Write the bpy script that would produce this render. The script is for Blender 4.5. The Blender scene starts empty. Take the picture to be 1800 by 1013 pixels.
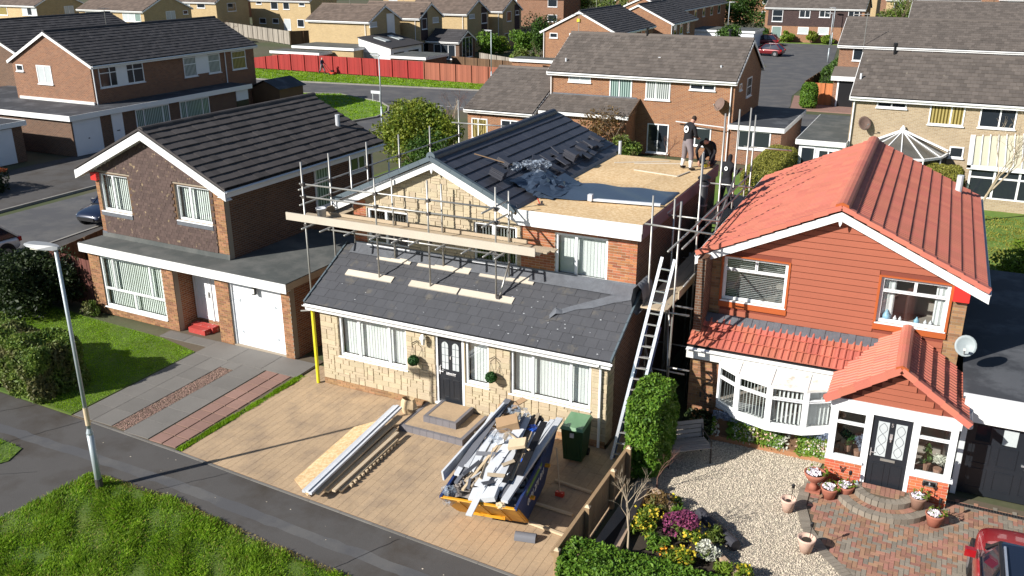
import bpy, bmesh, math, random
import numpy as np
from mathutils import Vector, Matrix
SC = bpy.context.scene
COL = SC.collection
random.seed(7); RNG = np.random.default_rng(7)
R = math.radians
# ------------------------------------------------------------------ camera
CAMP = Vector((15.775, -19.528, 12.1))
def _cam():
    y, p, r = R(-25.979), R(-20.342), R(-0.068)
    f = Vector((math.sin(y)*math.cos(p), math.cos(y)*math.cos(p), math.sin(p)))
    rt = Vector((math.cos(y), -math.sin(y), 0)); up = rt.cross(f)
    r2 = rt*math.cos(r)+up*math.sin(r); u2 = -rt*math.sin(r)+up*math.cos(r)
    cd = bpy.data.cameras.new('camera'); cd.sensor_width = 36; cd.lens = 36*1583.357/1800
    cd.clip_start = .1; cd.clip_end = 3000
    co = bpy.data.objects.new('camera', cd); COL.objects.link(co)
    m = Matrix((r2, u2, -f)).transposed().to_4x4(); m.translation = CAMP
    co.matrix_world = m; SC.camera = co
_cam()
# ------------------------------------------------------------------ sky, sun, exposure
SUN_AZ, SUN_EL = 54.0, 30.0          # direction the light travels to (from +X towards +Y) and height of the sun
sdir = Vector((math.cos(R(SUN_AZ))*math.cos(R(SUN_EL)), math.sin(R(SUN_AZ))*math.cos(R(SUN_EL)), -math.sin(R(SUN_EL))))
W = bpy.data.worlds.new('World'); SC.world = W; W.use_nodes = True
nt = W.node_tree; bg = nt.nodes['Background']
sk = nt.nodes.new('ShaderNodeTexSky'); sk.sky_type = 'NISHITA'; sk.sun_disc = False
sk.sun_elevation = R(SUN_EL); sk.sun_rotation = math.atan2(-sdir.x, -sdir.y)
sk.air_density = 1.0; sk.dust_density = .3; sk.ozone_density = 2.5
nt.links.new(sk.outputs[0], bg.inputs[0]); bg.inputs[1].default_value = 0.058
ld = bpy.data.lights.new('sun', 'SUN'); ld.energy = 5.0; ld.angle = R(0.53); ld.color = (1.0, .955, .885)
lo = bpy.data.objects.new('sun', ld); COL.objects.link(lo)
lo.rotation_euler = sdir.to_track_quat('-Z', 'Y').to_euler(); lo.location = (-20, -30, 40)
vs = SC.view_settings; vs.view_transform = 'Standard'; vs.look = 'None'; vs.gamma = 1; vs.use_curve_mapping = False
vs.exposure = 0.6
SC.render.engine = 'CYCLES'
SC.cycles.max_bounces = 6; SC.cycles.diffuse_bounces = 2; SC.cycles.glossy_bounces = 3
SC.cycles.transmission_bounces = 4; SC.cycles.transparent_max_bounces = 10
SC.cycles.use_denoising = True
# ------------------------------------------------------------------ node helpers and materials
class NT:
    def __init__(s, name):
        s.m = bpy.data.materials.new(name); s.m.use_nodes = True
        s.t = s.m.node_tree; s.t.nodes.clear()
        s.out = s.n('ShaderNodeOutputMaterial'); s.p = s.n('ShaderNodeBsdfPrincipled')
        s.l(s.p.outputs[0], s.out.inputs[0])
    def n(s, k, **kw):
        x = s.t.nodes.new(k)
        for a, b in kw.items(): setattr(x, a, b)
        return x
    def l(s, a, b): s.t.links.new(a, b)
    def inp(s, sock, v):
        if isinstance(v, bpy.types.NodeSocket): s.l(v, sock)
        elif isinstance(v, (tuple, list)) and len(v) == 3 and sock.type == 'RGBA': sock.default_value = (*v, 1)
        else: sock.default_value = v
    def math(s, op, a, b=0.0, c=None):
        x = s.n('ShaderNodeMath', operation=op); s.inp(x.inputs[0], a); s.inp(x.inputs[1], b)
        if c is not None: s.inp(x.inputs[2], c)
        return x.outputs[0]
    def noise(s, vec, scale, detail=3, rough=.6, fac=True):
        x = s.n('ShaderNodeTexNoise'); s.l(vec, x.inputs['Vector']); x.inputs['Scale'].default_value = scale
        x.inputs['Detail'].default_value = detail; x.inputs['Roughness'].default_value = rough
        return x.outputs[0] if fac else x.outputs[1]
    def ramp(s, v, a, b):
        x = s.n('ShaderNodeMapRange'); s.inp(x.inputs[0], v); x.inputs[1].default_value = a; x.inputs[2].default_value = b
        return x.outputs[0]
    def mix(s, f, a, b, mode='MIX'):
        x = s.n('ShaderNodeMix', data_type='RGBA', blend_type=mode); s.inp(x.inputs[0], f)
        s.inp(x.inputs[6], a); s.inp(x.inputs[7], b); return x.outputs[2]
    def gray(s, v):
        x = s.n('ShaderNodeCombineColor'); [s.l(v, x.inputs[i]) for i in range(3)]; return x.outputs[0]
    def hsv(s, col, h=.5, sat=1., v=1.):
        x = s.n('ShaderNodeHueSaturation'); s.inp(x.inputs['Hue'], h); s.inp(x.inputs['Saturation'], sat)
        s.inp(x.inputs['Value'], v); s.inp(x.inputs['Color'], col); return x.outputs[0]
    def bump(s, h, strength, dist=.02):
        x = s.n('ShaderNodeBump'); x.inputs['Strength'].default_value = strength; x.inputs['Distance'].default_value = dist
        s.l(h, x.inputs['Height']); s.l(x.outputs[0], s.p.inputs['Normal'])
    def pos(s): return s.n('ShaderNodeNewGeometry').outputs['Position']
    def rnd(s):
        g = s.n('ShaderNodeNewGeometry').outputs['Random Per Island']; o = s.n('ShaderNodeObjectInfo').outputs['Random']
        return s.math('FRACT', s.math('ADD', g, s.math('MULTIPLY', o, 7.31)))
    def fin(s, col, rough=.8, metal=0., spec=.5):
        s.inp(s.p.inputs['Base Color'], col); s.inp(s.p.inputs['Roughness'], rough)
        s.p.inputs['Metallic'].default_value = metal; s.p.inputs['Specular IOR Level'].default_value = spec
        return s.m
def mat(name, col, rough=.8, var=.12, scale=3., fine=.1, fscale=60., rnd=0., bump=0., metal=0., spec=.4, col2=None, lo=.45, hi=.65, c2s=4., hue=0.):
    """colour with two octaves of value noise, per-piece variation and optional second-colour patches"""
    t = NT(name); P = t.pos(); c = col
    if col2 is not None: c = t.mix(t.ramp(t.noise(P, c2s, 5, .65), lo, hi), col, col2)
    n1 = t.noise(P, scale, 4); n2 = t.noise(P, fscale, 2)
    v = t.math('ADD', t.math('MULTIPLY_ADD', n1, 2*var, 1-var), t.math('MULTIPLY_ADD', n2, 2*fine, -fine))
    h = .5
    if rnd:
        r = t.rnd(); v = t.math('MULTIPLY', v, t.math('MULTIPLY_ADD', r, 2*rnd, 1-rnd))
        if hue: h = t.math('MULTIPLY_ADD', t.math('FRACT', t.math('MULTIPLY', r, 13.7)), 2*hue, .5-hue)
    c = t.hsv(c, h, 1., v)
    if bump: t.bump(n2, bump, .01)
    return t.fin(c, rough, metal, spec)
def brickmat(name, c1, c2, mortar, bw=.225, bh=.075, ms=.011, var=.14):
    t = NT(name); tc = t.n('ShaderNodeTexCoord')
    sx = t.n('ShaderNodeSeparateXYZ'); t.l(tc.outputs['Object'], sx.inputs[0])
    sn = t.n('ShaderNodeSeparateXYZ'); t.l(tc.outputs['Normal'], sn.inputs[0])
    k = t.math('GREATER_THAN', t.math('ABSOLUTE', sn.outputs[0]), .6)
    u = t.math('ADD', t.math('MULTIPLY', sx.outputs[1], k), t.math('MULTIPLY', sx.outputs[0], t.math('SUBTRACT', 1., k)))
    cv = t.n('ShaderNodeCombineXYZ'); t.l(u, cv.inputs[0]); t.l(sx.outputs[2], cv.inputs[1])
    b = t.n('ShaderNodeTexBrick'); t.l(cv.outputs[0], b.inputs['Vector'])
    for i, c in ((1, c1), (2, c2), (3, mortar)): b.inputs[i].default_value = (*c, 1)
    b.inputs['Scale'].default_value = 1; b.inputs['Mortar Size'].default_value = ms; b.inputs['Mortar Smooth'].default_value = .1
    b.inputs['Brick Width'].default_value = bw; b.inputs['Row Height'].default_value = bh; b.inputs['Bias'].default_value = 0.
    P = t.pos(); n = t.noise(P, .8, 5); n2 = t.noise(P, 40, 2)
    c = t.hsv(b.outputs[0], .5, 1., t.math('ADD', t.math('MULTIPLY_ADD', n, 2*var, 1-var), t.math('MULTIPLY_ADD', n2, .2, -.1)))
    t.bump(t.math('SUBTRACT', 1., b.outputs[1]), .5, .01)
    return t.fin(c, .9, 0, .2)
def leafmat(name, c1, c2, trans=.25, c3=None):
    t = NT(name); r = t.rnd(); c = t.mix(r, c1, c2)
    if c3 is not None: c = t.mix(t.ramp(t.noise(t.pos(), 1.3, 3), .48, .62), c, c3)
    n = t.noise(t.pos(), 2.2, 2); c = t.hsv(c, .5, 1., t.math('MULTIPLY_ADD', n, 1.1, .45))
    t.fin(c, .55, 0, .35)
    tr = t.n('ShaderNodeBsdfTranslucent'); t.inp(tr.inputs[0], c); mx = t.n('ShaderNodeMixShader'); mx.inputs[0].default_value = trans
    t.l(t.p.outputs[0], mx.inputs[1]); t.l(tr.outputs[0], mx.inputs[2]); t.l(mx.outputs[0], t.out.inputs[0]); return t.m
def glassmat(name, tint=(.9, .95, .95), refl=1.0):
    t = NT(name); tr = t.n('ShaderNodeBsdfTransparent'); t.inp(tr.inputs[0], tint)
    gl = t.n('ShaderNodeBsdfGlossy'); gl.inputs['Roughness'].default_value = .02; t.inp(gl.inputs[0], (1., 1., 1.))
    lw = t.n('ShaderNodeLayerWeight'); lw.inputs[0].default_value = .5; fz = t.math('MULTIPLY_ADD', t.math('POWER', lw.outputs['Facing'], 4.), .9, .05)
    mx = t.n('ShaderNodeMixShader'); t.l(t.math('MULTIPLY', fz, refl), mx.inputs[0])
    t.l(tr.outputs[0], mx.inputs[1]); t.l(gl.outputs[0], mx.inputs[2]); t.l(mx.outputs[0], t.out.inputs[0]); return t.m
def stripemat(name, c1, c2, pitch=.1, rough=.15, lo=.35, hi=.5):
    t = NT(name); tc = t.n('ShaderNodeTexCoord'); sx = t.n('ShaderNodeSeparateXYZ'); t.l(tc.outputs['Object'], sx.inputs[0])
    u = t.math('ADD', sx.outputs[0], sx.outputs[1])
    w = t.math('ABSOLUTE', t.math('SUBTRACT', t.math('FRACT', t.math('DIVIDE', u, pitch)), .5))
    return t.fin(t.mix(t.ramp(w, lo*.5, hi*.5+.1), c1, c2), rough, 0, .6)
M = {}
def mk(name, *a, **k): M[name] = mat(name, *a, **k)
mk('upvc', (.82, .83, .84), .35, .03, 2, .02, 40, spec=.5)
mk('fascia', (.8, .8, .79), .4, .04, 1.5, .03, 30)
mk('fascia_old', (.72, .71, .68), .5, .1, 4, .05, 30)
mk('mortar', (.34, .285, .22), .95, .1, 3, .1, 80)
mk('mortar_pale', (.62, .54, .42), .95, .1, 3, .1, 80)
mk('brick_red', (.36, .135, .062), .9, .12, 2, .12, 70, rnd=.3, hue=.012)
mk('brick_orange', (.29, .145, .07), .9, .12, 2, .12, 70, rnd=.3, hue=.012)
mk('brick_porch', (.50, .125, .055), .85, .08, 2, .1, 70, rnd=.2, hue=.01)
mk('brick_brownish', (.30, .17, .085), .9, .14, 2, .14, 70, rnd=.3, hue=.01)
mk('stone', (.48, .40, .275), .9, .14, 5, .16, 45, rnd=.10, bump=.3, hue=.008)
mk('stone_back', (.37, .30, .19), .95, .1, 4, .1, 60)
mk('tile_hung', (.088, .058, .05), .85, .15, 4, .15, 50, rnd=.17, col2=(.27, .2, .12), lo=.60, hi=.66, c2s=4.5)
mk('tile_old', (.066, .058, .056), .85, .2, 1.5, .2, 30, rnd=.22, bump=.2, col2=(.17, .15, .12), lo=.66, hi=.8, c2s=2.)
mk('tile_slate', (.072, .074, .083), .72, .2, 1.3, .2, 38, rnd=.06, bump=.25, col2=(.15, .135, .11), lo=.58, hi=.78, c2s=2.2)
mk('tile_new', (.05, .052, .066), .45, .08, 3, .08, 40, rnd=.12, bump=.05, spec=.5)
mk('verge_new', (.10, .13, .15), .5, .08, 3, .05, 40, rnd=.08)
mk('tile_red', (.52, .165, .112), .62, .1, .9, .05, 60, rnd=.07, hue=.004, spec=.35)
mk('tile_redlow', (.48, .145, .098), .65, .1, 3, .08, 50, rnd=.14, hue=.006)
mk('clad_red', (.345, .105, .06), .6, .07, 1.2, .03, 40, rnd=.03)
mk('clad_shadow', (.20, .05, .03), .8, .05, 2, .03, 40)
mk('clad_orange', (.42, .10, .028), .45, .05, 2, .03, 40)
mk('roof_far', (.118, .1, .088), .9, .2, 1.2, .22, 25, rnd=.2, col2=(.28, .25, .2), lo=.66, hi=.78, c2s=2.4)
mk('roof_far_dark', (.055, .052, .055), .85, .15, 1.2, .2, 25, rnd=.2)
mk('roof_far_brown', (.14, .105, .085), .9, .15, 1.2, .2, 25, rnd=.2)
mk('felt', (.075, .082, .079), .9, .2, .8, .14, 30, bump=.2, col2=(.125, .127, .12), lo=.45, hi=.65, c2s=.9)
mk('felt_dark', (.05, .053, .06), .75, .2, .8, .12, 30, col2=(.10, .105, .115), lo=.5, hi=.62, c2s=.7)
mk('lead', (.15, .16, .18), .55, .35, 5, .15, 24, metal=.3, bump=.3)
mk('osb', (.56, .37, .18), .85, .24, .7, .2, 34, bump=.2, rnd=.06, col2=(.72, .54, .32), lo=.40, hi=.62, c2s=11)
mk('osb_edge', (.45, .29, .13), .9, .1, 8, .1, 60)
mk('membrane', (.045, .065, .10), .32, .2, 1.2, .1, 14, bump=.5, spec=.7)
mk('timber', (.60, .47, .31), .8, .14, 2, .12, 30, rnd=.12)
mk('timber_pale', (.56, .50, .41), .8, .12, 2, .12, 30, rnd=.12)
mk('timber_old', (.46, .37, .26), .85, .2, 2, .14, 26, rnd=.12)
mk('fence_wood', (.30, .20, .11), .85, .18, 2, .14, 26, rnd=.16)
mk('timber_dark', (.13, .075, .04), .85, .2, 2, .14, 26, rnd=.2)
mk('fence_red', (.31, .024, .02), .7, .2, .5, .08, 20, rnd=.1)
mk('fence_brown', (.30, .10, .06), .8, .12, .6, .1, 20, rnd=.16)
mk('fence_dark', (.12, .042, .032), .8, .2, .8, .14, 20, rnd=.2)
mk('fence_grey', (.28, .25, .21), .85, .14, 1, .1, 20, rnd=.14)
mk('fence_orange', (.50, .17, .06), .75, .12, 1, .1, 20, rnd=.14)
mk('steel', (.44, .43, .40), .42, .2, 8, .1, 40, metal=.7)
mk('steel_dark', (.10, .09, .085), .6, .2, 8, .1, 40, metal=.5)
mk('alu', (.82, .83, .85), .25, .05, 5, .03, 40, metal=.75)
mk('alu_blue', (.10, .13, .26), .4, .05, 5, .03, 40)
mk('galv', (.42, .47, .50), .5, .15, 3, .06, 40, metal=.35)
mk('lamp_head', (.28, .29, .30), .45, .12, 6, .05, 40)
mk('tarmac', (.085, .085, .09), .92, .14, .35, .2, 60, bump=.25, col2=(.115, .112, .11), lo=.45, hi=.6, c2s=.6)
mk('tarmac_path', (.083, .078, .075), .92, .22, .6, .3, 50, bump=.4, col2=(.05, .04, .031), lo=.48, hi=.72, c2s=.5)
mk('kerb', (.27, .255, .23), .9, .15, 1.5, .14, 40, rnd=.1)
mk('slab', (.165, .155, .142), .9, .16, 1.2, .14, 40, rnd=.12, bump=.15)
mk('slab_red', (.26, .155, .125), .9, .16, 1.5, .14, 40, rnd=.14, bump=.15)
mk('imprint', (.445, .32, .2), .85, .22, .4, .2, 22, rnd=.04, bump=.25, col2=(.29, .215, .15), lo=.46, hi=.74, c2s=1.1)
mk('imprint_joint', (.27, .185, .115), .9, .1, 1, .1, 30)
mk('step_edge', (.17, .16, .17), .85, .12, 2, .12, 30, rnd=.08)
mk('soil', (.04, .03, .022), .95, .3, 3, .3, 30, bump=.6)
mk('ground_cover', (.07, .085, .035), .95, .25, .15, .2, 8, col2=(.10, .09, .055), lo=.45, hi=.6, c2s=.08)
mk('grass_base', (.075, .13, .018), .95, .2, .6, .25, 12, col2=(.11, .15, .022), lo=.45, hi=.65, c2s=.4)
mk('lawn_far', (.115, .20, .03), .95, .16, .3, .25, 5, col2=(.15, .21, .04), lo=.45, hi=.6, c2s=.25)
mk('gravel_base', (.34, .30, .24), .95, .18, 2, .35, 45, bump=.8)
mk('pebble', (.52, .455, .36), .85, .12, 1.5, .1, 40, rnd=.4, hue=.015)
mk('pebble_red', (.26, .17, .135), .85, .15, 1.5, .1, 40, rnd=.4, hue=.015)
mk('block_red', (.315, .17, .115), .9, .12, .8, .14, 50, rnd=.22, hue=.018)
mk('block_grey', (.235, .205, .165), .9, .12, .8, .14, 50, rnd=.16)
mk('joint_sand', (.12, .095, .065), .95, .1, 3, .2, 50)
mk('wall_inside', (.30, .27, .24), .9, .05, 3, .02, 40)
mk('blind', (.60, .63, .63), .7, .04, 4, .02, 30, rnd=.08)
mk('blind_green', (.66, .72, .69), .7, .04, 4, .02, 30, rnd=.1)
mk('black', (.012, .012, .014), .4, .1, 4, .05, 40)
mk('door_black', (.017, .02, .026), .35, .1, 6, .06, 60, spec=.5)
mk('door_white', (.80, .81, .84), .35, .04, 4, .02, 40)
mk('garage_far', (.74, .76, .80), .45, .05, 2, .03, 30)
mk('step_red', (.42, .055, .045), .6, .2, 8, .1, 40, col2=(.55, .4, .36), lo=.6, hi=.66, c2s=9)
mk('terracotta', (.36, .13, .085), .85, .14, 8, .1, 40, rnd=.08)
mk('pot_pink', (.62, .43, .34), .85, .1, 8, .08, 40)
mk('pot_brown', (.27, .155, .11), .85, .14, 8, .1, 40)
mk('skip_blue', (.018, .042, .15), .5, .25, 2.5, .12, 20, col2=(.07, .045, .035), lo=.6, hi=.75, c2s=2.6)
mk('skip_yellow', (.66, .31, .02), .5, .15, 3, .1, 20, col2=(.2, .09, .03), lo=.58, hi=.72, c2s=5)
mk('lettering', (.75, .75, .72), .6, .1, 8, .05, 20)
mk('logo_green', (.13, .26, .05), .6, .1, 8, .05, 20)
mk('bin_green', (.017, .055, .022), .45, .1, 3, .04, 30)
mk('bin_lid', (.13, .26, .135), .38, .1, 3, .04, 30)
mk('plastic_white', (.60, .62, .65), .4, .14, 3, .06, 30, rnd=.12)
mk('plastic_grey', (.15, .155, .175), .4, .08, 4, .03, 30)
mk('plastic_blue', (.02, .10, .5), .4, .08, 4, .03, 30)
mk('plastic_red', (.55, .05, .03), .45, .08, 4, .03, 30)
mk('alarm_red', (.62, .035, .03), .4, .05, 4, .02, 30)
mk('cardboard', (.40, .26, .145), .85, .12, 6, .08, 30, rnd=.12)
mk('rubble', (.25, .22, .2), .9, .3, 6, .2, 30, rnd=.5)
mk('paper_bag', (.58, .44, .27), .8, .1, 8, .06, 30)
mk('wire', (.05, .04, .035), .6, .1, 4, .05, 30)
mk('yellow_pipe', (.72, .64, .03), .35, .05, 4, .02, 30)
mk('bench_wood', (.25, .235, .225), .85, .15, 5, .12, 40, rnd=.12)
mk('bark', (.17, .125, .085), .9, .25, 12, .2, 50)
mk('bark_pale', (.42, .34, .24), .9, .2, 12, .15, 50)
mk('twig', (.16, .085, .065), .9, .2, 12, .15, 50)
mk('sleeper', (.42, .30, .21), .9, .2, 3, .15, 30)
mk('log', (.035, .035, .045), .7, .3, 6, .2, 30)
mk('tile_dish', (.27, .31, .32), .5, .08, 6, .05, 30)
mk('dish_brown', (.16, .105, .085), .7, .2, 6, .1, 30)
mk('skin', (.50, .27, .19), .6, .06, 20, .04, 60)
mk('hoodie', (.011, .011, .014), .9, .2, 20, .1, 60)
mk('trousers', (.19, .165, .175), .9, .12, 15, .1, 60)
mk('trousers_dark', (.02, .02, .026), .9, .12, 15, .1, 60)
mk('sock', (.78, .78, .77), .85, .05, 20, .04, 60)
mk('boot', (.03, .024, .02), .7, .2, 20, .1, 60)
mk('hair', (.04, .024, .016), .8, .2, 40, .1, 60)
mk('hair_grey', (.5, .48, .45), .8, .1, 40, .1, 60)
mk('shirt_blue', (.035, .05, .09), .85, .1, 20, .1, 60)
mk('badge', (.72, .75, .75), .8, .25, 30, .2, 60)
mk('tyre', (.014, .014, .015), .85, .1, 20, .1, 60)
mk('rim', (.30, .30, .32), .35, .1, 10, .05, 60, metal=.6)
mk('trim_black', (.016, .016, .018), .5, .1, 10, .05, 60)
mk('marking', (.6, .6, .58), .85, .2, 3, .2, 40)
mk('lamp_glass', (.85, .83, .72), .2, .02, 4, .02, 30)
mk('headlight', (.75, .78, .8), .08, .02, 4, .02, 30, metal=.4)
mk('taillight', (.45, .01, .01), .15, .02, 4, .02, 30)
mk('flower_white', (.78, .72, .77), .7, .08, 30, .05, 90, rnd=.12)
mk('flower_yellow', (.56, .43, .03), .7, .08, 30, .05, 90, rnd=.35, hue=.02)
mk('flower_orange', (.72, .30, .02), .7, .08, 30, .05, 90, rnd=.2)
mk('heather', (.20, .038, .10), .8, .12, 20, .1, 90, rnd=.4, hue=.02)
mk('ornament_blue', (.22, .42, .55), .4, .2, 20, .1, 60)
mk('cons_pane', (.10, .095, .085), .15, .15, 1.5, .05, 20, spec=.6)
mk('cooling_grey', (.30, .30, .30), .6, .1, 3, .05, 30)
def carpaint(name, c):
    t = NT(name); t.fin(c, .32, .2, .5); t.p.inputs['Coat Weight'].default_value = 1.; t.p.inputs['Coat Roughness'].default_value = .03; M[name] = t.m
carpaint('paint_red', (.36, .008, .014)); carpaint('paint_navy', (.01, .016, .04)); carpaint('paint_white', (.74, .75, .76)); carpaint('paint_maroon', (.16, .01, .015)); carpaint('paint_silver', (.4, .41, .42))
M['carglass'] = mat('carglass', (.012, .018, .035), .04, .02, 2, .01, 10, spec=.9)
M['glass'] = glassmat('glass', (.975, .985, .98), .9)
M['glass_cons'] = glassmat('glass_cons', (.55, .55, .52), .9)
M['pane_dark'] = mat('pane_dark', (.02, .026, .034), .06, .1, .8, .02, 10, spec=.7)
M['pane_blind'] = stripemat('pane_blind', (.06, .075, .075), (.62, .66, .64), .13)
M['pane_white'] = mat('pane_white', (.50, .54, .55), .15, .12, 1.2, .05, 10, spec=.6)
M['pane_green'] = stripemat('pane_green', (.05, .09, .085), (.36, .48, .44), .15)
M['pane_curtain'] = stripemat('pane_curtain', (.10, .075, .02), (.42, .34, .13), .16)
M['polycarb'] = mat('polycarb', (.58, .56, .42), .35, .1, 1, .04, 10, spec=.5)
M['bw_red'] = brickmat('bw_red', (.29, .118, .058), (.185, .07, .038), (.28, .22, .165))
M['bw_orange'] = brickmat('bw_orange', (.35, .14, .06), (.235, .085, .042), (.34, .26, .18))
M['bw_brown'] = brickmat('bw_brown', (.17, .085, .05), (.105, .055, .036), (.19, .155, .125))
M['bw_yellow'] = brickmat('bw_yellow', (.50, .355, .165), (.40, .275, .125), (.50, .41, .28))
M['bw_buff'] = brickmat('bw_buff', (.41, .315, .20), (.32, .235, .145), (.42, .36, .27))
M['tilehung_far'] = brickmat('tilehung_far', (.10, .065, .06), (.07, .046, .045), (.03, .025, .025), .2, .12, .012)
M['leaf_hedge'] = leafmat('leaf_hedge', (.06, .15, .013), (.15, .26, .025))
M['leaf_hedge_dark'] = leafmat('leaf_hedge_dark', (.03, .075, .012), (.075, .14, .02))
M['leaf_olive'] = leafmat('leaf_olive', (.15, .195, .018), (.26, .29, .032), .3, (.10, .17, .018))
M['leaf_lime'] = leafmat('leaf_lime', (.10, .18, .012), (.20, .27, .03))
M['leaf_mixed'] = leafmat('leaf_mixed', (.07, .14, .02), (.19, .25, .04), .25, (.13, .125, .045))
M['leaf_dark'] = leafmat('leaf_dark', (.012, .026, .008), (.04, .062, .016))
M['leaf_topiary'] = leafmat('leaf_topiary', (.012, .06, .012), (.03, .11, .02))
M['leaf_brown'] = leafmat('leaf_brown', (.13, .08, .03), (.19, .12, .04))
M['leaf_moss'] = leafmat('leaf_moss', (.20, .20, .03), (.28, .27, .05))
M['leaf_grey'] = leafmat('leaf_grey', (.44, .45, .37), (.60, .61, .52), .15)
M['leaf_blue'] = leafmat('leaf_blue', (.10, .135, .20), (.20, .24, .32), .15)
M['leaf_copper'] = leafmat('leaf_copper', (.25, .06, .02), (.36, .10, .03))
M['grass'] = leafmat('grass', (.11, .25, .014), (.30, .44, .03), .4, (.18, .30, .02))
M['grass_dry'] = leafmat('grass_dry', (.30, .24, .07), (.38, .30, .10), .3)
M['grass_lawn'] = leafmat('grass_lawn', (.16, .32, .010), (.30, .46, .018), .4)
def filmmat(name):
    t = NT(name); t.fin((.34, .40, .48), .16, 0, .7); tr = t.n('ShaderNodeBsdfTransparent'); mx = t.n('ShaderNodeMixShader')
    n = t.noise(t.pos(), 9, 3); t.l(t.ramp(n, .42, .75), mx.inputs[0]); t.bump(t.noise(t.pos(), 14, 3), 1., .03)
    t.l(tr.outputs[0], mx.inputs[1]); t.l(t.p.outputs[0], mx.inputs[2]); t.l(mx.outputs[0], t.out.inputs[0]); M[name] = t.m
filmmat('film')
# ------------------------------------------------------------------ mesh building
BASE = {}                                    # object name -> base point of its thing (building coordinates)
def tag(o, label=None, cat=None, group=None, kind=None):
    if label: o['label'] = label
    if cat: o['category'] = cat
    if group: o['group'] = group
    if kind: o['kind'] = kind
    return o
def thing(name, label, cat, loc=(0, 0, 0), rotz=0., group=None):
    o = bpy.data.objects.new(name, None); COL.objects.link(o); o.empty_display_size = .2
    o.location = loc; o.rotation_euler = (0, 0, rotz); BASE[o.name] = Vector(loc)
    return tag(o, label, cat, group)
def bake(me, name, material, parent=None, base=None, smooth=False):
    me.materials.append(M[material] if isinstance(material, str) else material)
    if smooth: me.polygons.foreach_set('use_smooth', [True]*len(me.polygons))
    o = bpy.data.objects.new(name, me); COL.objects.link(o)
    if parent is not None:
        o.parent = parent; b = BASE[parent.name]; BASE[o.name] = b; me.transform(Matrix.Translation(-b))
    else:
        b = Vector(base) if base is not None else Vector((0, 0, 0)); BASE[o.name] = b
        me.transform(Matrix.Translation(-b)); o.location = b
    return o
class MB:
    def __init__(s): s.v = []; s.f = []
    def add(s, vs_, fs):
        n = len(s.v); s.v += [tuple(p) for p in vs_]; s.f += [tuple(i+n for i in f) for f in fs]; return s
    def box(s, x0, x1, y0, y1, z0, z1):
        return s.add([(x, y, z) for z in (z0, z1) for y in (y0, y1) for x in (x0, x1)],
                     [(0, 2, 3, 1), (4, 5, 7, 6), (0, 1, 5, 4), (2, 6, 7, 3), (0, 4, 6, 2), (1, 3, 7, 5)])
    def obox(s, c, ax, h):
        c = Vector(c); P = []
        for k in (-1, 1):
            for j in (-1, 1):
                for i in (-1, 1): P.append(c+ax[0]*(i*h[0])+ax[1]*(j*h[1])+ax[2]*(k*h[2]))
        return s.add(P, [(0, 2, 3, 1), (4, 5, 7, 6), (0, 1, 5, 4), (2, 6, 7, 3), (0, 4, 6, 2), (1, 3, 7, 5)])
    def beam(s, p0, p1, w, h, up=(0, 0, 1)):
        p0, p1 = Vector(p0), Vector(p1); d = (p1-p0); L = d.length; d.normalize()
        sx = d.cross(Vector(up))
        if sx.length < 1e-4: sx = Vector((1, 0, 0))
        sx.normalize(); u = sx.cross(d)
        return s.obox((p0+p1)/2, (sx, d, u), (w/2, L/2, h/2))
    def tube(s, p0, p1, r0, r1=None, n=7, cap=True):
        p0, p1 = Vector(p0), Vector(p1); r1 = r0 if r1 is None else r1
        d = (p1-p0).normalized(); a = d.cross(Vector((0, 0, 1)))
        if a.length < 1e-3: a = Vector((1, 0, 0))
        a.normalize(); b = d.cross(a); P = []
        for p, r in ((p0, r0), (p1, r1)):
            for i in range(n):
                t = 2*math.pi*i/n; P.append(p+a*(r*math.cos(t))+b*(r*math.sin(t)))
        F = [(i, (i+1) % n, n+(i+1) % n, n+i) for i in range(n)]
        if cap: F += [tuple(range(n-1, -1, -1)), tuple(range(n, 2*n))]
        return s.add(P, F)
    def path(s, pts, r, n=6):
        for a, b in zip(pts[:-1], pts[1:]): s.tube(a, b, r, r, n)
        return s
    def prism(s, poly, ext):
        n = len(poly); e = Vector(ext); P = [Vector(p) for p in poly]
        return s.add(P+[p+e for p in P], [tuple(range(n-1, -1, -1)), tuple(range(n, 2*n))]+[(i, (i+1) % n, n+(i+1) % n, n+i) for i in range(n)])
    def lathe(s, prof, c=(0, 0, 0), n=14, cap=True):
        P = []; c = Vector(c)
        for r, z in prof:
            for i in range(n):
                t = 2*math.pi*i/n; P.append((c.x+r*math.cos(t), c.y+r*math.sin(t), c.z+z))
        F = [(k*n+i, k*n+(i+1) % n, (k+1)*n+(i+1) % n, (k+1)*n+i) for k in range(len(prof)-1) for i in range(n)]
        if cap: F += [tuple(range(n-1, -1, -1)), tuple((len(prof)-1)*n+i for i in range(n))]
        return s.add(P, F)
    def ico(s, c, r, seed=None, sub=1, sq=(1, 1, 1), jit=0.):
        bm = bmesh.new(); bmesh.ops.create_icosphere(bm, subdivisions=sub, radius=1.)
        rr = random.Random(seed); c = Vector(c)
        P = [c+Vector((v.co.x*sq[0], v.co.y*sq[1], v.co.z*sq[2]))*r*(1+jit*(rr.random()*2-1)) for v in bm.verts]
        F = [tuple(v.index for v in f.verts) for f in bm.faces]; bm.free(); return s.add(P, F)
    def mesh(s, name):
        me = bpy.data.meshes.new(name); me.from_pydata(s.v, [], s.f); me.validate(); me.update(); return me
    def build(s, name, material, parent=None, base=None, smooth=False, label=None, cat=None, group=None, kind=None):
        me = s.mesh(name); bm = bmesh.new(); bm.from_mesh(me); bmesh.ops.recalc_face_normals(bm, faces=bm.faces); bm.to_mesh(me); bm.free()
        return tag(bake(me, name, material, parent, base, smooth), label, cat, group, kind)
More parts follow.
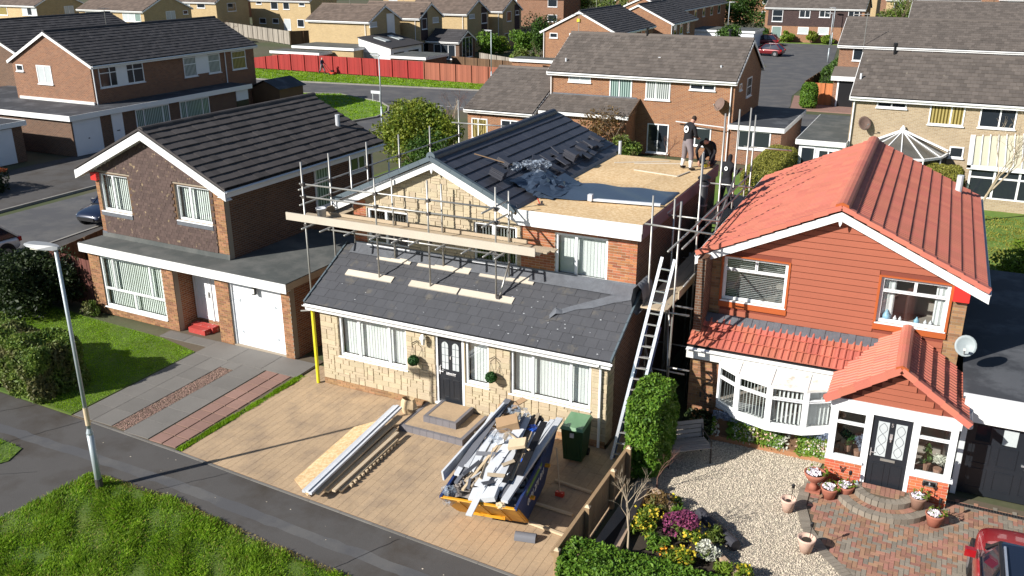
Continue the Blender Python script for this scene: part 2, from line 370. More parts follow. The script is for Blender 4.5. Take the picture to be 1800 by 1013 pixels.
def structure(name, poly, z0, z1, material, kind='structure', label=None):
    o = MB().prism([(x, y, z0) for x, y in poly], (0, 0, z1-z0)).build(name, material, kind=kind)
    if label: o['label'] = label
    return o
# -------- pieces: up to `limit` nearest are objects sharing one mesh, the rest one joined 'stuff' part
UNIT = {}
def unit(key, mb): UNIT[key] = (np.array(mb.v, float), mb.f, mb)
unit('box', MB().box(-.5, .5, -.5, .5, -.5, .5))
_c = .44
unit('stone', MB().add([(-.5, -.5, -.5), (.5, -.5, -.5), (.5, .5, -.5), (-.5, .5, -.5), (-.5, -.5, .1), (.5, -.5, .1), (.5, .5, .1), (-.5, .5, .1), (-_c, -_c, .5), (_c, -_c, .5), (_c, _c, .5), (-_c, _c, .5)],
     [(0, 1, 5, 4), (1, 2, 6, 5), (2, 3, 7, 6), (3, 0, 4, 7), (4, 5, 9, 8), (5, 6, 10, 9), (6, 7, 11, 10), (7, 4, 8, 11), (8, 9, 10, 11)]))
MESHES = {}
def pieces(parent, name, key, mats, material, limit=300, rest=None):
    """mats: 4x4 matrices in building coordinates, placing the unit mesh `key`"""
    b = BASE[parent.name]; mats = sorted(mats, key=lambda m: (m.translation-CAMP).length)
    k = (key, material)
    if k not in MESHES:
        me = UNIT[key][2].mesh(key); me.materials.append(M[material]); MESHES[k] = me
    for m in mats[:limit]:
        o = bpy.data.objects.new(name, MESHES[k]); COL.objects.link(o); o.parent = parent
        o.matrix_local = Matrix.Translation(-b) @ m; BASE[o.name] = b
    far = mats[limit:]
    if far:
        V, F, _ = UNIT[key]; n = len(V); vv = []; ff = []
        for i, m in enumerate(far):
            A = np.array(m); vv.append(V @ A[:3, :3].T + A[:3, 3]); ff += [tuple(j+i*n for j in f) for f in F]
        me = bpy.data.meshes.new(rest or name+'s'); me.from_pydata(np.concatenate(vv).tolist(), [], ff); me.update()
        tag(bake(me, rest or name+'s', material, parent), kind='stuff')
def frame_m(o, u, v, w, su=1., sv=1., sw=1.):
    m = Matrix((u*su, v*sv, w*sw)).transposed().to_4x4(); m.translation = o; return m
X_, Y_, Z_ = Vector((1, 0, 0)), Vector((0, 1, 0)), Vector((0, 0, 1))
class Face:
    """a wall face: u along, d outwards, z up"""
    def __init__(s, side, val):
        s.U, s.N = {'front': (X_, -Y_), 'back': (-X_, Y_), 'right': (Y_, X_), 'left': (-Y_, -X_)}[side]
        s.O = s.N*(val*(1 if side in ('right', 'back') else -1)); s.side = side
    def p(s, u, d, z): return s.O+s.U*(u if s.side in ('front', 'right') else -u)+s.N*d+Z_*z
    def box(s, mb, u0, u1, d0, d1, z0, z1):
        if s.side in ('left', 'back'): a, b = -u1, -u0
        else: a, b = u0, u1
        c = s.O+s.U*((a+b)/2)+s.N*((d0+d1)/2)+Z_*((z0+z1)/2)
        return mb.obox(c, (s.U, s.N, Z_), ((b-a)/2, abs(d1-d0)/2, (z1-z0)/2))
def wall_panel(F, mb, u0, u1, z0, z1, th, holes=()):
    us = sorted({u0, u1, *[min(max(h[i], u0), u1) for h in holes for i in (0, 1)]}); zs = sorted({z0, z1, *[min(max(h[i], z0), z1) for h in holes for i in (2, 3)]})
    for a, b in zip(us[:-1], us[1:]):
        col = []
        for c, d in zip(zs[:-1], zs[1:]):
            m = ((a+b)/2, (c+d)/2)
            if any(h[0] < m[0] < h[1] and h[2] < m[1] < h[3] for h in holes): col.append(None)
            else: col.append((c, d))
        i = 0
        while i < len(col):                    # join vertical neighbours
            if col[i] is None: i += 1; continue
            j = i
            while j+1 < len(col) and col[j+1] is not None: j += 1
            F.box(mb, a, b, -th, 0, col[i][0], col[j][1]); i = j+1
    return mb
def brick_list(F, u0, u1, z0, z1, holes=(), bw=.215, bh=.065, j=.01, proud=.007, top=None, depth=.03):
    out = []; row = 0; z = z0+j/2
    while z+bh*.6 <= z1:
        zt = min(z+bh, z1); off = (row % 2)*(bw+j)/2; u = u0-off
        while u < u1:
            a, b = max(u, u0), min(u+bw, u1); u += bw+j
            segs = [(a, b)]
            for h in holes:
                if zt > h[2]+.012 and z < h[3]-.012:
                    ns = []
                    for (p, q) in segs:
                        if q <= h[0] or p >= h[1]: ns.append((p, q)); continue
                        if p < h[0]: ns.append((p, h[0]))
                        if q > h[1]: ns.append((h[1], q))
                    segs = ns
            for p, q in segs:
                if q-p < .03: continue
                if top is not None and zt > min(top(p), top(q)): continue
                pr = proud+random.uniform(-.002, .002); c = F.p((p+q)/2, pr-depth/2, (z+zt)/2)
                out.append(frame_m(c, F.U, -F.N.cross(F.U) if False else Z_, F.N, (q-p), zt-z, depth))
        z += bh+j; row += 1
    return out
def stone_list(F, u0, u1, z0, z1, holes=(), top=None, mod=(.105, .078), seed=1):
    rr = random.Random(seed); nu, nz = max(1, round((u1-u0)/mod[0])), max(1, round((z1-z0)/mod[1]))
    du, dz = (u1-u0)/nu, (z1-z0)/nz; occ = [[False]*nz for _ in range(nu)]
    for i in range(nu):
        for k in range(nz):
            uc, zc = u0+(i+.5)*du, z0+(k+.5)*dz
            if any(h[0] < uc < h[1] and h[2] < zc < h[3] for h in holes): occ[i][k] = True
            if top is not None and z0+(k+1)*dz > top(uc)-.0: occ[i][k] = True
    out = []; j = .006
    for k in range(nz):
        for i in range(nu):
            if occ[i][k]: continue
            w, h = rr.choice([(2, 1), (3, 1), (3, 2), (4, 2), (2, 2), (4, 1), (3, 1), (2, 2), (5, 2)])
            while w > 1 and (i+w > nu or any(occ[i+a][k] for a in range(w))): w -= 1
            while h > 1 and (k+h > nz or any(occ[i+a][k+c] for a in range(w) for c in range(h))): h -= 1
            for a in range(w):
                for c in range(h): occ[i+a][k+c] = True
            pr = rr.uniform(.014, .026); a0, a1, b0, b1 = u0+i*du+j/2, u0+(i+w)*du-j/2, z0+k*dz+j/2, z0+(k+h)*dz-j/2
            out.append(frame_m(F.p((a0+a1)/2, pr-.025, (b0+b1)/2), F.U, Z_, F.N, a1-a0, b1-b0, .05))
    return out
# ------------------------------------------------------------------ windows, doors, roofs
def blind_mesh(F, u0, u1, z0, z1, d, style):
    mb = MB()
    if style.startswith('vert'):
        n = max(2, int((u1-u0)/.092)); a = {'vert': .1, 'vert_mid': .3}.get(style, .95)
        for i in range(n):
            u = u0+(i+.5)*(u1-u0)/n; hw = .052; c, s_ = math.cos(a)*hw, math.sin(a)*hw
            mb.add([F.p(u-c, d-s_, z0), F.p(u+c, d+s_, z0), F.p(u+c, d+s_, z1), F.p(u-c, d-s_, z1)], [(0, 1, 2, 3)])
    elif style == 'horiz':
        n = int((z1-z0)/.05)
        for i in range(n):
            z = z0+(i+.5)*(z1-z0)/n
            mb.add([F.p(u0, d-.012, z-.016), F.p(u1, d-.012, z-.016), F.p(u1, d+.012, z+.016), F.p(u0, d+.012, z+.016)], [(0, 1, 2, 3)])
    else:                                     # curtains drawn to the sides, gathered in folds
        for a, b in ((u0, u0+(u1-u0)*.2), (u1-(u1-u0)*.16, u1)):
            n = max(6, int((b-a)/.03)); P = []
            for i in range(n+1):
                u = a+(b-a)*i/n; dd = d+.02*math.sin(i*1.9)
                P += [F.p(u, dd, z0), F.p(u, dd, z1)]
            mb.add(P, [(2*i, 2*i+2, 2*i+3, 2*i+1) for i in range(n)])
    return mb
def window(F, house, u0, u1, z0, z1, cols=(), rows=(), style='vert', blindmat='blind', frame='upvc', fw=.07, rec=.04, dep=.07, sill=True, room=True, name='window', cells=None):
    """recessed framed window: frame part, panes, sill, blind and a dim room behind; cols/rows = splits (u / z); cells overrides panes"""
    mb = MB(); d1, d0 = -rec, -rec-dep
    F.box(mb, u0, u1, d0, d1, z1-fw, z1); F.box(mb, u0, u1, d0, d1, z0, z0+fw)
    F.box(mb, u0, u0+fw, d0, d1, z0+fw, z1-fw); F.box(mb, u1-fw, u1, d0, d1, z0+fw, z1-fw)
    ue = [u0+fw*.5]+list(cols)+[u1-fw*.5]
    if cells is None:
        ze = [z0+fw*.5]+list(rows)+[z1-fw*.5]
        cells = [(a, b, c, d) for a, b in zip(ue[:-1], ue[1:]) for c, d in zip(ze[:-1], ze[1:])]
        for c in cols: F.box(mb, c-fw*.5, c+fw*.5, d0+.003, d1-.003, z0+fw, z1-fw)
        for r_ in rows: F.box(mb, u0+fw, u1-fw, d0+.006, d1-.006, r_-fw*.5, r_+fw*.5)
    else:
        for (a, b, c, d) in cells:
            h = fw*.5
            F.box(mb, a-h*.4, a+h, d0+.003, d1-.003, c, d); F.box(mb, b-h, b+h*.4, d0+.003, d1-.003, c, d)
            F.box(mb, a+h, b-h, d0+.006, d1-.006, c-h*.4, c+h); F.box(mb, a+h, b-h, d0+.006, d1-.006, d-h, d+h*.4)
    w = mb.build(name, frame, house)
    for (a, b, c, d) in cells:
        g = MB(); h = fw*.42; F.box(g, a+h, b-h, d0+.03, d0+.036, c+h, d-h); g.build('pane', 'glass', w)
    if sill:
        s_ = MB(); F.box(s_, u0-.03, u1+.03, d0, .055, z0-.035, z0-.002); s_.build('sill', frame, w)
    if style:
        blind_mesh(F, u0+fw, u1-fw, z0+fw*.8, z1-fw*.8, d0-.09, style).build('blind', blindmat, w)
    if room:
        rm = MB(); a, b, c, e = u0-.25, u1+.25, z0-.15, z1+.1; dd = -1.3
        P = [F.p(a, -.27, c), F.p(b, -.27, c), F.p(b, -.27, e), F.p(a, -.27, e), F.p(a, dd, c), F.p(b, dd, c), F.p(b, dd, e), F.p(a, dd, e)]
        rm.add(P, [(4, 5, 6, 7), (0, 1, 5, 4), (3, 7, 6, 2), (0, 4, 7, 3), (1, 2, 6, 5)]); rm.build('room', 'wall_inside', w)
    return w
def farwin(F, house, u0, u1, z0, z1, cols=(), pane='pane_dark', frame='upvc', fw=.07, rows=(), sill=True):
    """window of a house farther off: frame standing in the wall face with glossy panes"""
    mb = MB(); d0, d1 = -.02, .035
    F.box(mb, u0, u1, d0, d1, z1-fw, z1); F.box(mb, u0, u1, d0, d1, z0, z0+fw)
    F.box(mb, u0, u0+fw, d0, d1, z0+fw, z1-fw); F.box(mb, u1-fw, u1, d0, d1, z0+fw, z1-fw)
    for c in cols: F.box(mb, c-fw*.5, c+fw*.5, d0, d1-.004, z0+fw, z1-fw)
    for r_ in rows: F.box(mb, u0+fw, u1-fw, d0, d1-.006, r_-fw*.4, r_+fw*.4)
    w = mb.build('window', frame, house)
    ue = [u0+fw]+list(cols)+[u1-fw]; ze = [z0+fw]+list(rows)+[z1-fw]; pl = pane if isinstance(pane, (list, tuple)) else [pane]*9
    k = 0
    for a, b in zip(ue[:-1], ue[1:]):
        for c, d in zip(ze[:-1], ze[1:]):
            g = MB(); F.box(g, a+.01, b-.01, -.01, .014, c+.005, d-.005); g.build('pane', pl[k], w)
        k += 1
    if sill:
        s_ = MB(); F.box(s_, u0-.05, u1+.05, -.02, .1, z0-.06, z0-.003); s_.build('sill', frame, w)
    return w
_rp = [(-.5, 0), (-.37, .0), (-.32, .75), (-.25, 1), (-.18, .75), (-.13, 0), (.13, 0), (.18, .75), (.25, 1), (.32, .75), (.37, 0), (.5, 0)]
_v = [(x, y, -.5+.35+.65*z) for y in (-.5, .5) for x, z in _rp]+[(-.5, -.5, -.5), (.5, -.5, -.5), (-.5, .5, -.5), (.5, .5, -.5)]
_n = len(_rp)
unit('roman', MB().add(_v, [(i, i+1, _n+i+1, _n+i) for i in range(_n-1)]+[tuple([2*_n]+[2*_n+1]+list(range(_n-1, -1, -1))), (0, _n, 2*_n+2, 2*_n), (_n-1, 2*_n+1, 2*_n+3, 2*_n-1)]))
_hp = [(math.cos(math.pi*i/6), math.sin(math.pi*i/6)) for i in range(7)]
unit('ridge', MB().add([(x*.5, y, z) for y in (-.5, .5) for x, z in _hp]+[(-.5, -.5, -.3), (.5, -.5, -.3), (-.5, .5, -.3), (.5, .5, -.3)],
     [(i, i+1, 8+i, 7+i) for i in range(6)]+[(0, 1, 2, 3, 4, 5, 6, 14, 15), (7, 17, 16, 13, 12, 11, 10, 9, 8), (0, 15, 17, 7), (6, 13, 16, 14)]))
unit('roman_low', MB().add([(x, y, -.5+(.62+.38*(z+.5-.35)/.65 if False else 0)+((.62 if (z+.15)<.01 else .62+.38*(z+.15)/.65))) for x, y, z in _v[:2*_n]]+_v[2*_n:], UNIT['roman'][1]))
def tile_list(A, U, S, Lu, Ls, tw, gauge, th=.022, over=1.18, stagger=False, skip=None, jit=.0025, gap=.006, key='box'):
    A, U, S = Vector(A), Vector(U).normalized(), Vector(S).normalized(); N = U.cross(S)
    if N.z < 0: N = -N
    out = []; nr = int(round(Ls/gauge)); g = Ls/nr; nc = int(round(Lu/tw)); w = Lu/nc; ln = g*over
    a = math.atan(th/g)
    S2 = S*math.cos(a)-N*math.sin(a); N2 = N*math.cos(a)+S*math.sin(a)
    U2 = S2.cross(N2)
    for r_ in range(nr):
        l2 = ln if r_ < nr-1 else g
        for c in range(nc+(1 if stagger and r_ % 2 else 0)):
            a0 = c*w-(w/2 if stagger and r_ % 2 else 0); b0 = min(a0+w, Lu); a0 = max(a0, 0)
            if b0-a0 < .04: continue
            if skip and skip((a0+b0)/2, (r_+.5)*g): continue
            jn = random.uniform(-jit, jit)
            o = A+U*((a0+b0)/2)+S*(r_*g)+N*(th+jn)+S2*(l2/2)+N2*(th/2)
            out.append(frame_m(o, U2, S2, N2, b0-a0-gap, l2, th))
    return out
def gutter(A, B, out, parent, r=.055, material='upvc', name='gutter'):
    """half-round gutter along an eave from A to B; out = outward unit"""
    A, B, out = Vector(A), Vector(B), Vector(out); mb = MB(); P = []
    for p in (A, B):
        for i in range(7):
            t = math.pi*i/6; P.append(p+out*(r-r*math.cos(t))-Z_*(r*math.sin(t)))
        for i in range(6, -1, -1):
            t = math.pi*i/6; P.append(p+out*(r-r*.8*math.cos(t))-Z_*(r*.8*math.sin(t)))
    n = 14; mb.add(P, [(i, (i+1) % n, n+(i+1) % n, n+i) for i in range(n)]+[tuple(range(n)), tuple(range(2*n-1, n-1, -1))])
    return mb.build(name, material, parent)
def simple_house(name, label, x0, x1, y0, y1, eave, ridge, axis, wallm, roofm, group=None, over=.3, tw=.32, gauge=.34, gable_over=.12, fasc='fascia', cat='house', tiles=True, gablem=None):
    """house farther off: walls, gabled roof with tile courses, fascia and bargeboards"""
    h = thing(name, label, cat, ((x0+x1)/2, (y0+y1)/2, 0), 0, group)
    mb = MB(); cx, cy = (x0+x1)/2, (y0+y1)/2
    if axis == 'y':
        mb.prism([(x0, y0, 0), (x1, y0, 0), (x1, y0, eave), (cx, y0, ridge-.12), (x0, y0, eave)], (0, y1-y0, 0))
        sl = [(Vector((x0-over, y1+gable_over, eave)), -Y_, Vector((cx-x0+over, 0, ridge-eave)), y1-y0+2*gable_over), (Vector((x1+over, y0-gable_over, eave)), Y_, Vector((x0-cx-over, 0, ridge-eave)), y1-y0+2*gable_over)]
    else:
        mb.prism([(x0, y0, 0), (x0, y1, 0), (x0, y1, eave), (x0, cy, ridge-.12), (x0, y0, eave)], (x1-x0, 0, 0))
        sl = [(Vector((x0-gable_over, y0-over, eave)), X_, Vector((0, cy-y0+over, ridge-eave)), x1-x0+2*gable_over), (Vector((x1+gable_over, y1+over, eave)), -X_, Vector((0, y0-cy-over, ridge-eave)), x1-x0+2*gable_over)]
    w = mb.build('wall', wallm, h)
    rf = MB()
    for A, U, S, L in sl:
        B = A+U*L; rf.prism([A, B, B+S, A+S], (0, 0, .06))
    r_ = rf.build('roof', 'black', h)
    tl = []; tb = []
    for i, (A, U, S, L) in enumerate(sl):
        vis = ((A+U*(L/2)+S*.5)-CAMP); n = U.cross(S.normalized()); n = n if n.z > 0 else -n
        if n.dot(vis) > 0: continue
        tl += tile_list(A+Z_*.062, U, S, L, S.length, tw, gauge, .03, 1.1, stagger=True, jit=.006)
    if tl: pieces(r_, 'tile', 'box', tl, roofm, 0, 'tiles')
    # ridge capping, fascia boards, bargeboards
    cap = MB()
    if axis == 'y': cap.tube((cx, y0-gable_over, ridge+.05), (cx, y1+gable_over, ridge+.05), .13, n=8)
    else: cap.tube((x0-gable_over, cy, ridge+.05), (x1+gable_over, cy, ridge+.05), .13, n=8)
    cap.build('ridge_capping', roofm, r_)
    for A, U, S, L in sl:
        out = U.cross(Z_); B = A+U*L; n = out if out.dot(S) < 0 else -out
        f = MB(); f.obox((A+B)/2-n*.02+Z_*(-.07), (U, n, Z_), (L/2, .02, .1)); f.build('fascia', fasc, h)
        g = MB(); g.tube(A+n*.05-Z_*.01, B+n*.05-Z_*.01, .055, n=6); g.build('gutter', fasc, h)
    ends = ((y0, -1), (y1, 1)) if axis == 'y' else ((x0, -1), (x1, 1))
    for v, sg in ends:
        for s2 in (-1, 1):
            g = MB(); dd = v+sg*(gable_over+.02)
            if axis == 'y': a, b = Vector((cx+s2*((x1-x0)/2+over), dd, eave-.03)), Vector((cx, dd, ridge-.03))
            else: a, b = Vector((dd, cy+s2*((y1-y0)/2+over), eave-.03)), Vector((dd, cy, ridge-.03))
            e = (0, sg*.03, 0) if axis == 'y' else (sg*.03, 0, 0)
            g.prism([a-Z_*.13, b-Z_*.13, b+Z_*.07, a+Z_*.07], e); g.build('bargeboard', fasc, h)
    return h
def flat_ext(h, x0, x1, y0, y1, z, wallm, name='flat_roof', fz=.28, fasc='fascia', roofm='felt', over=.15, z0=0.):
    MB().box(x0, x1, y0, y1, z0, z-.05).build('wall', wallm, h)
    MB().box(x0-over, x1+over, y0-over, y1+over, z-.03, z+.02).build(name, roofm, h)
    a, b, c, d = x0-over-.02, x1+over+.02, y0-over-.02, y1+over+.02
    mb = MB(); mb.box(a, b, c-.03, c, z-fz, z+.0); mb.box(b, b+.03, c, d, z-fz, z+.0); mb.box(a-.03, a, c, d, z-fz, z); mb.box(a, b, d, d+.03, z-fz, z); mb.build('fascia', fasc, h)
def downpipe(h, x, y, z0, z1, material='upvc', r=.04):
    MB().tube((x, y, z0), (x, y, z1), r, n=8).build('downpipe', material, h, smooth=False)
# ------------------------------------------------------------------ foliage
def leaf_mesh(name, pts, nrm, size, material, parent=None, base=None, aspect=1.6, flat=.6, jit=.5, bend=True):
    """one small folded leaf (two triangles) at every point"""
    n = len(pts); rn = RNG.normal(size=(n, 3)); d = nrm*flat+rn*(1-flat); d /= np.linalg.norm(d, axis=1, keepdims=True)
    t = np.cross(d, RNG.normal(size=(n, 3))); t /= np.linalg.norm(t, axis=1, keepdims=True); b = np.cross(d, t)
    s = size*(1+jit*(RNG.random(n)-.5)*2)[:, None]
    w = s*.5/aspect
    V = np.empty((n, 4, 3)); V[:, 0] = pts-t*s*.5; V[:, 1] = pts+b*w-d*s*.1; V[:, 2] = pts+t*s*.5; V[:, 3] = pts-b*w-d*s*.1
    me = bpy.data.meshes.new(name); me.vertices.add(4*n); me.vertices.foreach_set('co', V.reshape(-1).astype(np.float32))
    idx = np.arange(n)[:, None]*4; tri = np.concatenate([idx+[0, 1, 2], idx+[0, 2, 3]], axis=1).reshape(-1, 3)
    me.loops.add(6*n); me.loops.foreach_set('vertex_index', tri.reshape(-1).astype(np.int32))
    me.polygons.add(2*n); me.polygons.foreach_set('loop_start', np.arange(0, 6*n, 3, dtype=np.int32))
    me.update(calc_edges=True); me.validate()
    return bake(me, name, material, parent, base)
def crown_pts(n, c, rad, lumps=14, seed=0, shell=.55, flatb=None):
    """points through an uneven crown made of overlapping lumps"""
    g = np.random.default_rng(seed); c = np.array(c, float); rad = np.array(rad, float)
    L = g.normal(size=(lumps, 3)); L /= np.linalg.norm(L, axis=1, keepdims=True); L *= g.uniform(.25, .72, (lumps, 1)); lr = g.uniform(.28, .5, lumps)
    k = g.integers(0, lumps, n); d = g.normal(size=(n, 3)); d /= np.linalg.norm(d, axis=1, keepdims=True)
    r_ = (shell+(1-shell)*g.random(n))[:, None]*lr[k][:, None]
    p = (L[k]+d*r_)*rad+c
    if flatb is not None: m = p[:, 2] > flatb; p, d = p[m], d[m]
    return p, d
def box_pts(n, x0, x1, y0, y1, z0, z1, seed=0, wob=.06, rnd=.12, inside=.12):
    """points over the clipped surface of a hedge (top and four sides) with rounded, uneven edges"""
    g = np.random.default_rng(seed); a = np.array([x1-x0, y1-y0, z1-z0]); h = a/2; c = np.array([(x0+x1)/2, (y0+y1)/2, (z0+z1)/2])
    ar = np.array([a[0]*a[1], a[1]*a[2], a[1]*a[2], a[0]*a[2], a[0]*a[2]]); k = g.choice(5, n, p=ar/ar.sum())
    p = (g.random((n, 3))*2-1)*h; N = np.zeros((n, 3))
    for i, (ax, sg) in enumerate(((2, 1), (0, 1), (0, -1), (1, 1), (1, -1))):
        m = k == i; p[m, ax] = sg*h[ax]; N[m, ax] = sg
    q = np.clip(p, -(h-rnd), h-rnd); d = p-q; l = np.linalg.norm(d, axis=1, keepdims=True); d = np.where(l > 1e-6, d/np.maximum(l, 1e-6), N)
    p = q+d*np.minimum(rnd, np.maximum(l, rnd)); N = d
    wv = wob*(np.sin(p[:, 0]*5.1+p[:, 2]*3.7)+np.sin(p[:, 1]*4.3+p[:, 0]*2.2+1.3)+np.sin(p[:, 2]*6.1))/2
    p = p+N*wv[:, None]-N*(g.random((n, 1))*inside)
    return p+c, N
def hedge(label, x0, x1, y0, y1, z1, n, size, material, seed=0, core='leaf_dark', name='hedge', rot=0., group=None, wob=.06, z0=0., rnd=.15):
    h = thing(name, label, 'hedge', ((x0+x1)/2, (y0+y1)/2, 0), rot, group)
    p, N = box_pts(n, x0, x1, y0, y1, z0, z1, seed, wob, rnd)
    leaf_mesh('foliage', p, N, size, material, h, flat=.45, aspect=2.)
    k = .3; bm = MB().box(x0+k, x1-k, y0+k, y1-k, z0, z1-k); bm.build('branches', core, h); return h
def limb(mb, p, d, L, r, depth, rr, spread=.6, n=5):
    q = p+d*L; mb.tube(p, q, r, r*.62, n, cap=False)
    if depth <= 0: return
    for i in range(rr.choice((2, 3))):
        e = (d+Vector((rr.uniform(-1, 1), rr.uniform(-1, 1), rr.uniform(-.4, .8)))*spread).normalized()
        limb(mb, q, e, L*rr.uniform(.6, .85), r*.6, depth-1, rr, spread, max(3, n-1))
def bush(name, label, c, rad, n, size, material, seed=0, cat='bush', group=None, lumps=14, trunk=.0, core='leaf_dark', flatb=None):
    t = thing(name, label, cat, (c[0], c[1], 0), 0, group)
    p, d = crown_pts(n, c, rad, lumps, seed, .5, flatb); leaf_mesh('crown', p, d, size, material, t, flat=.35, aspect=1.7)
    tr = MB(); rr = random.Random(seed)
    for i in range(5):
        e = Vector((rr.uniform(-.6, .6)*rad[0], rr.uniform(-.6, .6)*rad[1], c[2])); tr.tube((c[0]+e.x*.1, c[1]+e.y*.1, 0), (c[0]+e.x, c[1]+e.y, c[2]), .05, .02, 5)
    tr.build('trunk', 'bark', t); return t
def bare_tree(name, label, base, h, seed, material='bark', depth=5, spread=.6, r=.06, cat='tree', lean=(0, 0), group=None):
    t = thing(name, label, cat, base, 0, group); mb = MB(); rr = random.Random(seed)
    limb(mb, Vector(base), Vector((lean[0], lean[1], 1)).normalized(), h*.3, r, depth, rr, spread, 6); mb.build('branches', material, t); return t
def grass_blades(name, poly, n, hmin, hmax, material, z=.0, seed=0, label=None, clump=True, width=.012, keep=None, lean=.5):
    g = np.random.default_rng(seed); P = np.array(poly, float); lo, hi = P.min(0), P.max(0); out = []
    while sum(len(o) for o in out) < n:
        q = lo+(hi-lo)*g.random((n*2, 2)); inside = np.zeros(len(q), bool); j = len(P)-1
        for i in range(len(P)):
            a, b = P[i], P[j]; c = ((a[1] > q[:, 1]) != (b[1] > q[:, 1])) & (q[:, 0] < (b[0]-a[0])*(q[:, 1]-a[1])/(b[1]-a[1]+1e-12)+a[0]); inside ^= c; j = i
        q = q[inside]
        if clump:
            k = (np.sin(q[:, 0]*3.1+np.sin(q[:, 1]*2.3)*2)+np.sin(q[:, 1]*4.7+q[:, 0]*1.7)+np.sin(q[:, 0]*9.3+q[:, 1]*7.1)*.7+2.7)/5.4
            q = q[g.random(len(q)) < .25+.75*k]
        if keep is not None: q = q[keep(q, g)]
        out.append(q)
    q = np.concatenate(out)[:n]; k = (np.sin(q[:, 0]*3.1+np.sin(q[:, 1]*2.3)*2)+np.sin(q[:, 1]*4.7+q[:, 0]*1.7)+np.sin(q[:, 0]*9.3+q[:, 1]*7.1)*.7+2.7)/5.4
    h = (hmin+(hmax-hmin)*np.clip(k*1.1*g.uniform(.5, 1.2, n), 0, 1.2)); a = g.random(n)*6.283; w = width*g.uniform(.7, 1.3, n)
    la = (np.sin(q[:, 0]*2.2)+np.sin(q[:, 1]*1.9+q[:, 0]))*1.2+g.normal(size=n)*1.1; ll = h*lean*g.uniform(.3, 1.2, n)
    V = np.zeros((n, 4, 3)); c, s_ = np.cos(a)*w, np.sin(a)*w; tx, ty = np.cos(la)*ll, np.sin(la)*ll
    V[:, 0] = np.c_[q[:, 0]-c, q[:, 1]-s_, np.full(n, z)]; V[:, 1] = np.c_[q[:, 0]+c, q[:, 1]+s_, np.full(n, z)]
    V[:, 2] = np.c_[q[:, 0]+c*.7+tx*.35, q[:, 1]+s_*.7+ty*.35, z+h*.6]; V[:, 3] = np.c_[q[:, 0]+tx, q[:, 1]+ty, z+h]
    me = bpy.data.meshes.new(name); me.vertices.add(4*n); me.vertices.foreach_set('co', V.reshape(-1).astype(np.float32))
    idx = np.arange(n)[:, None]*4; tri = np.concatenate([idx+[0, 1, 2], idx+[0, 2, 3]], axis=1).reshape(-1)
    me.loops.add(6*n); me.loops.foreach_set('vertex_index', tri.astype(np.int32)); me.polygons.add(2*n); me.polygons.foreach_set('loop_start', np.arange(0, 6*n, 3, dtype=np.int32))
    me.update(calc_edges=True); me.validate()
    return tag(bake(me, name, material), label, None, None, 'stuff')
def pebbles(name, poly, n, r0, r1, material, z, seed, label, keep=None):
    g = np.random.default_rng(seed); P = np.array(poly, float); lo, hi = P.min(0), P.max(0); out = []
    while sum(len(o) for o in out) < n:
        q = lo+(hi-lo)*g.random((n*2, 2)); inside = np.zeros(len(q), bool); j = len(P)-1
        for i in range(len(P)):
            a, b = P[i], P[j]; c = ((a[1] > q[:, 1]) != (b[1] > q[:, 1])) & (q[:, 0] < (b[0]-a[0])*(q[:, 1]-a[1])/(b[1]-a[1]+1e-12)+a[0]); inside ^= c; j = i
        out.append(q[inside])
    q = np.concatenate(out)[:n]
    oc = np.array([(1, 0, 0), (0, 1, 0), (-1, 0, 0), (0, -1, 0), (0, 0, 1), (0, 0, -1)], float)
    fc = np.array([(0, 1, 4), (1, 2, 4), (2, 3, 4), (3, 0, 4), (1, 0, 5), (2, 1, 5), (3, 2, 5), (0, 3, 5)])
    sc = g.uniform(r0, r1, (n, 1))*np.c_[g.uniform(.7, 1.4, n), g.uniform(.7, 1.4, n), g.uniform(.45, .9, n)]
    a = g.random(n)*6.283; V = oc[None]*sc[:, None]; x = V[:, :, 0]*np.cos(a)[:, None]-V[:, :, 1]*np.sin(a)[:, None]; y = V[:, :, 0]*np.sin(a)[:, None]+V[:, :, 1]*np.cos(a)[:, None]
    V = np.stack([x+q[:, :1], y+q[:, 1:], V[:, :, 2]+z], axis=2); f = (fc[None]+np.arange(n)[:, None, None]*6).reshape(-1)
    me = bpy.data.meshes.new(name); me.vertices.add(6*n); me.vertices.foreach_set('co', V.reshape(-1).astype(np.float32))
    me.loops.add(len(f)); me.loops.foreach_set('vertex_index', f.astype(np.int32)); me.polygons.add(8*n); me.polygons.foreach_set('loop_start', np.arange(0, len(f), 3, dtype=np.int32))
    me.update(calc_edges=True); me.validate()
    return tag(bake(me, name, material), label, None, None, 'stuff')
# ------------------------------------------------------------------ the setting
structure('ground', [(-700, -200), (700, -200), (700, 900), (-700, 900)], -.5, -.03, 'ground_cover')
PAVE = [(-60, -3.4), (-8.24, -4.72), (-4.3, -4.84), (-1.06, -5.0), (1.63, -5.19), (8.18, -5.62), (10.1, -5.75), (40, -7.9), (40, -40), (-60, -40)]
structure('pavement', PAVE, -.3, 0., 'tarmac_path')
VERGE = [(-2.05, -6.75), (-.85, -6.7), (.54, -6.72), (2.15, -6.93), (4.11, -7.14), (5.82, -7.27), (12, -7.85), (16, -15), (-3.2, -15), (-2.5, -9.3), (-2.25, -8)]
structure('verge', VERGE, -.2, .025, 'grass_base')
VERGE2 = [(-12, -6.3), (-5.65, -6.55), (-4.75, -6.62), (-4.5, -7.2), (-5.2, -8.4), (-12, -9.5)]
structure('verge', VERGE2, -.2, .025, 'grass_base')
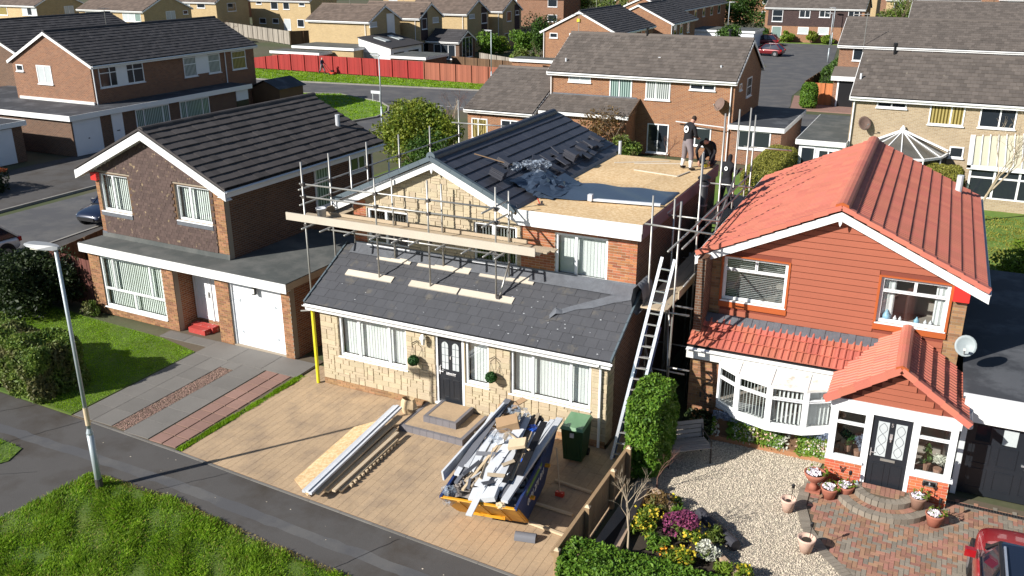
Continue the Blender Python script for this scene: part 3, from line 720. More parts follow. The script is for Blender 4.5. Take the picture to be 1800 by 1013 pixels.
def ragged(poly):
    P = np.array(poly)
    def f(q, g):
        d = np.full(len(q), 9.)
        for a, b in zip(P, np.roll(P, -1, 0)):
            t = np.clip(((q-a)@(b-a))/((b-a)@(b-a)), 0, 1); d = np.minimum(d, np.linalg.norm(q-a-t[:, None]*(b-a), axis=1))
        return g.random(len(q)) < np.clip(d/.12, .25, 1)
    return f
GV = [(-2.15, -6.66), (-.85, -6.62), (.54, -6.63), (2.15, -6.84), (4.11, -7.05), (5.9, -7.18), (8.6, -7.4), (8.0, -9.4), (5.0, -10.6), (-1.2, -11.2), (-2.9, -10.3), (-2.35, -8.4)]
grass_blades('grass', GV, 84000, .02, .13, 'grass', .02, 1, 'rough tussocky grass on the verge in front of the footpath', keep=ragged(GV), width=.009, lean=.75)
GE = [(-2.1, -6.62), (-.85, -6.58), (.54, -6.58), (2.15, -6.78), (4.11, -6.98), (5.9, -7.12), (6.3, -7.3), (4.1, -7.3), (2.1, -7.08), (.5, -6.86), (-.9, -6.84), (-2.0, -6.9)]
grass_blades('dry_grass', GE, 3800, .015, .06, 'grass_dry', .02, 2, 'straw coloured dry grass along the edge of the verge', width=.008, lean=.9)
grass_blades('dry_grass', GV, 4200, .03, .12, 'grass_dry', .02, 22, 'scattered dead blades through the rough verge grass', width=.007, lean=.9)
grass_blades('grass', VERGE2, 5000, .03, .1, 'grass', .02, 3, 'grass on the small verge at the left edge', width=.01, lean=.7)
# worn tarmac patch seams on the footpath
sm = MB(); rr = random.Random(2); tp, bt_ = [], []
for i in range(60):
    x = -7+i*.3; y = -6.12-.055*x*(x > 0)+rr.uniform(-.015, .015); tp.append((x, y+.16+rr.uniform(-.03, .03), .003)); bt_.append((x, y-.16+rr.uniform(-.03, .03), .003))
sm.add(tp+bt_, [(i, i+1, 61+i, 60+i) for i in range(59)]); sm.build('path_patch', 'tarmac', kind='structure')
LITTER = MB(); rr = random.Random(3)
for i in range(16):
    x, y = rr.uniform(-4, 10), rr.uniform(-6.6, -5.4); LITTER.ico((x, y-.04*x+.1, .004), rr.uniform(.006, .018), i, 0, (1.4, 1, .4))
tag(LITTER.build('grit', 'pebble', kind='stuff'), 'pale specks of grit scattered on the tarmac footpath')
ck = MB()
for (x0, y0, x1_, y1_) in ((-4.6, -4.9, -5.4, -6.5), (-6.6, -4.8, -7.9, -6.4), (.9, -5.2, -.1, -6.5), (6.2, -5.6, 5.5, -7.1), (-3.4, -7.2, -6.8, -9.4)):
    n_ = 14; P = []
    for i in range(n_+1):
        t = i/n_; x, y = x0+(x1_-x0)*t+rr.uniform(-.02, .02), y0+(y1_-y0)*t; P += [(x-.009, y, .0035), (x+.009, y, .0035)]
    ck.add(P, [(2*i, 2*i+1, 2*i+3, 2*i+2) for i in range(n_)])
ck.build('path_joint', 'black', kind='structure')
# edging stone between drives and footpath
ks = []
for a, b in zip(PAVE[2:6], PAVE[3:7]):
    a, b = Vector((*a, 0)), Vector((*b, 0)); L = (b-a).length; n = max(1, round(L/.9)); d = (b-a).normalized(); nn = Vector((-d.y, d.x, 0))
    for i in range(n): ks.append(frame_m(a+d*((i+.5)*L/n)+nn*.035+Z_*(-.03), d, nn, Z_, L/n-.008, .06, .1))
ke = MB().box(-5.2, 10, -5.66, -5.655, -.3, -.2).build('edging', 'kerb', kind='structure'); pieces(ke, 'edging_stone', 'box', ks, 'slab')
# centre drive: stamped concrete in long courses
DRIVE = [(-.9, -4.93), (1.63, -5.11), (8.18, -5.54), (10.0, -5.66), (9.95, .9), (8.97, .9), (8.97, -.01), (-.02, -.01), (-.02, 1.2), (-.74, 1.2)]
dr = structure('driveway', DRIVE, -.2, .004, 'imprint_joint')
pl = []; rr = random.Random(11); x = -.86; w = .205
def drive_front(x): return np.interp(x, [-.9, 1.63, 8.18, 10.], [-4.92, -5.10, -5.53, -5.65])
while x+w < 10.02:
    y = drive_front(x+w/2)+.01+.004; end = -.02 if 0 <= x < 8.9 else .88; first = True
    while y < end-.06:
        L = rr.choice((.42, .62, .62, .84, .84)); L = L*rr.uniform(.3, 1.) if first else L; first = False; e = min(y+L, end)
        if not (3.5 < x+w/2 < 5.6 and y > -1.5): pl.append(frame_m(Vector((x+w/2, (y+e)/2, -.003+rr.uniform(-.0015, .0015))), X_, Y_, Z_, w-.006, e-y-.006, .026))
        y = e
    x += w
pieces(dr, 'stamped_course', 'box', pl, 'imprint', 300, 'stamped_courses')
# left front garden and drive
LAWN = [(-15.2, 1.1), (-10.5, .55), (-6.95, .35), (-5.15, -.05), (-5.18, -4.75), (-8.2, -4.64), (-15.5, -4.2)]
structure('lawn', LAWN, -.2, .012, 'grass_base')
LW = [(-13.5, .7), (-10.5, .5), (-7, .32), (-5.2, -.05), (-5.22, -4.7), (-6.4, -4.66), (-9, -3.5), (-13.5, -3.2)]
grass_blades('lawn_grass', LW, 52000, .015, .038, 'grass_lawn', .01, 4, 'bright mown grass of the lawn beside the tall hedge', width=.011, clump=False, lean=.8)
sb = structure('slab_drive', [(-7.3, .9), (-7.1, .33), (-5.12, -.08), (-5.14, -4.78), (-1.1, -4.95), (-.95, 1.2), (-1.4, 1.3), (-7.3, 1.8)], -.2, .0, 'joint_sand')
sl = []; rr = random.Random(5)
def slabs(x0, x1, y0, y1, nx, ny, out, j=.012, h=.02):
    for i in range(nx):
        for k in range(ny):
            a, b = x0+(x1-x0)*i/nx, x0+(x1-x0)*(i+1)/nx; c, d = y0+(y1-y0)*k/ny, y0+(y1-y0)*(k+1)/ny
            out.append(frame_m(Vector(((a+b)/2, (c+d)/2, rr.uniform(-.002, .002)-.0)), X_, Y_, Z_, b-a-j, d-c-j, h*2))
slabs(-5.1, -3.62, -4.74, -.14, 2, 6, sl); slabs(-3.08, -2.17, -4.82, -.14, 1, 6, sl); slabs(-3.62, -3.08, -.55, -.14, 1, 1, sl); slabs(-5.1, -1.0, -.13, .92, 3, 1, sl, .014); slabs(-7.2, -5.1, .42, .92, 2, 1, sl)
pieces(sb, 'paving_slab', 'box', sl, 'slab')
rs = []; slabs(-2.13, -1.16, -4.86, -.14, 2, 10, rs, .045, .022); pieces(sb, 'red_slab', 'box', rs, 'slab_red')
pebbles('gravel_strip', [(-3.6, -4.72), (-3.1, -4.74), (-3.1, -.58), (-3.6, -.58)], 3600, .012, .026, 'pebble_red', .006, 6, 'narrow strip of reddish gravel between the paving slabs of the drive')
grass_blades('grass_strip', [(-1.13, -4.9), (-.9, -4.9), (-.76, 0.1), (-1.0, .1)], 4200, .03, .07, 'grass_lawn', 0, 7, 'thin strip of grass between the two drives', width=.012, lean=.7)
# right front garden: gravel and herringbone block drive
CURVE = [(14.05, 1.0), (13.82, .35), (13.84, -.4), (14.12, -1.3), (14.58, -2.05), (15.16, -2.7), (16.3, -3.7), (18, -4.9)]
GRAV = [(10.2, 2.2), (14.2, 2.2)]+CURVE+[(18, -5.2), (10.1, -5.2)]
structure('gravel', GRAV, -.2, .0, 'gravel_base')
pebbles('gravel_stones', [(10.7, 1.9), (14.1, 1.9)]+CURVE[:7]+[(13.4, -3.9), (11.4, -1.6), (10.4, -1.5), (10.3, 1.8)], 26000, .011, .024, 'pebble', .004, 8, 'pale cream gravel filling the front garden')
bd = structure('block_drive', CURVE+[(24, -6), (24, 1.6), (17, 1.6), (14.05, 1.3)], -.2, -.004, 'joint_sand')
def curve_x(y): return np.interp(-y, [-c[1] for c in CURVE], [c[0] for c in CURVE])
hb = []; g_ = []; b_ = .1; SCX, SCY, SR1, SR2 = 15.66, .78, 1.1, .72
for i in range(0, 66):
    for j in range(0, 62):
        m = (i-j) % 4
        if m not in (0, 3): continue
        x, y = 13.7+i*b_, -4.75+j*b_; wx, wy = (2, 1) if m == 0 else (1, 2); cx, cy = x+wx*b_/2, y+wy*b_/2
        if cx < curve_x(cy)+.3 or cy > 1.38 or cx > 19.6: continue
        if cy > .62 and 14.2 < cx < 17.0: continue
        if (cx-SCX)**2+(cy-SCY)**2 < (SR1-.05)**2: continue
        (hb if random.random() < .62 else g_).append(frame_m(Vector((cx, cy, -.012+random.uniform(-.002, .002))), X_, Y_, Z_, wx*b_-.008, wy*b_-.008, .05))
pieces(bd, 'block', 'box', hb, 'block_red', 300, 'blocks'); pieces(bd, 'grey_block', 'box', g_, 'block_grey', 300, 'grey_blocks')
eb = []; cp = [Vector((*c, 0)) for c in CURVE]
for a, b in zip(cp[:-1], cp[1:]):
    L = (b-a).length; n = max(1, round(L/.105)); d = (b-a).normalized(); nn = Vector((-d.y, d.x, 0))
    for i in range(n): eb.append(frame_m(a+d*((i+.5)*L/n)+nn*.12-Z_*.008, d, nn, Z_, L/n-.007, .235, .05))
pieces(bd, 'edging_block', 'box', eb, 'block_grey', 300, 'edging_blocks')
DRN = MB(); DRN.box(16.95, 21, 1.18, 1.3, -.02, .02); DRN.build('drain_channel', 'steel_dark', bd)
gr = MB()
for i in range(60): gr.box(17.0+i*.06, 17.035+i*.06, 1.195, 1.285, .02, .026)
gr.build('drain_grating', 'trim_black', bd)
# roads behind
structure('road', [(-26.3, -60), (-19.2, -60), (-19.2, 2), (-22.3, 38), (-22.0, 47), (-26.5, 46), (-25.4, 40)], -.2, -.02, 'tarmac')
structure('road', [(-200, 46), (-46, 46.5), (-36, 48.8), (-29, 46.5), (-21, 46.0), (0, 47), (40, 47), (40, 56), (-23.5, 56.7), (-45, 54.2), (-200, 50)], -.2, -.016, 'tarmac')
structure('road', [(-4.6, 47), (4.0, 47), (3.3, 60), (2.4, 66), (2.1, 95), (-.2, 118.5), (-16, 118.5), (-14, 104), (-7, 97), (-4.2, 88)], -.2, -.012, 'tarmac')
structure('footway', [(-29.5, -60), (-26.45, -60), (-26.45, 20), (-26.0, 33), (-29.4, 33)], -.2, .06, 'tarmac_path')
structure('footway', [(-19.05, -60), (-17.2, -60), (-17.2, 3), (-20.0, 38), (-22.1, 38), (-19.05, 2)], -.2, .06, 'tarmac_path')
structure('forecourt', [(-36, -60), (-29.4, -60), (-29.4, 33), (-34, 33)], -.2, .03, 'tarmac_path')
structure('footway', [(3.6, 58), (9.5, 58), (9.5, 62.4), (6.6, 62.4), (4.2, 66), (2.6, 66)], -.2, .05, 'slab_red')
kk = []
def kerbs(pts, parent_name='kerb'):
    o = MB().box(pts[0][0], pts[0][0]+.1, pts[0][1], pts[0][1]+.1, -.3, -.25).build('kerb', 'kerb', kind='structure'); L_ = []
    P = [Vector((*p, 0)) for p in pts]
    for a, b in zip(P[:-1], P[1:]):
        L = (b-a).length; n = max(1, round(L/.91)); d = (b-a).normalized(); nn = Vector((-d.y, d.x, 0))
        for i in range(n): L_.append(frame_m(a+d*((i+.5)*L/n)+Z_*0., d, nn, Z_, L/n-.012, .13, .2))
    pieces(o, 'kerbstone', 'box', L_, 'kerb', 300)
kerbs([(-26.38, -10), (-26.38, 20), (-25.6, 34)]); kerbs([(-19.12, -10), (-19.12, 2), (-22.2, 38)])
isl = [(-35.2, 49.0), (-29.2, 46.4), (-27.2, 44.6), (-25.9, 42.4), (-25.3, 40), (-25.9, 37.4), (-33, 37.6), (-44, 45.8)]
structure('verge', isl, -.2, .07, 'lawn_far'); kerbs([(-44, 46.4), (-35.5, 49.15), (-29.1, 46.6), (-27.1, 44.75), (-25.7, 42.5), (-25.15, 40), (-25.8, 37.3)])
structure('verge', [(-120, 52.3), (-45, 54.4), (-23.5, 56.9), (-5, 57.2), (-5, 60.6), (-24.7, 60.5), (-56, 61), (-120, 61)], -.2, .08, 'lawn_far')
grass_blades('verge_grass', [(-58, 54), (-45, 54.5), (-23.5, 57), (-20, 60), (-24.7, 60.4), (-56, 60.8)], 16000, .04, .14, 'grass_lawn', .07, 12, 'strip of bright grass between the far road and the fences', width=.05, lean=.6)
grass_blades('verge_grass', isl, 9000, .04, .12, 'grass_lawn', .06, 13, 'bright grass on the rounded corner verge by the junction', width=.04, lean=.6)
kerbs([(-120, 52.1), (-45, 54.3), (-23.5, 56.8), (-6, 57.1)])
structure('verge', [(-9, 95), (-4.4, 86), (-4.4, 60), (-12, 60), (-20, 95)], -.2, .05, 'lawn_far')
structure('verge', [(-30, 118.7), (30, 118.7), (30, 128), (-30, 128)], -.2, .05, 'lawn_far')
mkd = MB()
for i in range(10):
    x = -27.0+i*.66; mkd.add([(x, 47.35-.02*i, -.008), (x+.42, 47.34-.02*i, -.008), (x+.42, 47.47-.02*i, -.008), (x, 47.48-.02*i, -.008)], [(0, 1, 2, 3)])
mkd.build('road_marking', 'marking', kind='structure')
# back gardens behind the three houses
structure('garden', [(-14, 11.5), (-1, 11.5), (-1, 31), (-14, 31)], -.2, .02, 'grass_base')
structure('garden', [(-.9, 12), (8.9, 12), (8.9, 33), (-.9, 33)], -.2, .02, 'lawn_far')
structure('garden', [(9.1, 13.5), (26, 13.5), (26, 32), (9.1, 32)], -.2, .02, 'lawn_far')
grass_blades('garden_grass', [(16.5, 13.8), (22, 13.8), (22, 29), (16.5, 29)], 9000, .03, .09, 'leaf_moss', .02, 14, 'mossy grass of the back garden behind the red roof', width=.03)
# ================================================================== centre house (being re-roofed)
C = thing('house', 'stone clad house with scaffolding, half stripped roof and bare board dormer roof', 'house', (0, 0, 0))
F0 = Face('front', 0.); F1 = Face('front', 1.98)
wL, wS, wR, dC = (.64, 2.97, 1.03, 2.33), (4.83, 5.56, 1.03, 2.35), (6.2, 8.5, 1.03, 2.33), (3.88, 4.80, .22, 2.35)
holes = [wL, wS, wR, dC]
w0 = wall_panel(F0, MB(), 0, 8.93, 0, 2.52, .24, holes).build('wall', 'stone_back', C)
pieces(w0, 'stone', 'stone', stone_list(F0, .0, 8.95, .2, 2.5, holes, seed=3), 'stone', 300, 'stones')
pieces(w0, 'brick', 'box', brick_list(F0, .0, 3.6, 0., .2)+brick_list(F0, 5.5, 8.93, 0., .2), 'brick_brownish')
for side, x, mt in (('right', 8.93, 'bw_brown'), ('left', 0., 'bw_brown')):
    d = -.24 if side == 'right' else .24
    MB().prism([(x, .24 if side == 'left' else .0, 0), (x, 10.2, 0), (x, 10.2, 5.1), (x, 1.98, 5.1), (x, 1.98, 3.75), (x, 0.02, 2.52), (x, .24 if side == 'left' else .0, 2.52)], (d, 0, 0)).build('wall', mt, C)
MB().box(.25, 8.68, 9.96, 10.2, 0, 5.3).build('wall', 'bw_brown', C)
FR = Face('right', 8.93); st = stone_list(FR, .03, .5, .1, 2.5, (), seed=5); wq = MB(); FR.box(wq, .03, .5, -.02, .004, .1, 2.5); pieces(wq.build('quoin', 'stone_back', C), 'stone', 'stone', st, 'stone')
u1, u2, u3 = (.47, 1.92, 3.9, 5.02), (4.07, 5.45, 3.86, 5.05), (6.6, 8.12, 3.82, 5.05)
ridgeC, apx = 6.76, 2.915
def gtop(u): return 6.58-.45*abs(u-apx)
w1 = MB(); wall_panel(F1, w1, .0, 8.93, 3.3, 5.1, .24, [u1, u2, u3]); w1.prism([(0, 1.98, 5.1), (5.75, 1.98, 5.1), (5.75, 1.98, gtop(5.75)), (apx, 1.98, gtop(apx)), (0, 1.98, gtop(0))], (0, .24, 0))
w1 = w1.build('wall', 'mortar_pale', C)
MB().prism([(.46, 1.974, 3.75), (5.56, 1.974, 3.75), (5.56, 1.974, 5.3), (apx, 1.974, gtop(apx)), (.46, 1.974, 5.4)], (0, .004, 0)) if False else None
pieces(w1, 'stone', 'stone', stone_list(F1, .45, 5.56, 3.7, 6.62, [u1, u2], gtop, seed=9), 'stone', 300, 'stones')
pieces(w1, 'brick', 'box', brick_list(F1, 0, .44, 3.7, 5.25, [], top=gtop)+brick_list(F1, 5.58, 8.93, 3.7, 5.28, [u3]), 'brick_red', 300, 'bricks')
window(F0, C, *wL, cols=(1.33, 2.36), style='vert'); window(F0, C, *wS, style='vert'); window(F0, C, *wR, cols=(6.85, 7.93), style='vert')
window(F1, C, *u1, cols=(1.12,), style='vert_open'); window(F1, C, *u2, cols=(4.7,), style='vert_open'); window(F1, C, *u3, cols=(7.2,), style='vert')
# front door
db = MB(); F0.box(db, 3.88, 3.96, -.12, -.02, .22, 2.35); F0.box(db, 4.72, 4.80, -.12, -.02, .22, 2.35); F0.box(db, 3.96, 4.72, -.12, -.02, 2.26, 2.35); F0.box(db, 3.86, 4.82, -.12, .03, .2, .27)
dfr = db.build('door_frame', 'upvc', C)
dp = MB(); F0.box(dp, 3.965, 4.715, -.10, -.06, .275, 2.255); dd = dp.build('door', 'door_black', C)
for a in (4.08, 4.41):
    g = MB(); pts = [F0.p(a, -.058, 1.3), F0.p(a+.2, -.058, 1.3)]+[F0.p(a+.1+.1*math.cos(t), -.058, 2.02+.1*math.sin(t)) for t in [math.pi*i/8 for i in range(9)]]
    g.prism(pts, F0.N*.012); g.build('leaded_pane', 'pane_white', dd)
    b = MB()
    for z in (1.5, 1.72, 1.94): F0.box(b, a, a+.2, -.044, -.04, z, z+.012)
    F0.box(b, a+.094, a+.106, -.0445, -.0405, 1.3, 2.1); b.build('lead_came', 'lead', dd)
    q = MB()
    for (z0, z1) in ((.42, 1.0),):
        F0.box(q, a-.01, a+.21, -.062, -.05, z0, z0+.03); F0.box(q, a-.01, a+.21, -.062, -.05, z1-.03, z1); F0.box(q, a-.01, a+.02, -.062, -.051, z0+.03, z1-.03); F0.box(q, a+.18, a+.21, -.062, -.051, z0+.03, z1-.03)
    q.build('panel', 'door_black', dd)
q = MB(); F0.box(q, 4.2, 4.5, -.062, -.045, 1.13, 1.19); q.build('letterbox', 'alu', dd)
q = MB(); F0.box(q, 4.0, 4.03, -.062, -.03, 1.12, 1.36); F0.box(q, 4.0, 4.12, -.04, -.02, 1.2, 1.225); q.build('handle', 'alu', dd)
q = MB(); F0.box(q, 4.33, 4.36, -.062, -.04, 1.62, 1.7); q.build('knocker', 'alu', dd)
# lean-to roof over the ground floor
A, S = Vector((-.3, -.27, 2.6)), Vector((0, 2.25, 1.17))
rf = MB(); B = Vector((9.1, -.27, 2.6)); rf.prism([A, B, B+S, A+S], (0, 0, .03)); lr = rf.build('lean_to_roof', 'black', C)
pieces(lr, 'tile', 'box', tile_list(A+Z_*.032, X_, S, 9.4, S.length, .335, .312, .018, 1.15, True, jit=.003), 'tile_slate', 300, 'tiles')
vg = []
for x in (-.31, 9.11):
    for i in range(8): vg.append(frame_m(A+Vector((x+.3, 0, .06))+S*((i+.5)/8), X_, S.normalized(), X_.cross(S.normalized()), .05, S.length/8+.02, .08))
pieces(lr, 'verge_tile', 'box', vg, 'verge_new')
fl = MB()
n = 30
for i in range(n):
    a, b = 0+8.95*i/n, 0+8.95*(i+1)/n; zz = random.uniform(0, .012)
    fl.add([(a, 1.955, 3.93), (b, 1.955, 3.93), (b, 1.95, 3.86+zz), (a, 1.95, 3.86+zz), (b, 1.6, 3.665+zz), (a, 1.6, 3.665+zz)], [(0, 1, 2, 3), (3, 2, 4, 5)])
fl.build('lead_flashing', 'lead', C)
MB().box(-.3, 9.1, -.27, -.245, 2.42, 2.6).build('fascia', 'fascia', C)
gutter((-.33, -.275, 2.59), (9.15, -.275, 2.59), (0, -1, 0), C)
mb = MB(); mb.tube((8.78, -.32, 2.5), (8.78, -.07, 2.3), .036); mb.tube((8.78, -.07, 2.32), (8.78, -.07, .05), .036); mb.build('downpipe', 'upvc', C)
mb = MB(); mb.tube((-.16, -.2, 2.5), (-.16, -.12, 2.3), .05); mb.tube((-.16, -.12, 2.32), (-.16, -.12, .02), .055); mb.build('downpipe', 'yellow_pipe', C)['label'] = 'bright yellow downpipe at the left corner'
# main roof
s_m = Vector((-2.55, 0, 1.15)); A = Vector((5.47, 1.74, 5.58)); L = 8.75
rf = MB(); rf.prism([A, A+s_m, A+s_m+Y_*L, A+Y_*L], (0, 0, .03)); A2 = Vector((-.46, 1.74, 5.22)); s2 = Vector((apx+.46, 0, ridgeC-5.25)); rf.prism([A2, A2+s2, A2+s2+Y_*L, A2+Y_*L], (0, 0, .03))
mr = rf.build('roof', 'black', C)
rr = random.Random(21)
def stripped(u, s): return s < .36 and u > 3.2 and False
tl = tile_list(A+Z_*.034, Y_, s_m, L, s_m.length, .333, .345, .03, 1.12, False, stripped, jit=.002)
pieces(mr, 'tile', 'box', tl, 'tile_new', 300, 'tiles')
pieces(mr, 'left_tile', 'box', tile_list(A2+Z_*.034, Y_, s2, L, s2.length, .333, .345, .03, 1.12), 'tile_new', 0, 'left_tiles')
rt = [frame_m(Vector((apx, 1.72+.45*(i+.5), ridgeC+.02)), X_, Y_, Z_, .28, .46, .14) for i in range(19)]
pieces(mr, 'ridge_tile', 'ridge', rt, 'tile_new')
MB().tube((apx, 1.70, ridgeC+.06), (apx, 1.735, ridgeC+.06), .14, n=16).build('ridge_end', 'verge_new', mr)
vc = []
for s0, e0, k in ((Vector((apx, 1.70, ridgeC)), Vector((-.5, 1.70, 5.2)), 10), (Vector((apx, 1.70, ridgeC)), Vector((5.55, 1.70, 5.56)), 8)):
    d = (e0-s0)
    for i in range(k): vc.append(frame_m(s0+d*((i+.5)/k)+Z_*(.03-.012*(i % 1)), Y_, d.normalized(), Y_.cross(d.normalized()), .13, d.length/k-.006, .13))
pieces(mr, 'verge_cap', 'box', vc, 'verge_new')
for e0 in (Vector((-.5, 1.73, 5.1)), Vector((5.6, 1.73, 5.42))):
    a = Vector((apx, 1.73, ridgeC-.07)); mb = MB(); mb.prism([a, e0, e0-Z_*.2, a-Z_*.2], (0, .03, 0)); mb.build('bargeboard', 'fascia', C)
    mb = MB(); mb.prism([a-Z_*.2, e0-Z_*.2, e0-Z_*.215, a-Z_*.215], (0, .22, 0)); mb.build('soffit', 'fascia', C)
MB().prism([(apx-.05, 1.715, 6.5), (apx+.05, 1.715, 6.5), (apx+.03, 1.715, 6.4), (apx, 1.715, 6.33), (apx-.03, 1.715, 6.4)], (0, .014, 0)).build('finial', 'fascia', C)
mb = MB(); mb.prism([(-.56, 1.72, 5.0), (-.3, 1.72, 5.0), (-.3, 1.72, 5.2), (-.56, 1.72, 5.13)], (0, .03, 0)); mb.build('box_end', 'fascia', C)
gutter((-.5, 1.7, 5.16), (-.5, 10.4, 5.16), (-1, 0, 0), C); gutter((-.0, 10.1, 5.1), (-.01, 10.1, 5.1), (0, 1, 0), C) if False else None
# dormer: front wall done above, bare board deck, white fascia, dark side boards
dk = []
for i in range(4):
    for j in range(3):
        dk.append(frame_m(Vector((5.46+1.21*(j+.5)-.0, 1.75+1.98*(i+.5), 5.6)), X_, Y_, Z_, 1.206, 1.974, .04))
deck = MB().box(5.3, 9.06, 1.75, 9.66, 5.5, 5.575).build('deck', 'osb_edge', C); pieces(deck, 'board_sheet', 'box', dk, 'osb')
MB().box(5.56, 9.12, 1.70, 1.735, 5.4, 5.63).build('fascia', 'fascia', C); MB().box(5.56, 9.1, 1.71, 1.74, 5.2, 5.395).build('fascia', 'fascia', C)
MB().box(9.085, 9.12, 1.74, 9.68, 5.24, 5.6).build('side_fascia', mat('plum', (.16, .10, .12), .7, .15, 3, .1, 40), C)
MB().box(5.6, 9.08, 1.74, 1.97, 5.2, 5.22).build('soffit', 'fascia', C); MB().box(8.93, 9.08, 1.98, 9.6, 5.22, 5.24).build('soffit', 'timber_dark', C)
MB().tube((5.62, 9.85, 5.3), (5.62, 9.85, 6.05), .055, n=10).build('vent_pipe', 'plastic_white', C)
up = MB()                                             # upstand between tiles and deck
up.prism([(5.45, 1.78, 5.6), (5.52, 1.78, 5.72), (5.58, 1.78, 5.625)], (0, 7.9, 0)); up.build('upstand', 'lead', C)
# steps
stp = thing('door_step', 'two tan stamped steps with dark edging in front of the black door', 'steps', (4.56, -.75, 0))
MB().box(3.68, 5.46, -1.43, -.04, 0, .165).build('lower_step', 'imprint', stp); MB().box(4.16, 5.02, -.97, -.04, .165, .335).build('upper_step', 'imprint', stp)
ed = []
def edge_row(p, q, z0, z1, n, w, ins):
    p, q = Vector(p), Vector(q); d = (q-p); nn = Vector((-d.y, d.x, 0)).normalized()*ins
    for i in range(n): ed.append(frame_m(p+d*((i+.5)/n)+nn*(w/2)+Z_*((z0+z1)/2), d.normalized(), nn.normalized() if ins > 0 else -nn.normalized(), Z_, d.length/n-.006, w, z1-z0))
edge_row((3.58, -1.5, 0), (5.54, -1.5, 0), 0, .175, 9, .1, 1); edge_row((5.54, -1.4, 0), (5.54, -.03, 0), 0, .175, 6, .1, 1); edge_row((3.58, -.03, 0), (3.58, -1.4, 0), 0, .175, 6, .1, 1)
edge_row((4.08, -1.05, 0), (5.1, -1.05, 0), .166, .345, 5, .09, 1); edge_row((5.1, -.96, 0), (5.1, -.03, 0), .166, .345, 4, .09, 1); edge_row((4.08, -.03, 0), (4.08, -.96, 0), .166, .345, 4, .09, 1)
pieces(stp, 'edging_block', 'box', ed, 'step_edge')
# ================================================================== left house
Lh = thing('house', 'house with dark hung tiles on its gable and a white garage door', 'house', (-4, 0, 0), R(-1.524))
G0, G1 = Face('front', .95), Face('front', 1.7)
wb, gd, rc = (-10.45, -7.42, .32, 2.2), (-4.42, -2.22, .04, 2.36), (-6.9, -5.0, 0, 2.38)
w0 = wall_panel(G0, MB(), -11.0, -1.87, 0, 2.45, .22, [wb, gd, rc]).build('wall', 'mortar', Lh)
pieces(w0, 'brick', 'box', brick_list(G0, -11.0, -1.87, 0, 2.42, [wb, gd, rc]), 'brick_orange', 300, 'bricks')
MB().box(-6.9-.22, -6.9, 1.17, 1.8, 0, 2.45).build('wall', 'bw_orange', Lh); MB().box(-5.0, -4.78, 1.17, 1.8, 0, 2.45).build('wall', 'bw_orange', Lh)
wall_panel(Face('front', 1.75), MB(), -7.1, -4.8, 0, 2.45, .15, [(-6.85, -5.72, .25, 2.2)]).build('wall', 'bw_orange', Lh)
MB().box(-1.88, -1.87+.005, 1.17, 5.6, 0, 2.4).build('wall', 'bw_red', Lh); MB().box(-2.1, -1.885, .98, 5.6, 0, 2.4).build('wall', 'bw_red', Lh); MB().box(-5, -2.1, 5.4, 5.6, 0, 2.4).build('wall', 'bw_red', Lh); MB().box(-11, -10.78, 1.17, 9.8, 0, 2.6).build('wall', 'bw_red', Lh)
cells = [(-10.41, -9.85, 1.0, 2.16), (-9.85, -8.05, 1.0, 2.16), (-8.05, -7.46, 1.0, 2.16), (-10.41, -8.95, .36, 1.0), (-8.95, -7.46, .36, 1.0)]
window(G0, Lh, *wb, cells=cells, style='vert_mid', blindmat='blind_green')
# front door in its recess
GD = Face('front', 1.75); q = MB(); GD.box(q, -6.85, -6.78, -.08, .02, .25, 2.2); GD.box(q, -5.79, -5.72, -.08, .02, .25, 2.2); GD.box(q, -6.78, -5.79, -.08, .02, 2.13, 2.2); GD.box(q, -6.1, -6.04, -.08, .02, .25, 2.13); q.build('door_frame', 'upvc', Lh)
q = MB(); GD.box(q, -6.77, -6.11, -.06, 0, .26, 2.12); d_ = q.build('door', 'door_white', Lh)
for (z0, z1) in ((.4, 1.1), (1.2, 2.0)):
    for a in (-6.7, -6.42):
        q = MB(); GD.box(q, a, a+.22, 0, .012, z0, z0+.025); GD.box(q, a, a+.22, 0, .012, z1-.025, z1); GD.box(q, a, a+.025, 0, .0125, z0+.025, z1-.025); GD.box(q, a+.195, a+.22, 0, .0125, z0+.025, z1-.025); q.build('panel', 'door_white', d_)
q = MB(); GD.box(q, -6.18, -6.15, 0, .05, 1.1, 1.3); q.build('handle', 'steel', d_)
q = MB(); GD.box(q, -6.03, -5.8, -.05, -.01, .26, 2.12); q.build('side_panel', 'door_white', Lh)
tag(MB().box(-6.75, -5.75, 1.32, 1.6, .0, .2).build('door_step', 'step_red', Lh), 'flaking red painted step'); MB().box(-6.6, -5.85, 1.05, 1.315, 0, .18).build('door_step', 'step_red', Lh)
# garage door
q = MB(); G0.box(q, -4.42, -4.36, -.16, -.06, .02, 2.36); G0.box(q, -2.28, -2.22, -.16, -.06, .02, 2.36); G0.box(q, -4.36, -2.28, -.16, -.06, 2.28, 2.36); q.build('garage_door_frame', 'upvc', Lh)
q = MB(); G0.box(q, -4.355, -2.285, -.15, -.11, .02, 1.86); gdo = q.build('garage_door', 'door_white', Lh)
q = MB(); G0.box(q, -4.355, -2.285, -.15, -.115, 1.87, 2.275); q.build('top_panel', 'door_white', gdo)
for a, s1 in ((-4.34, 1), (-2.3, -1)):
    for z in (.5, 1.6):
        q = MB(); G0.box(q, min(a, a+s1*.28), max(a, a+s1*.28), -.11, -.1, z, z+.025); c = a+s1*.28; G0.box(q, c-.02, c+.02, -.11, -.098, z-.035, z+.06); q.build('hinge', 'galv', gdo)
q = MB(); G0.box(q, -3.4, -3.25, -.11, -.09, .5, .52); q.build('handle', 'steel', gdo)
q = MB(); G0.box(q, -3.36, -3.24, -.04, .06, 1.98, 2.22); q.build('lantern', 'black', Lh)
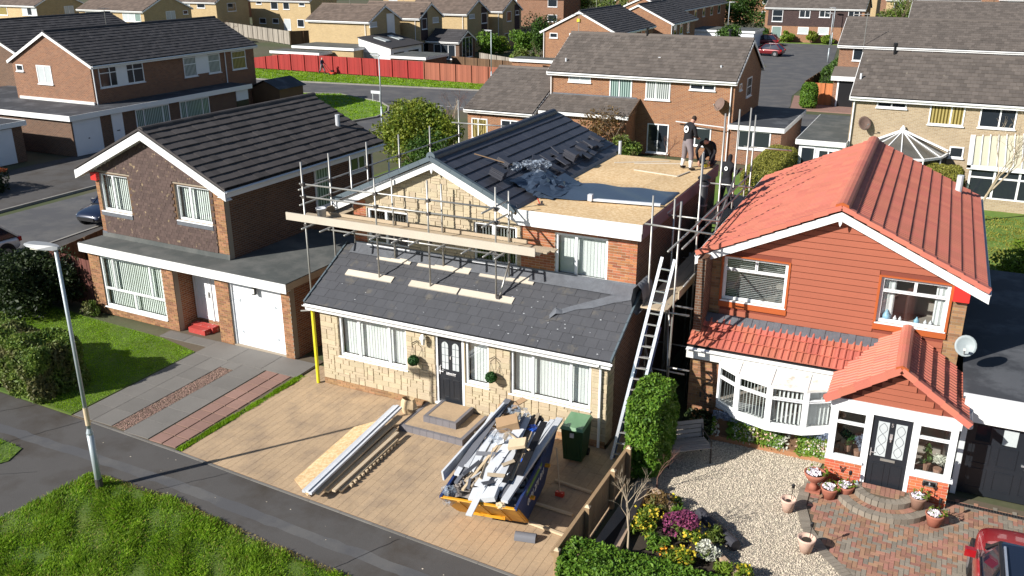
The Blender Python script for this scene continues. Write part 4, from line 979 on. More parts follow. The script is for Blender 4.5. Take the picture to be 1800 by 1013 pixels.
q = MB(); G0.box(q, -3.345, -3.255, .055, .07, 2.02, 2.18); q.build('lantern_glass', 'lamp_glass', Lh)
# flat roof over ground floor
MB().prism([(-11.08, .72, 2.6), (-1.78, .72, 2.6), (-1.78, 5.8, 2.6), (-4.97, 5.8, 2.6), (-4.97, 1.69, 2.6), (-11.08, 1.69, 2.6)], (0, 0, .05)).build('flat_roof', 'felt', Lh)
MB().box(-11.1, -1.76, .69, .72, 2.34, 2.645).build('fascia', 'fascia', Lh)
MB().box(-1.78, -1.75, .725, 5.8, 2.42, 2.64).build('side_fascia', 'timber_old', Lh); MB().box(-11.1, -11.07, .725, 1.7, 2.36, 2.64).build('fascia', 'fascia', Lh)
MB().box(-11.06, -1.8, .72, .95, 2.36, 2.38).build('soffit', 'fascia', Lh)
k = MB(); k.box(-11.1, -1.76, .70, .78, 2.648, 2.668); k.box(-1.83, -1.755, .78, 5.8, 2.648, 2.668); k.build('felt_kerb', 'felt', Lh)
MB().prism([(-10.98, 1.66, 2.655), (-10.98, 1.69, 2.655), (-10.98, 1.69, 2.83)], (6.05, 0, 0)).build('felt_upstand', 'felt', Lh)
# upper storey
v1, v2 = (-10.78, -9.32, 3.63, 4.97), (-7.1, -5.55, 3.76, 4.98); apL, rzL = -8.05, 6.72
def ltop(u): return 6.5-.468*abs(u-apL)
w1 = MB(); wall_panel(G1, w1, -10.95, -4.95, 2.4, 5.0, .22, [v1, v2]); w1.prism([(-10.95, 1.7, 5.0), (-4.95, 1.7, 5.0), (-4.95, 1.7, ltop(-4.95)), (apL, 1.7, ltop(apL)), (-10.95, 1.7, ltop(-10.95))], (0, .22, 0)); w1 = w1.build('wall', 'mortar', Lh)
wall_panel(Face('front', 1.694), MB(), -10.75, -5.38, 2.7, 5.0, .004, [v1, v2]).build('tile_batten', 'timber_dark', Lh)
ht = []; row = 0; z = 2.84; rr = random.Random(4)
while z < 6.5:
    u = -10.74-(row % 2)*.083
    while u < -5.4:
        a, b = max(u, -10.74), min(u+.165, -5.4); u += .166
        if b-a < .04 or z+.1 > min(ltop(a), ltop(b)): continue
        if any(b > h[0]-.02 and a < h[1]+.02 and z+.1 > h[2]-.1 and z < h[3] for h in (v1, v2)): continue
        ax = (Z_*math.cos(.1)+Y_*math.sin(.1)); nn = X_.cross(ax)
        ht.append(frame_m(G1.p((a+b)/2, .022+rr.uniform(-.003, .004), z+.06), X_, ax, nn, b-a-.005, .14, .014))
    z += .112; row += 1
pieces(w1, 'hung_tile', 'box', ht, 'tile_hung', 300, 'hung_tiles')
pieces(w1, 'brick', 'box', brick_list(G1, -10.95, -10.75, 2.85, 4.95, [v1])+brick_list(G1, -5.38, -4.95, 2.72, 4.95, [v2], top=ltop), 'brick_orange')
q = MB(); G1.box(q, -10.97, -10.7, -.02, .02, 2.66, 2.86); q.build('lead_soaker', 'lead', Lh)
for v in (v1, v2):
    window(G1, Lh, *v, cols=(v[0]+.62,), style='vert_mid', blindmat='blind_green', rec=.07, sill=True)
    q = MB(); G1.box(q, v[0]-.04, v[1]+.05, .01, .05, v[2]-.17, v[2]-.05); q.build('lead_apron', 'lead', Lh)
q = MB(); G1.prism if False else None
q.box(-11.0, -10.72, 1.56, 1.7, 4.72, 4.99); q.build('alarm_box', 'alarm_red', Lh)
MB().box(-4.95-.22, -4.95, 1.92, 9.8, 2.4, 5.05).build('wall', 'bw_brown', Lh); MB().box(-10.95, -10.73, 1.92, 9.8, 2.4, 5.05).build('wall', 'bw_red', Lh)  # brown-red right wall given darker brick than the left, painting in its shade
MB().prism([(-10.95, 9.58, 0), (-4.95, 9.58, 0), (-4.95, 9.58, 5.0), (apL, 9.58, 6.45), (-10.95, 9.58, 5.0)], (0, .22, 0)).build('wall', 'bw_red', Lh)
LS = Face('right', -4.95); farwin(LS, Lh, 6.2, 7.05, 3.28, 4.96, rows=(4.35,), pane='pane_green'); farwin(LS, Lh, 8.25, 9.3, 4.2, 4.95, cols=(8.85,), pane='pane_dark')
# roof
sR = Vector((-3.45, 0, 1.62)); A = Vector((-4.6, 1.42, 5.08)); L = 8.7; sLv = Vector((3.45, 0, 1.62)); A2 = Vector((-11.5, 1.42, 5.08))
rf = MB(); rf.prism([A, A+sR, A+sR+Y_*L, A+Y_*L], (0, 0, .03)); rf.prism([A2, A2+sLv, A2+sLv+Y_*L, A2+Y_*L], (0, 0, .03)); lrf = rf.build('roof', 'black', Lh)
pieces(lrf, 'tile', 'box', tile_list(A+Z_*.034, Y_, sR, L, sR.length, .31, .335, .036, 1.12, False, jit=.006), 'tile_old', 300, 'tiles')
pieces(lrf, 'left_tile', 'box', tile_list(A2+Z_*.034, Y_, sLv, L, sLv.length, .31, .335, .03, 1.12), 'tile_old', 0, 'left_tiles')
pieces(lrf, 'ridge_tile', 'ridge', [frame_m(Vector((-8.05, 1.45+.44*(i+.5), 6.735)), X_, Y_, Z_, .26, .435, .1) for i in range(20)], 'tile_old')
for e0 in (Vector((-11.56, 1.38, 5.03)), Vector((-4.54, 1.38, 5.03))):
    a = Vector((-8.05, 1.38, 6.68)); mb = MB(); mb.prism([a, e0, e0-Z_*.26, a-Z_*.26], (0, .03, 0)); mb.build('bargeboard', 'fascia', Lh)
    mb = MB(); mb.prism([a-Z_*.26, e0-Z_*.26, e0-Z_*.275, a-Z_*.275], (0, .3, 0)); mb.build('soffit', 'fascia', Lh)
    mb = MB(); mb.prism([a+Z_*.05, e0+Z_*.05, e0+Z_*.12, a+Z_*.12], (0, .05, 0)); mb.build('verge', 'tile_old', lrf)
MB().box(-4.63, -4.6, 1.45, 10.1, 4.83, 5.06).build('fascia', 'fascia', Lh); gutter((-4.6, 1.42, 5.05), (-4.6, 10.15, 5.05), (1, 0, 0), Lh)
MB().box(-11.5, -11.47, 1.45, 10.1, 4.83, 5.06).build('fascia', 'fascia', Lh); gutter((-11.5, 1.42, 5.05), (-11.5, 10.15, 5.05), (-1, 0, 0), Lh)
MB().box(-4.95, -4.63, 1.45, 10, 4.83, 4.845).build('soffit', 'fascia', Lh); downpipe(Lh, -4.9, 9.7, 2.6, 5.0)
MB().tube((-6.0, 9.1, 5.6), (-6.0, 9.1, 6.25), .09, n=10).build('flue', 'plastic_white', Lh)
# ================================================================== right house
Rh = thing('house', 'house with bright red tiled roof, red cladding and a tiled porch', 'house', (12, 0, 0), R(.962))
H0, H1 = Face('front', 2.3), Face('front', 3.3)
bayh = (11.3, 14.3, .9, 2.2)
w0 = wall_panel(H0, MB(), 10.5, 14.6, 0, 2.4, .22, [bayh]).build('wall', 'mortar', Rh)
pieces(w0, 'brick', 'box', brick_list(H0, 10.5, 14.5, .05, 2.3, [bayh]), 'brick_orange', 300, 'bricks')
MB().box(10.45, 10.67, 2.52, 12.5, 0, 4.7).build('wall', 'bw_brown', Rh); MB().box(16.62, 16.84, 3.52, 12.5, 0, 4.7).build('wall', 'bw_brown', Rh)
apR, rzR = 13.76, 6.27
def rtop(u): return 6.05-.472*abs(u-apR)
x1, x2 = (10.98, 12.63, 3.4, 4.62), (14.87, 16.44, 3.42, 4.62)
w1 = MB(); wall_panel(H1, w1, 10.45, 16.84, 2.2, 4.65, .22, [x1, x2]); w1.prism([(10.45, 3.3, 4.65), (16.84, 3.3, 4.65), (apR, 3.3, rtop(apR))], (0, .22, 0)); w1 = w1.build('wall', 'mortar', Rh)
MB().prism([(10.45, 12.3, 0), (16.84, 12.3, 0), (16.84, 12.3, 4.65), (apR, 12.3, 6.1), (10.45, 12.3, 4.65)], (0, .2, 0)).build('wall', 'bw_brown', Rh)
pieces(w1, 'brick', 'box', brick_list(H1, 10.45, 10.95, 2.8, 4.7, [], top=lambda u: rtop(u)+.2)+brick_list(H1, 16.46, 16.84, 2.2, 4.7, [], top=lambda u: rtop(u)+.2), 'brick_brownish', 300, 'bricks')
cl = []; z = 2.8; hh = .165
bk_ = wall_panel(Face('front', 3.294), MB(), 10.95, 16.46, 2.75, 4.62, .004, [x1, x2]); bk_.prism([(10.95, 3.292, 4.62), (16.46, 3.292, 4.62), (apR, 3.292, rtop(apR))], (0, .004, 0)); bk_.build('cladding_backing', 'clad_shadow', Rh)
while z < 6.0:
    segs = [(10.95, 16.46)]
    for h in (x1, x2):
        if z+hh > h[2]-.18 and z < h[3]+.03:
            segs = [s for (p, q) in segs for s in ((p, min(q, h[0]-.06)), (max(p, h[1]+.06), q)) if s[1]-s[0] > .05]
    zt = z+hh
    if zt > rtop(10.95):
        e = apR-(6.05-zt+.0)/.472; segs = [(max(p, e), min(q, 2*apR-e)) for p, q in segs if min(q, 2*apR-e)-max(p, e) > .05]
    for p, q in segs:
        ax = (Z_*math.cos(.06)+Y_*math.sin(.06)); cl.append(frame_m(H1.p((p+q)/2, .02, z+hh/2), X_, ax, X_.cross(ax), q-p, hh-.016, .018))
    z += hh
pieces(w1, 'cladding_board', 'box', cl, 'clad_red')
for v in (x1, x2):
    q = MB(); H1.box(q, v[0]-.06, v[0]-.002, .0, .05, v[2]-.02, v[3]+.04); H1.box(q, v[1]+.002, v[1]+.06, .0, .05, v[2]-.02, v[3]+.04); H1.box(q, v[0]-.0, v[1]+.0, .0, .05, v[3]+.002, v[3]+.04); H1.box(q, v[0]-.06, v[1]+.06, .0, .06, v[2]-.19, v[2]-.042); q.build('window_surround', 'clad_orange', Rh)
window(H1, Rh, *x1, cols=(), cells=[(11.02, 11.82, 4.25, 4.58), (11.82, 12.59, 4.25, 4.58), (11.02, 12.59, 3.44, 4.25)], style='horiz')
window(H1, Rh, *x2, cells=[(14.91, 15.66, 4.25, 4.58), (15.66, 16.40, 4.25, 4.58), (14.91, 16.40, 3.46, 4.25)], style='curtain')
for i, (x, m_, r_) in enumerate(((15.1, 'ornament_blue', .11), (15.3, 'plastic_white', .05), (15.42, 'plastic_white', .045), (15.8, 'ornament_blue', .07), (16.0, 'plastic_white', .05), (16.12, 'plastic_white', .05))):
    o = MB().lathe([(.01, 0), (r_, .01), (r_*.9, r_*.9), (r_*.35, r_*1.7), (.01, r_*2.2)], (x, 3.46, 3.48), 8).build('ornament', m_, Rh, smooth=True)
# lean-to roof over bay
A, S = Vector((10.42, 2.13, 2.37)), Vector((0, 1.14, .58)); B = Vector((15.4, 2.13, 2.37))
rf = MB().prism([A, B, B+S, A+S], (0, 0, .03)); lrr = rf.build('lean_to_roof', 'black', Rh)
pieces(lrr, 'tile', 'roman', tile_list(A+Z_*.034, X_, S*.82, 4.95, S.length*.82, .33, .35, .055, 1.15, gap=.002), 'tile_redlow', 300, 'tiles')
ld_ = []
for i in range(26):
    ld_.append(frame_m(Vector((10.5+i*.185, 2.13+.93, 2.37+.58*.80+.075)), X_, S.normalized(), X_.cross(S.normalized()), .20, .34, .05+.03*(i % 2)))
pieces(lrr, 'lead_dressing', 'stone', ld_, 'lead')
MB().box(10.42, 14.36, 2.1, 2.128, 2.07, 2.37).build('fascia', 'fascia_old', Rh); gutter((10.42, 2.1, 2.36), (14.4, 2.1, 2.36), (0, -1, 0), Rh)
# bay window
BP = [(11.32, 2.08), (11.9, 1.64), (12.75, 1.36), (13.62, 1.46), (14.28, 1.86)]
bay = MB(); zb, zt = .95, 2.06
bw_ = MB()
bw_.prism([(x, y-.05, .82) for x, y in BP]+[(14.28, 2.32, .82), (11.32, 2.32, .82)], (0, 0, .12)); bayo = bw_.build('bay_window', 'upvc', Rh)
cn = MB(); n = len(BP); top = [(x, y-.03, zt) for x, y in BP]
cn.add(top+[(x, 2.1, 2.2) for x, _ in BP]+[(x, y-.03, zt-.06) for x, y in BP], [(i, i+1, n+i+1, n+i) for i in range(n-1)]+[(2*n+i, 2*n+i+1, i+1, i) for i in range(n-1)])
cn.build('bay_canopy', mat('canopy', (.74, .71, .66), .6, .1, 2, .05, 20, col2=(.42, .36, .27), lo=.58, hi=.7, c2s=2.4), bayo)
for i, ((xa, ya), (xb, yb)) in enumerate(zip(BP[:-1], BP[1:])):
    a, b = Vector((xa, ya, 0)), Vector((xb, yb, 0)); d = (b-a).normalized(); nn = Vector((d.y, -d.x, 0)); L = (b-a).length
    class FF(Face):
        def __init__(s, O, U, N): s.O, s.U, s.N, s.side = O, U, N, 'front'
    f = FF(a, d, nn)
    window(f, bayo, .0, L, zb, zt, cells=[(.02, L-.02, 1.72, 2.03), (.02, L-.02, .98, 1.72)], style='vert_open', sill=False, room=False, fw=.075, rec=-.02, name='casement')
    tr = MB(); tr.beam(Vector((xa, ya-.02, zt+.005)), Vector((xa, 2.09, 2.21)), .025, .02); tr.build('canopy_joint', 'fascia_old', bayo)
rm = MB().add([(11.2, 2.3, .95), (14.4, 2.3, .95), (14.4, 4.2, .95), (11.2, 4.2, .95), (11.2, 4.2, 2.3), (14.4, 4.2, 2.3), (11.2, 2.3, 2.3), (14.4, 2.3, 2.3)], [(0, 1, 2, 3), (3, 2, 5, 4), (0, 3, 4, 6), (1, 7, 5, 2)]); rm.build('room', 'wall_inside', bayo)
MB().prism([(x, y, .935) for x, y in BP]+[(14.28, 2.3, .935), (11.32, 2.3, .935)], (0, 0, .02)).build('window_board', 'upvc', bayo)
# roof
sR = Vector((-3.42, 0, 1.61)); A = Vector((17.18, 3.06, 4.64)); L = 9.65; sLv = Vector((3.42, 0, 1.61)); A2 = Vector((10.34, 3.06, 4.64))
rf = MB(); rf.prism([A, A+sR, A+sR+Y_*L, A+Y_*L], (0, 0, .03)); rf.prism([A2, A2+sLv, A2+sLv+Y_*L, A2+Y_*L], (0, 0, .03)); rrf = rf.build('roof', 'black', Rh)
pieces(rrf, 'tile', 'roman_low', tile_list(A+Z_*.034, Y_, sR, L, sR.length, .32, .345, .034, 1.12, gap=.001, jit=.001), 'tile_red', 290, 'tiles')
pieces(rrf, 'left_tile', 'roman_low', tile_list(A2+Z_*.034+Y_*0, Y_, sLv, L, sLv.length, .32, .345, .028, 1.12, gap=.001, jit=.001), 'tile_red', 290, 'left_tiles')
pieces(rrf, 'ridge_tile', 'ridge', [frame_m(Vector((13.76, 3.0+.45*(i+.5), 6.30)), X_, Y_, Z_, .36, .445, .13) for i in range(21)], 'tile_red')
MB().prism([(13.76-.17, 2.97, 6.27), (13.76+.17, 2.97, 6.27), (13.76+.15, 2.97, 6.39), (13.76, 2.97, 6.45), (13.76-.15, 2.97, 6.39)], (0, .03, 0)).build('ridge_end', 'clad_orange', rrf)
vc = []
for s0, e0 in ((Vector((13.76, 3.02, 6.31)), Vector((10.28, 3.02, 4.67))), (Vector((13.76, 3.02, 6.31)), Vector((17.24, 3.02, 4.67)))):
    d = (e0-s0); k = 11
    for i in range(k): vc.append(frame_m(s0+d*((i+.5)/k)+Z_*.02, Y_, (d+Z_*.22).normalized(), Y_.cross((d+Z_*.22).normalized()), .16, d.length/k+.0, .12))
pieces(rrf, 'verge_cap', 'box', vc, 'tile_red')
for e0 in (Vector((10.26, 3.0, 4.58)), Vector((17.26, 3.0, 4.58))):
    a = Vector((13.76, 3.0, 6.2)); mb = MB(); mb.prism([a, e0, e0-Z_*.2, a-Z_*.2], (0, .03, 0)); mb.build('bargeboard', 'fascia', Rh)
    mb = MB(); mb.prism([a-Z_*.2, e0-Z_*.2, e0-Z_*.215, a-Z_*.215], (0, .28, 0)); mb.build('soffit', 'fascia', Rh)
MB().prism([(13.71, 2.985, 6.0), (13.81, 2.985, 6.0), (13.79, 2.985, 5.9), (13.76, 2.985, 5.83), (13.73, 2.985, 5.9)], (0, .014, 0)).build('finial', 'fascia', Rh)
for x, o in ((17.18, 1), (10.34, -1)):
    MB().box(x-.015, x+.015, 3.05, 12.7, 4.4, 4.62).build('fascia', 'fascia', Rh); gutter((x, 3.02, 4.61), (x, 12.75, 4.61), (o, 0, 0), Rh)
MB().tube((16.5, 11.6, 4.9), (16.5, 11.6, 5.55), .1, n=10).build('flue', 'plastic_white', Rh)
# porch
PF = Face('front', .8); PR = Face('right', 17.0); PL = Face('left', 14.28)
for a, b in ((14.28, 15.17), (16.09, 17.0)):
    pw = MB(); PF.box(pw, a, b, -.1, 0, 0, .72); pieces(pw.build('porch_wall', 'mortar_pale', Rh), 'brick', 'box', brick_list(PF, a, b, 0, .72), 'brick_porch')
pr = MB(); pr.box(16.9, 17.0, .9, 3.3, 0, .72); pr.box(16.9, 17.0, .9, 3.3, 1.95, 2.3); pr.box(16.9, 17.0, 2.2, 3.3, .72, 1.95); pr.box(14.28, 14.38, .9, 3.3, 0, 2.3); pr.build('porch_side', 'upvc', Rh)
bm_ = MB(); PF.box(bm_, 14.24, 17.04, -.12, .03, 2.08, 2.34); PF.box(bm_, 14.28, 14.36, -.1, .01, .75, 2.08); PF.box(bm_, 16.92, 17.0, -.1, .01, .75, 2.08); PF.box(bm_, 15.11, 15.2, -.1, .012, .0, 2.08); PF.box(bm_, 16.06, 16.15, -.1, .012, .0, 2.08); PF.box(bm_, 14.26, 15.11, -.1, .06, .72, .78); PF.box(bm_, 16.15, 17.06, -.1, .06, .72, .78); PF.box(bm_, 15.2, 16.06, -.1, .03, .06, .13); bm_.build('porch_frame', 'upvc', Rh)
window(PF, Rh, 14.36, 15.11, .78, 2.08, cells=[(14.39, 15.08, 1.72, 2.05), (14.39, 15.08, .8, 1.72)], style=None, sill=False, room=False, rec=.0)
window(PF, Rh, 16.15, 16.92, .78, 2.08, cells=[(16.18, 16.89, 1.72, 2.05), (16.18, 16.89, .8, 1.72)], style=None, sill=False, room=False, rec=.0)
window(PR, Rh, .98, 2.2, .75, 1.95, cols=(1.6,), style=None, sill=False, room=False, rec=.0)
MB().add([(14.38, 3.28, 0), (16.9, 3.28, 0), (16.9, 3.28, 2.3), (14.38, 3.28, 2.3)], [(0, 1, 2, 3)]).build('porch_back', 'wall_inside', Rh); MB().box(14.38, 16.9, .92, 3.28, .02, .06).build('porch_floor', 'wall_inside', Rh)
dp = MB(); PF.box(dp, 15.205, 16.055, -.08, -.03, .135, 2.075); pd = dp.build('door', 'door_black', Rh)
for a in (15.33, 15.71):
    g = MB(); PF.box(g, a, a+.24, -.03, -.02, 1.02, 1.92); g.build('leaded_pane', 'pane_white', pd)
    g = MB(); c = a+.12
    for i in range(14):
        t0, t1 = i/14, (i+1)/14
        for s_ in (-1, 1): g.tube(PF.p(c+s_*.09*math.sin(t0*9.4), -.016, 1.05+.84*t0), PF.p(c+s_*.09*math.sin(t1*9.4), -.016, 1.05+.84*t1), .005, n=4)
    g.build('lead_came', 'lead', pd)
    q = MB(); z0, z1 = .25, .84; PF.box(q, a-.02, a+.26, -.03, -.018, z0, z0+.03); PF.box(q, a-.02, a+.26, -.03, -.018, z1-.03, z1); PF.box(q, a-.02, a+.01, -.03, -.019, z0+.03, z1-.03); PF.box(q, a+.23, a+.26, -.03, -.019, z0+.03, z1-.03); q.build('panel', 'door_black', pd)
q = MB(); PF.box(q, 15.48, 15.8, -.03, -.01, .91, .97); q.build('letterbox', 'steel', pd)
q = MB(); PF.box(q, 15.61, 15.67, -.03, -.01, 1.5, 1.64); PF.box(q, 15.625, 15.655, -.012, .005, 1.44, 1.52); q.build('knocker', 'alu', pd)
q = MB(); PF.box(q, 15.24, 15.265, -.03, .0, 1.0, 1.2); PF.box(q, 15.24, 15.35, -.012, .004, 1.09, 1.11); q.build('handle', 'alu', pd)
def text_obj(s_, size, loc, u, up_, material, parent, name='lettering', ext=.003):
    cu = bpy.data.curves.new(name, 'FONT'); cu.body = s_; cu.size = size; cu.extrude = ext; cu.align_x = 'CENTER'; cu.align_y = 'CENTER'
    o = bpy.data.objects.new(name, cu); COL.objects.link(o); dg = bpy.context.evaluated_depsgraph_get()
    me = bpy.data.meshes.new_from_object(o.evaluated_get(dg)); bpy.data.objects.remove(o); bpy.data.curves.remove(cu)
    me.transform(frame_m(Vector(loc), Vector(u), Vector(up_), Vector(u).cross(Vector(up_)))); me.materials.clear()
    return bake(me, name, material, parent)
text_obj('5', .13, PF.p(15.635, -.026, 1.86), X_, Z_, 'alu', pd, 'door_number')
np_ = MB(); PF.box(np_, 16.46, 16.74, .012, .03, .52, .66); npl = np_.build('number_plate', 'black', Rh)
fr = MB(); PF.box(fr, 16.45, 16.75, .012, .034, .645, .665); PF.box(fr, 16.45, 16.75, .012, .034, .515, .535); PF.box(fr, 16.45, 16.47, .012, .033, .535, .645); PF.box(fr, 16.73, 16.75, .012, .033, .535, .645); fr.build('plate_rim', 'steel', npl); text_obj('5', .09, PF.p(16.6, .033, .59), X_, Z_, 'plastic_white', npl, 'plate_number')
# porch gable and roof
px, pz, pe = 15.64, 3.32, 2.28
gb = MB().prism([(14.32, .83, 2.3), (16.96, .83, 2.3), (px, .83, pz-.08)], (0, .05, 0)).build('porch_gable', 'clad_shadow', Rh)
cl = []; z = 2.34
while z < pz-.2:
    hw = (pz-.1-(z+.15))/(pz-pe)*1.36
    if hw > .08: ax = (Z_*math.cos(.06)+Y_*math.sin(.06)); cl.append(frame_m(Vector((px, .81, z+.075)), X_, ax, X_.cross(ax), 2*hw, .136, .016))
    z += .15
pieces(gb, 'cladding_board', 'box', cl, 'clad_red')
sa, sb_ = Vector((px-14.16, 0, pz-pe)), Vector((px-17.12, 0, pz-pe)); A, B = Vector((14.16, .66, pe)), Vector((17.12, .66, pe)); L = 2.62
rf = MB(); rf.prism([A, A+sa, A+sa+Y_*L, A+Y_*L], (0, 0, .03)); rf.prism([B, B+sb_, B+sb_+Y_*L, B+Y_*L], (0, 0, .03)); prf = rf.build('porch_roof', 'black', Rh)
pieces(prf, 'tile', 'roman', tile_list(A+Z_*.034, Y_, sa, L, sa.length, .328, .345, .045, 1.14, gap=.001)+tile_list(B+Z_*.034, Y_, sb_, L, sb_.length, .328, .345, .045, 1.14, gap=.001), 'tile_red')
pieces(prf, 'ridge_tile', 'ridge', [frame_m(Vector((px, .62+.445*(i+.5), pz+.03)), X_, Y_, Z_, .3, .44, .12) for i in range(6)], 'tile_red')
vc = []
for s0, e0 in ((Vector((px, .64, pz+.05)), Vector((14.1, .64, pe+.03))), (Vector((px, .64, pz+.05)), Vector((17.18, .64, pe+.03)))):
    d = e0-s0; k = 5
    for i in range(k): vc.append(frame_m(s0+d*((i+.5)/k)+Z_*.01, Y_, (d+Z_*.1).normalized(), Y_.cross((d+Z_*.1).normalized()), .15, d.length/k, .15))
pieces(prf, 'verge_cap', 'box', vc, 'tile_red'); MB().prism([(px-.15, .58, pz+.0), (px+.15, .58, pz+.0), (px+.13, .58, pz+.1), (px, .58, pz+.16), (px-.13, .58, pz+.1)], (0, .05, 0)).build('ridge_end', 'clad_orange', prf)
gutter((17.13, .66, pe-.01), (17.13, 3.2, pe-.01), (1, 0, 0), Rh)
# garage on the right
GF = Face('front', 1.62)
gw = MB(); gw.box(17.1, 17.22, 1.62, 1.9, 0, 2.1); gw.build('garage_pillar', 'upvc', Rh)
MB().box(17.05, 25, 1.5, 1.54, 2.0, 2.62).build('garage_fascia', 'fascia', Rh); MB().box(17.0, 25, 1.54, 11.6, 2.55, 2.6).build('garage_roof', 'felt_dark', Rh)
MB().box(17.0, 25, 1.5, 1.56, 2.62, 2.68).build('garage_trim', 'fascia', Rh); MB().box(17.02, 25, 11.4, 11.6, 0, 2.55).build('wall', 'bw_brown', Rh)
q = MB(); GF.box(q, 17.22, 24, -.2, -.12, .02, 2.02); gdr = q.build('garage_door', 'door_black', Rh)
for i in range(5):
    a = 17.42+i*.56
    q = MB(); GF.box(q, a, a+.3, -.12, -.11, 1.45, 1.85); q.build('pane', 'pane_white' if i else 'pane_dark', gdr)
    for z0 in (.2, .85):
        q = MB(); z1 = z0+.5; GF.box(q, a-.06, a+.36, -.12, -.105, z0, z0+.03); GF.box(q, a-.06, a+.36, -.12, -.105, z1, z1+.03); GF.box(q, a-.06, a-.03, -.12, -.106, z0+.03, z1); GF.box(q, a+.33, a+.36, -.12, -.106, z0+.03, z1); q.build('panel', 'door_black', gdr)
q = MB(); GF.box(q, 18.45, 18.62, -.12, -.08, 1.0, 1.04); GF.box(q, 18.52, 18.55, -.08, -.05, .93, 1.02); q.build('handle', 'alu', gdr)
# small fittings on the right house
q = MB(); q.prism([(16.5, 3.12, 4.28), (16.86, 3.12, 4.28), (16.86, 3.12, 4.66), (16.5, 3.12, 4.66)], (0, .17, 0)); q.build('alarm_box', 'alarm_red', Rh)
dh = MB(); dh.lathe([(.0, 0), (.14, .015), (.24, .045), (.33, .09), (.325, .1), (.24, .06), (.14, .03), (.0, .015)], (0, 0, 0), 18, cap=False)
def dish(parent, loc, az, material, r=1., arm='steel'):
    me = dh.mesh('dish'); f = Vector((math.cos(az)*.9, math.sin(az)*.9, .43)).normalized(); u = f.cross(Z_).normalized(); v = u.cross(f)
    me.transform(frame_m(Vector(loc), u*r, v*r*1.08, -u.cross(v)*r if False else f*r)); o = bake(me, 'dish', material, parent, smooth=True)
    a = MB(); l = Vector(loc); a.tube(l-v*.3*r, l+f*.42*r-v*.18*r, .014); a.obox(l+f*.44*r-v*.16*r, (u, v, f), (.03, .03, .06)); a.tube(l-f*.05, l-f*.3, .02); a.build('dish_arm', arm, parent)
dish(Rh, (16.95, 2.98, 3.25), R(-95), 'tile_dish', .74)
sw = MB(); pts = []
for i in range(26):
    t = i/25; pts.append(H0.p(10.98+.13*math.sin(t*7.5)*(1-t*.3), .02, 1.62-.7*t))
sw.path(pts, .018, 5)
for i in range(9): sw.ico(H0.p(10.98+.16*math.sin(i*2.1), .02, 1.02-.05*(i % 4)), .035, i, 1, (1, .3, 1))
sw.build('wall_ornament', 'wire', Rh)
# porch steps: two half-round tiers of blocks
ps = thing('porch_steps', 'two half-round brick steps in front of the porch door', 'steps', (SCX, SCY, 0))
for (r0, z0, z1) in ((SR1, 0, .15), (SR2, .15, .29)):
    mb = MB(); mb.prism([(SCX+(r0-.06)*math.cos(math.pi+math.pi*i/24), SCY+(r0-.06)*math.sin(math.pi+math.pi*i/24), z0) for i in range(25)], (0, 0, z1-z0-.012)); mb.build('tier', 'joint_sand', ps)
    n = 22 if r0 > 1 else 15; bl = []; inn = []
    for i in range(n):
        t = math.pi+math.pi*(i+.5)/n; rd = Vector((math.cos(t), math.sin(t), 0)); tg = Vector((-math.sin(t), math.cos(t), 0))
        bl.append(frame_m(Vector((SCX, SCY, (z0+z1)/2))+rd*(r0-.1), rd, tg, Z_, .21, math.pi*(r0-.02)/n-.01, z1-z0))
    pieces(ps, 'kerb_block', 'box', bl, 'block_grey')
    if r0 > 1:
        n = 24
        for i in range(n):
            t = math.pi+math.pi*(i+.5)/n; rd = Vector((math.cos(t), math.sin(t), 0)); tg = Vector((-math.sin(t), math.cos(t), 0)); inn.append(frame_m(Vector((SCX, SCY, z1-.02))+rd*(r0-.32), rd, tg, Z_, .2, math.pi*(r0-.32)/n-.008, .035))
    else:
        for i in range(13):
            for j in range(4):
                x, y = SCX-.65+i*.105, SCY-.1-.2*j
                if (x-SCX)**2+(y-.1-SCY)**2 < (r0-.22)**2: inn.append(frame_m(Vector((x, y, z1-.02)), X_, Y_, Z_, .098, .195, .035))
    pieces(ps, 'paver', 'box', inn, 'block_red')
# ================================================================== houses behind
def wins(h, face, lst, frame='upvc'):
    for w in lst:
        u0, u1, z0, z1 = w[:4]; cols = w[4] if len(w) > 4 else (); pane = w[5] if len(w) > 5 else 'pane_dark'
        farwin(face, h, u0, u1, z0, z1, cols, pane, frame, rows=w[6] if len(w) > 6 else ())
# semi on the left, across the side road
B1 = simple_house('house', 'wide brick semi with dark tiled roof and long flat ground floor roof, upper left', -43.8, -36.1, 23.1, 39.0, 5.15, 7.2, 'y', 'bw_red', 'roof_far_dark', tw=.33, gauge=.36)
wins(B1, Face('front', 23.1), [(-43.4, -42.7, 4.5, 4.95), (-41.35, -39.9, 3.75, 5.0, (-40.6,), 'pane_white')])
f = Face('right', -36.1)
wins(B1, f, [(23.7, 25.2, 3.66, 5.0, (24.6,), 'pane_dark', (4.6,)), (26.0, 27.5, 3.66, 5.0, (26.6,), 'pane_dark', (4.6,)), (31.3, 32.6, 3.5, 4.92, (), 'pane_blind', (4.4,)), (33.8, 35.1, 3.5, 4.92, (), 'pane_blind', (4.4,)), (36.4, 38.0, 3.5, 4.92, (), 'pane_curtain', (4.4,))])
for a, b in ((25.2, 26.0), (32.6, 33.8)):
    q = MB(); f.box(q, a, b, 0, .03, 3.6, 4.98); q.build('window_panel', 'upvc', B1)
MB().box(-50, -34.0, 19.3, 35.6, 0, 2.4).build('wall', 'bw_brown', B1); MB().box(-50.2, -33.75, 19.1, 35.8, 2.56, 2.62).build('flat_roof', 'felt_dark', B1)
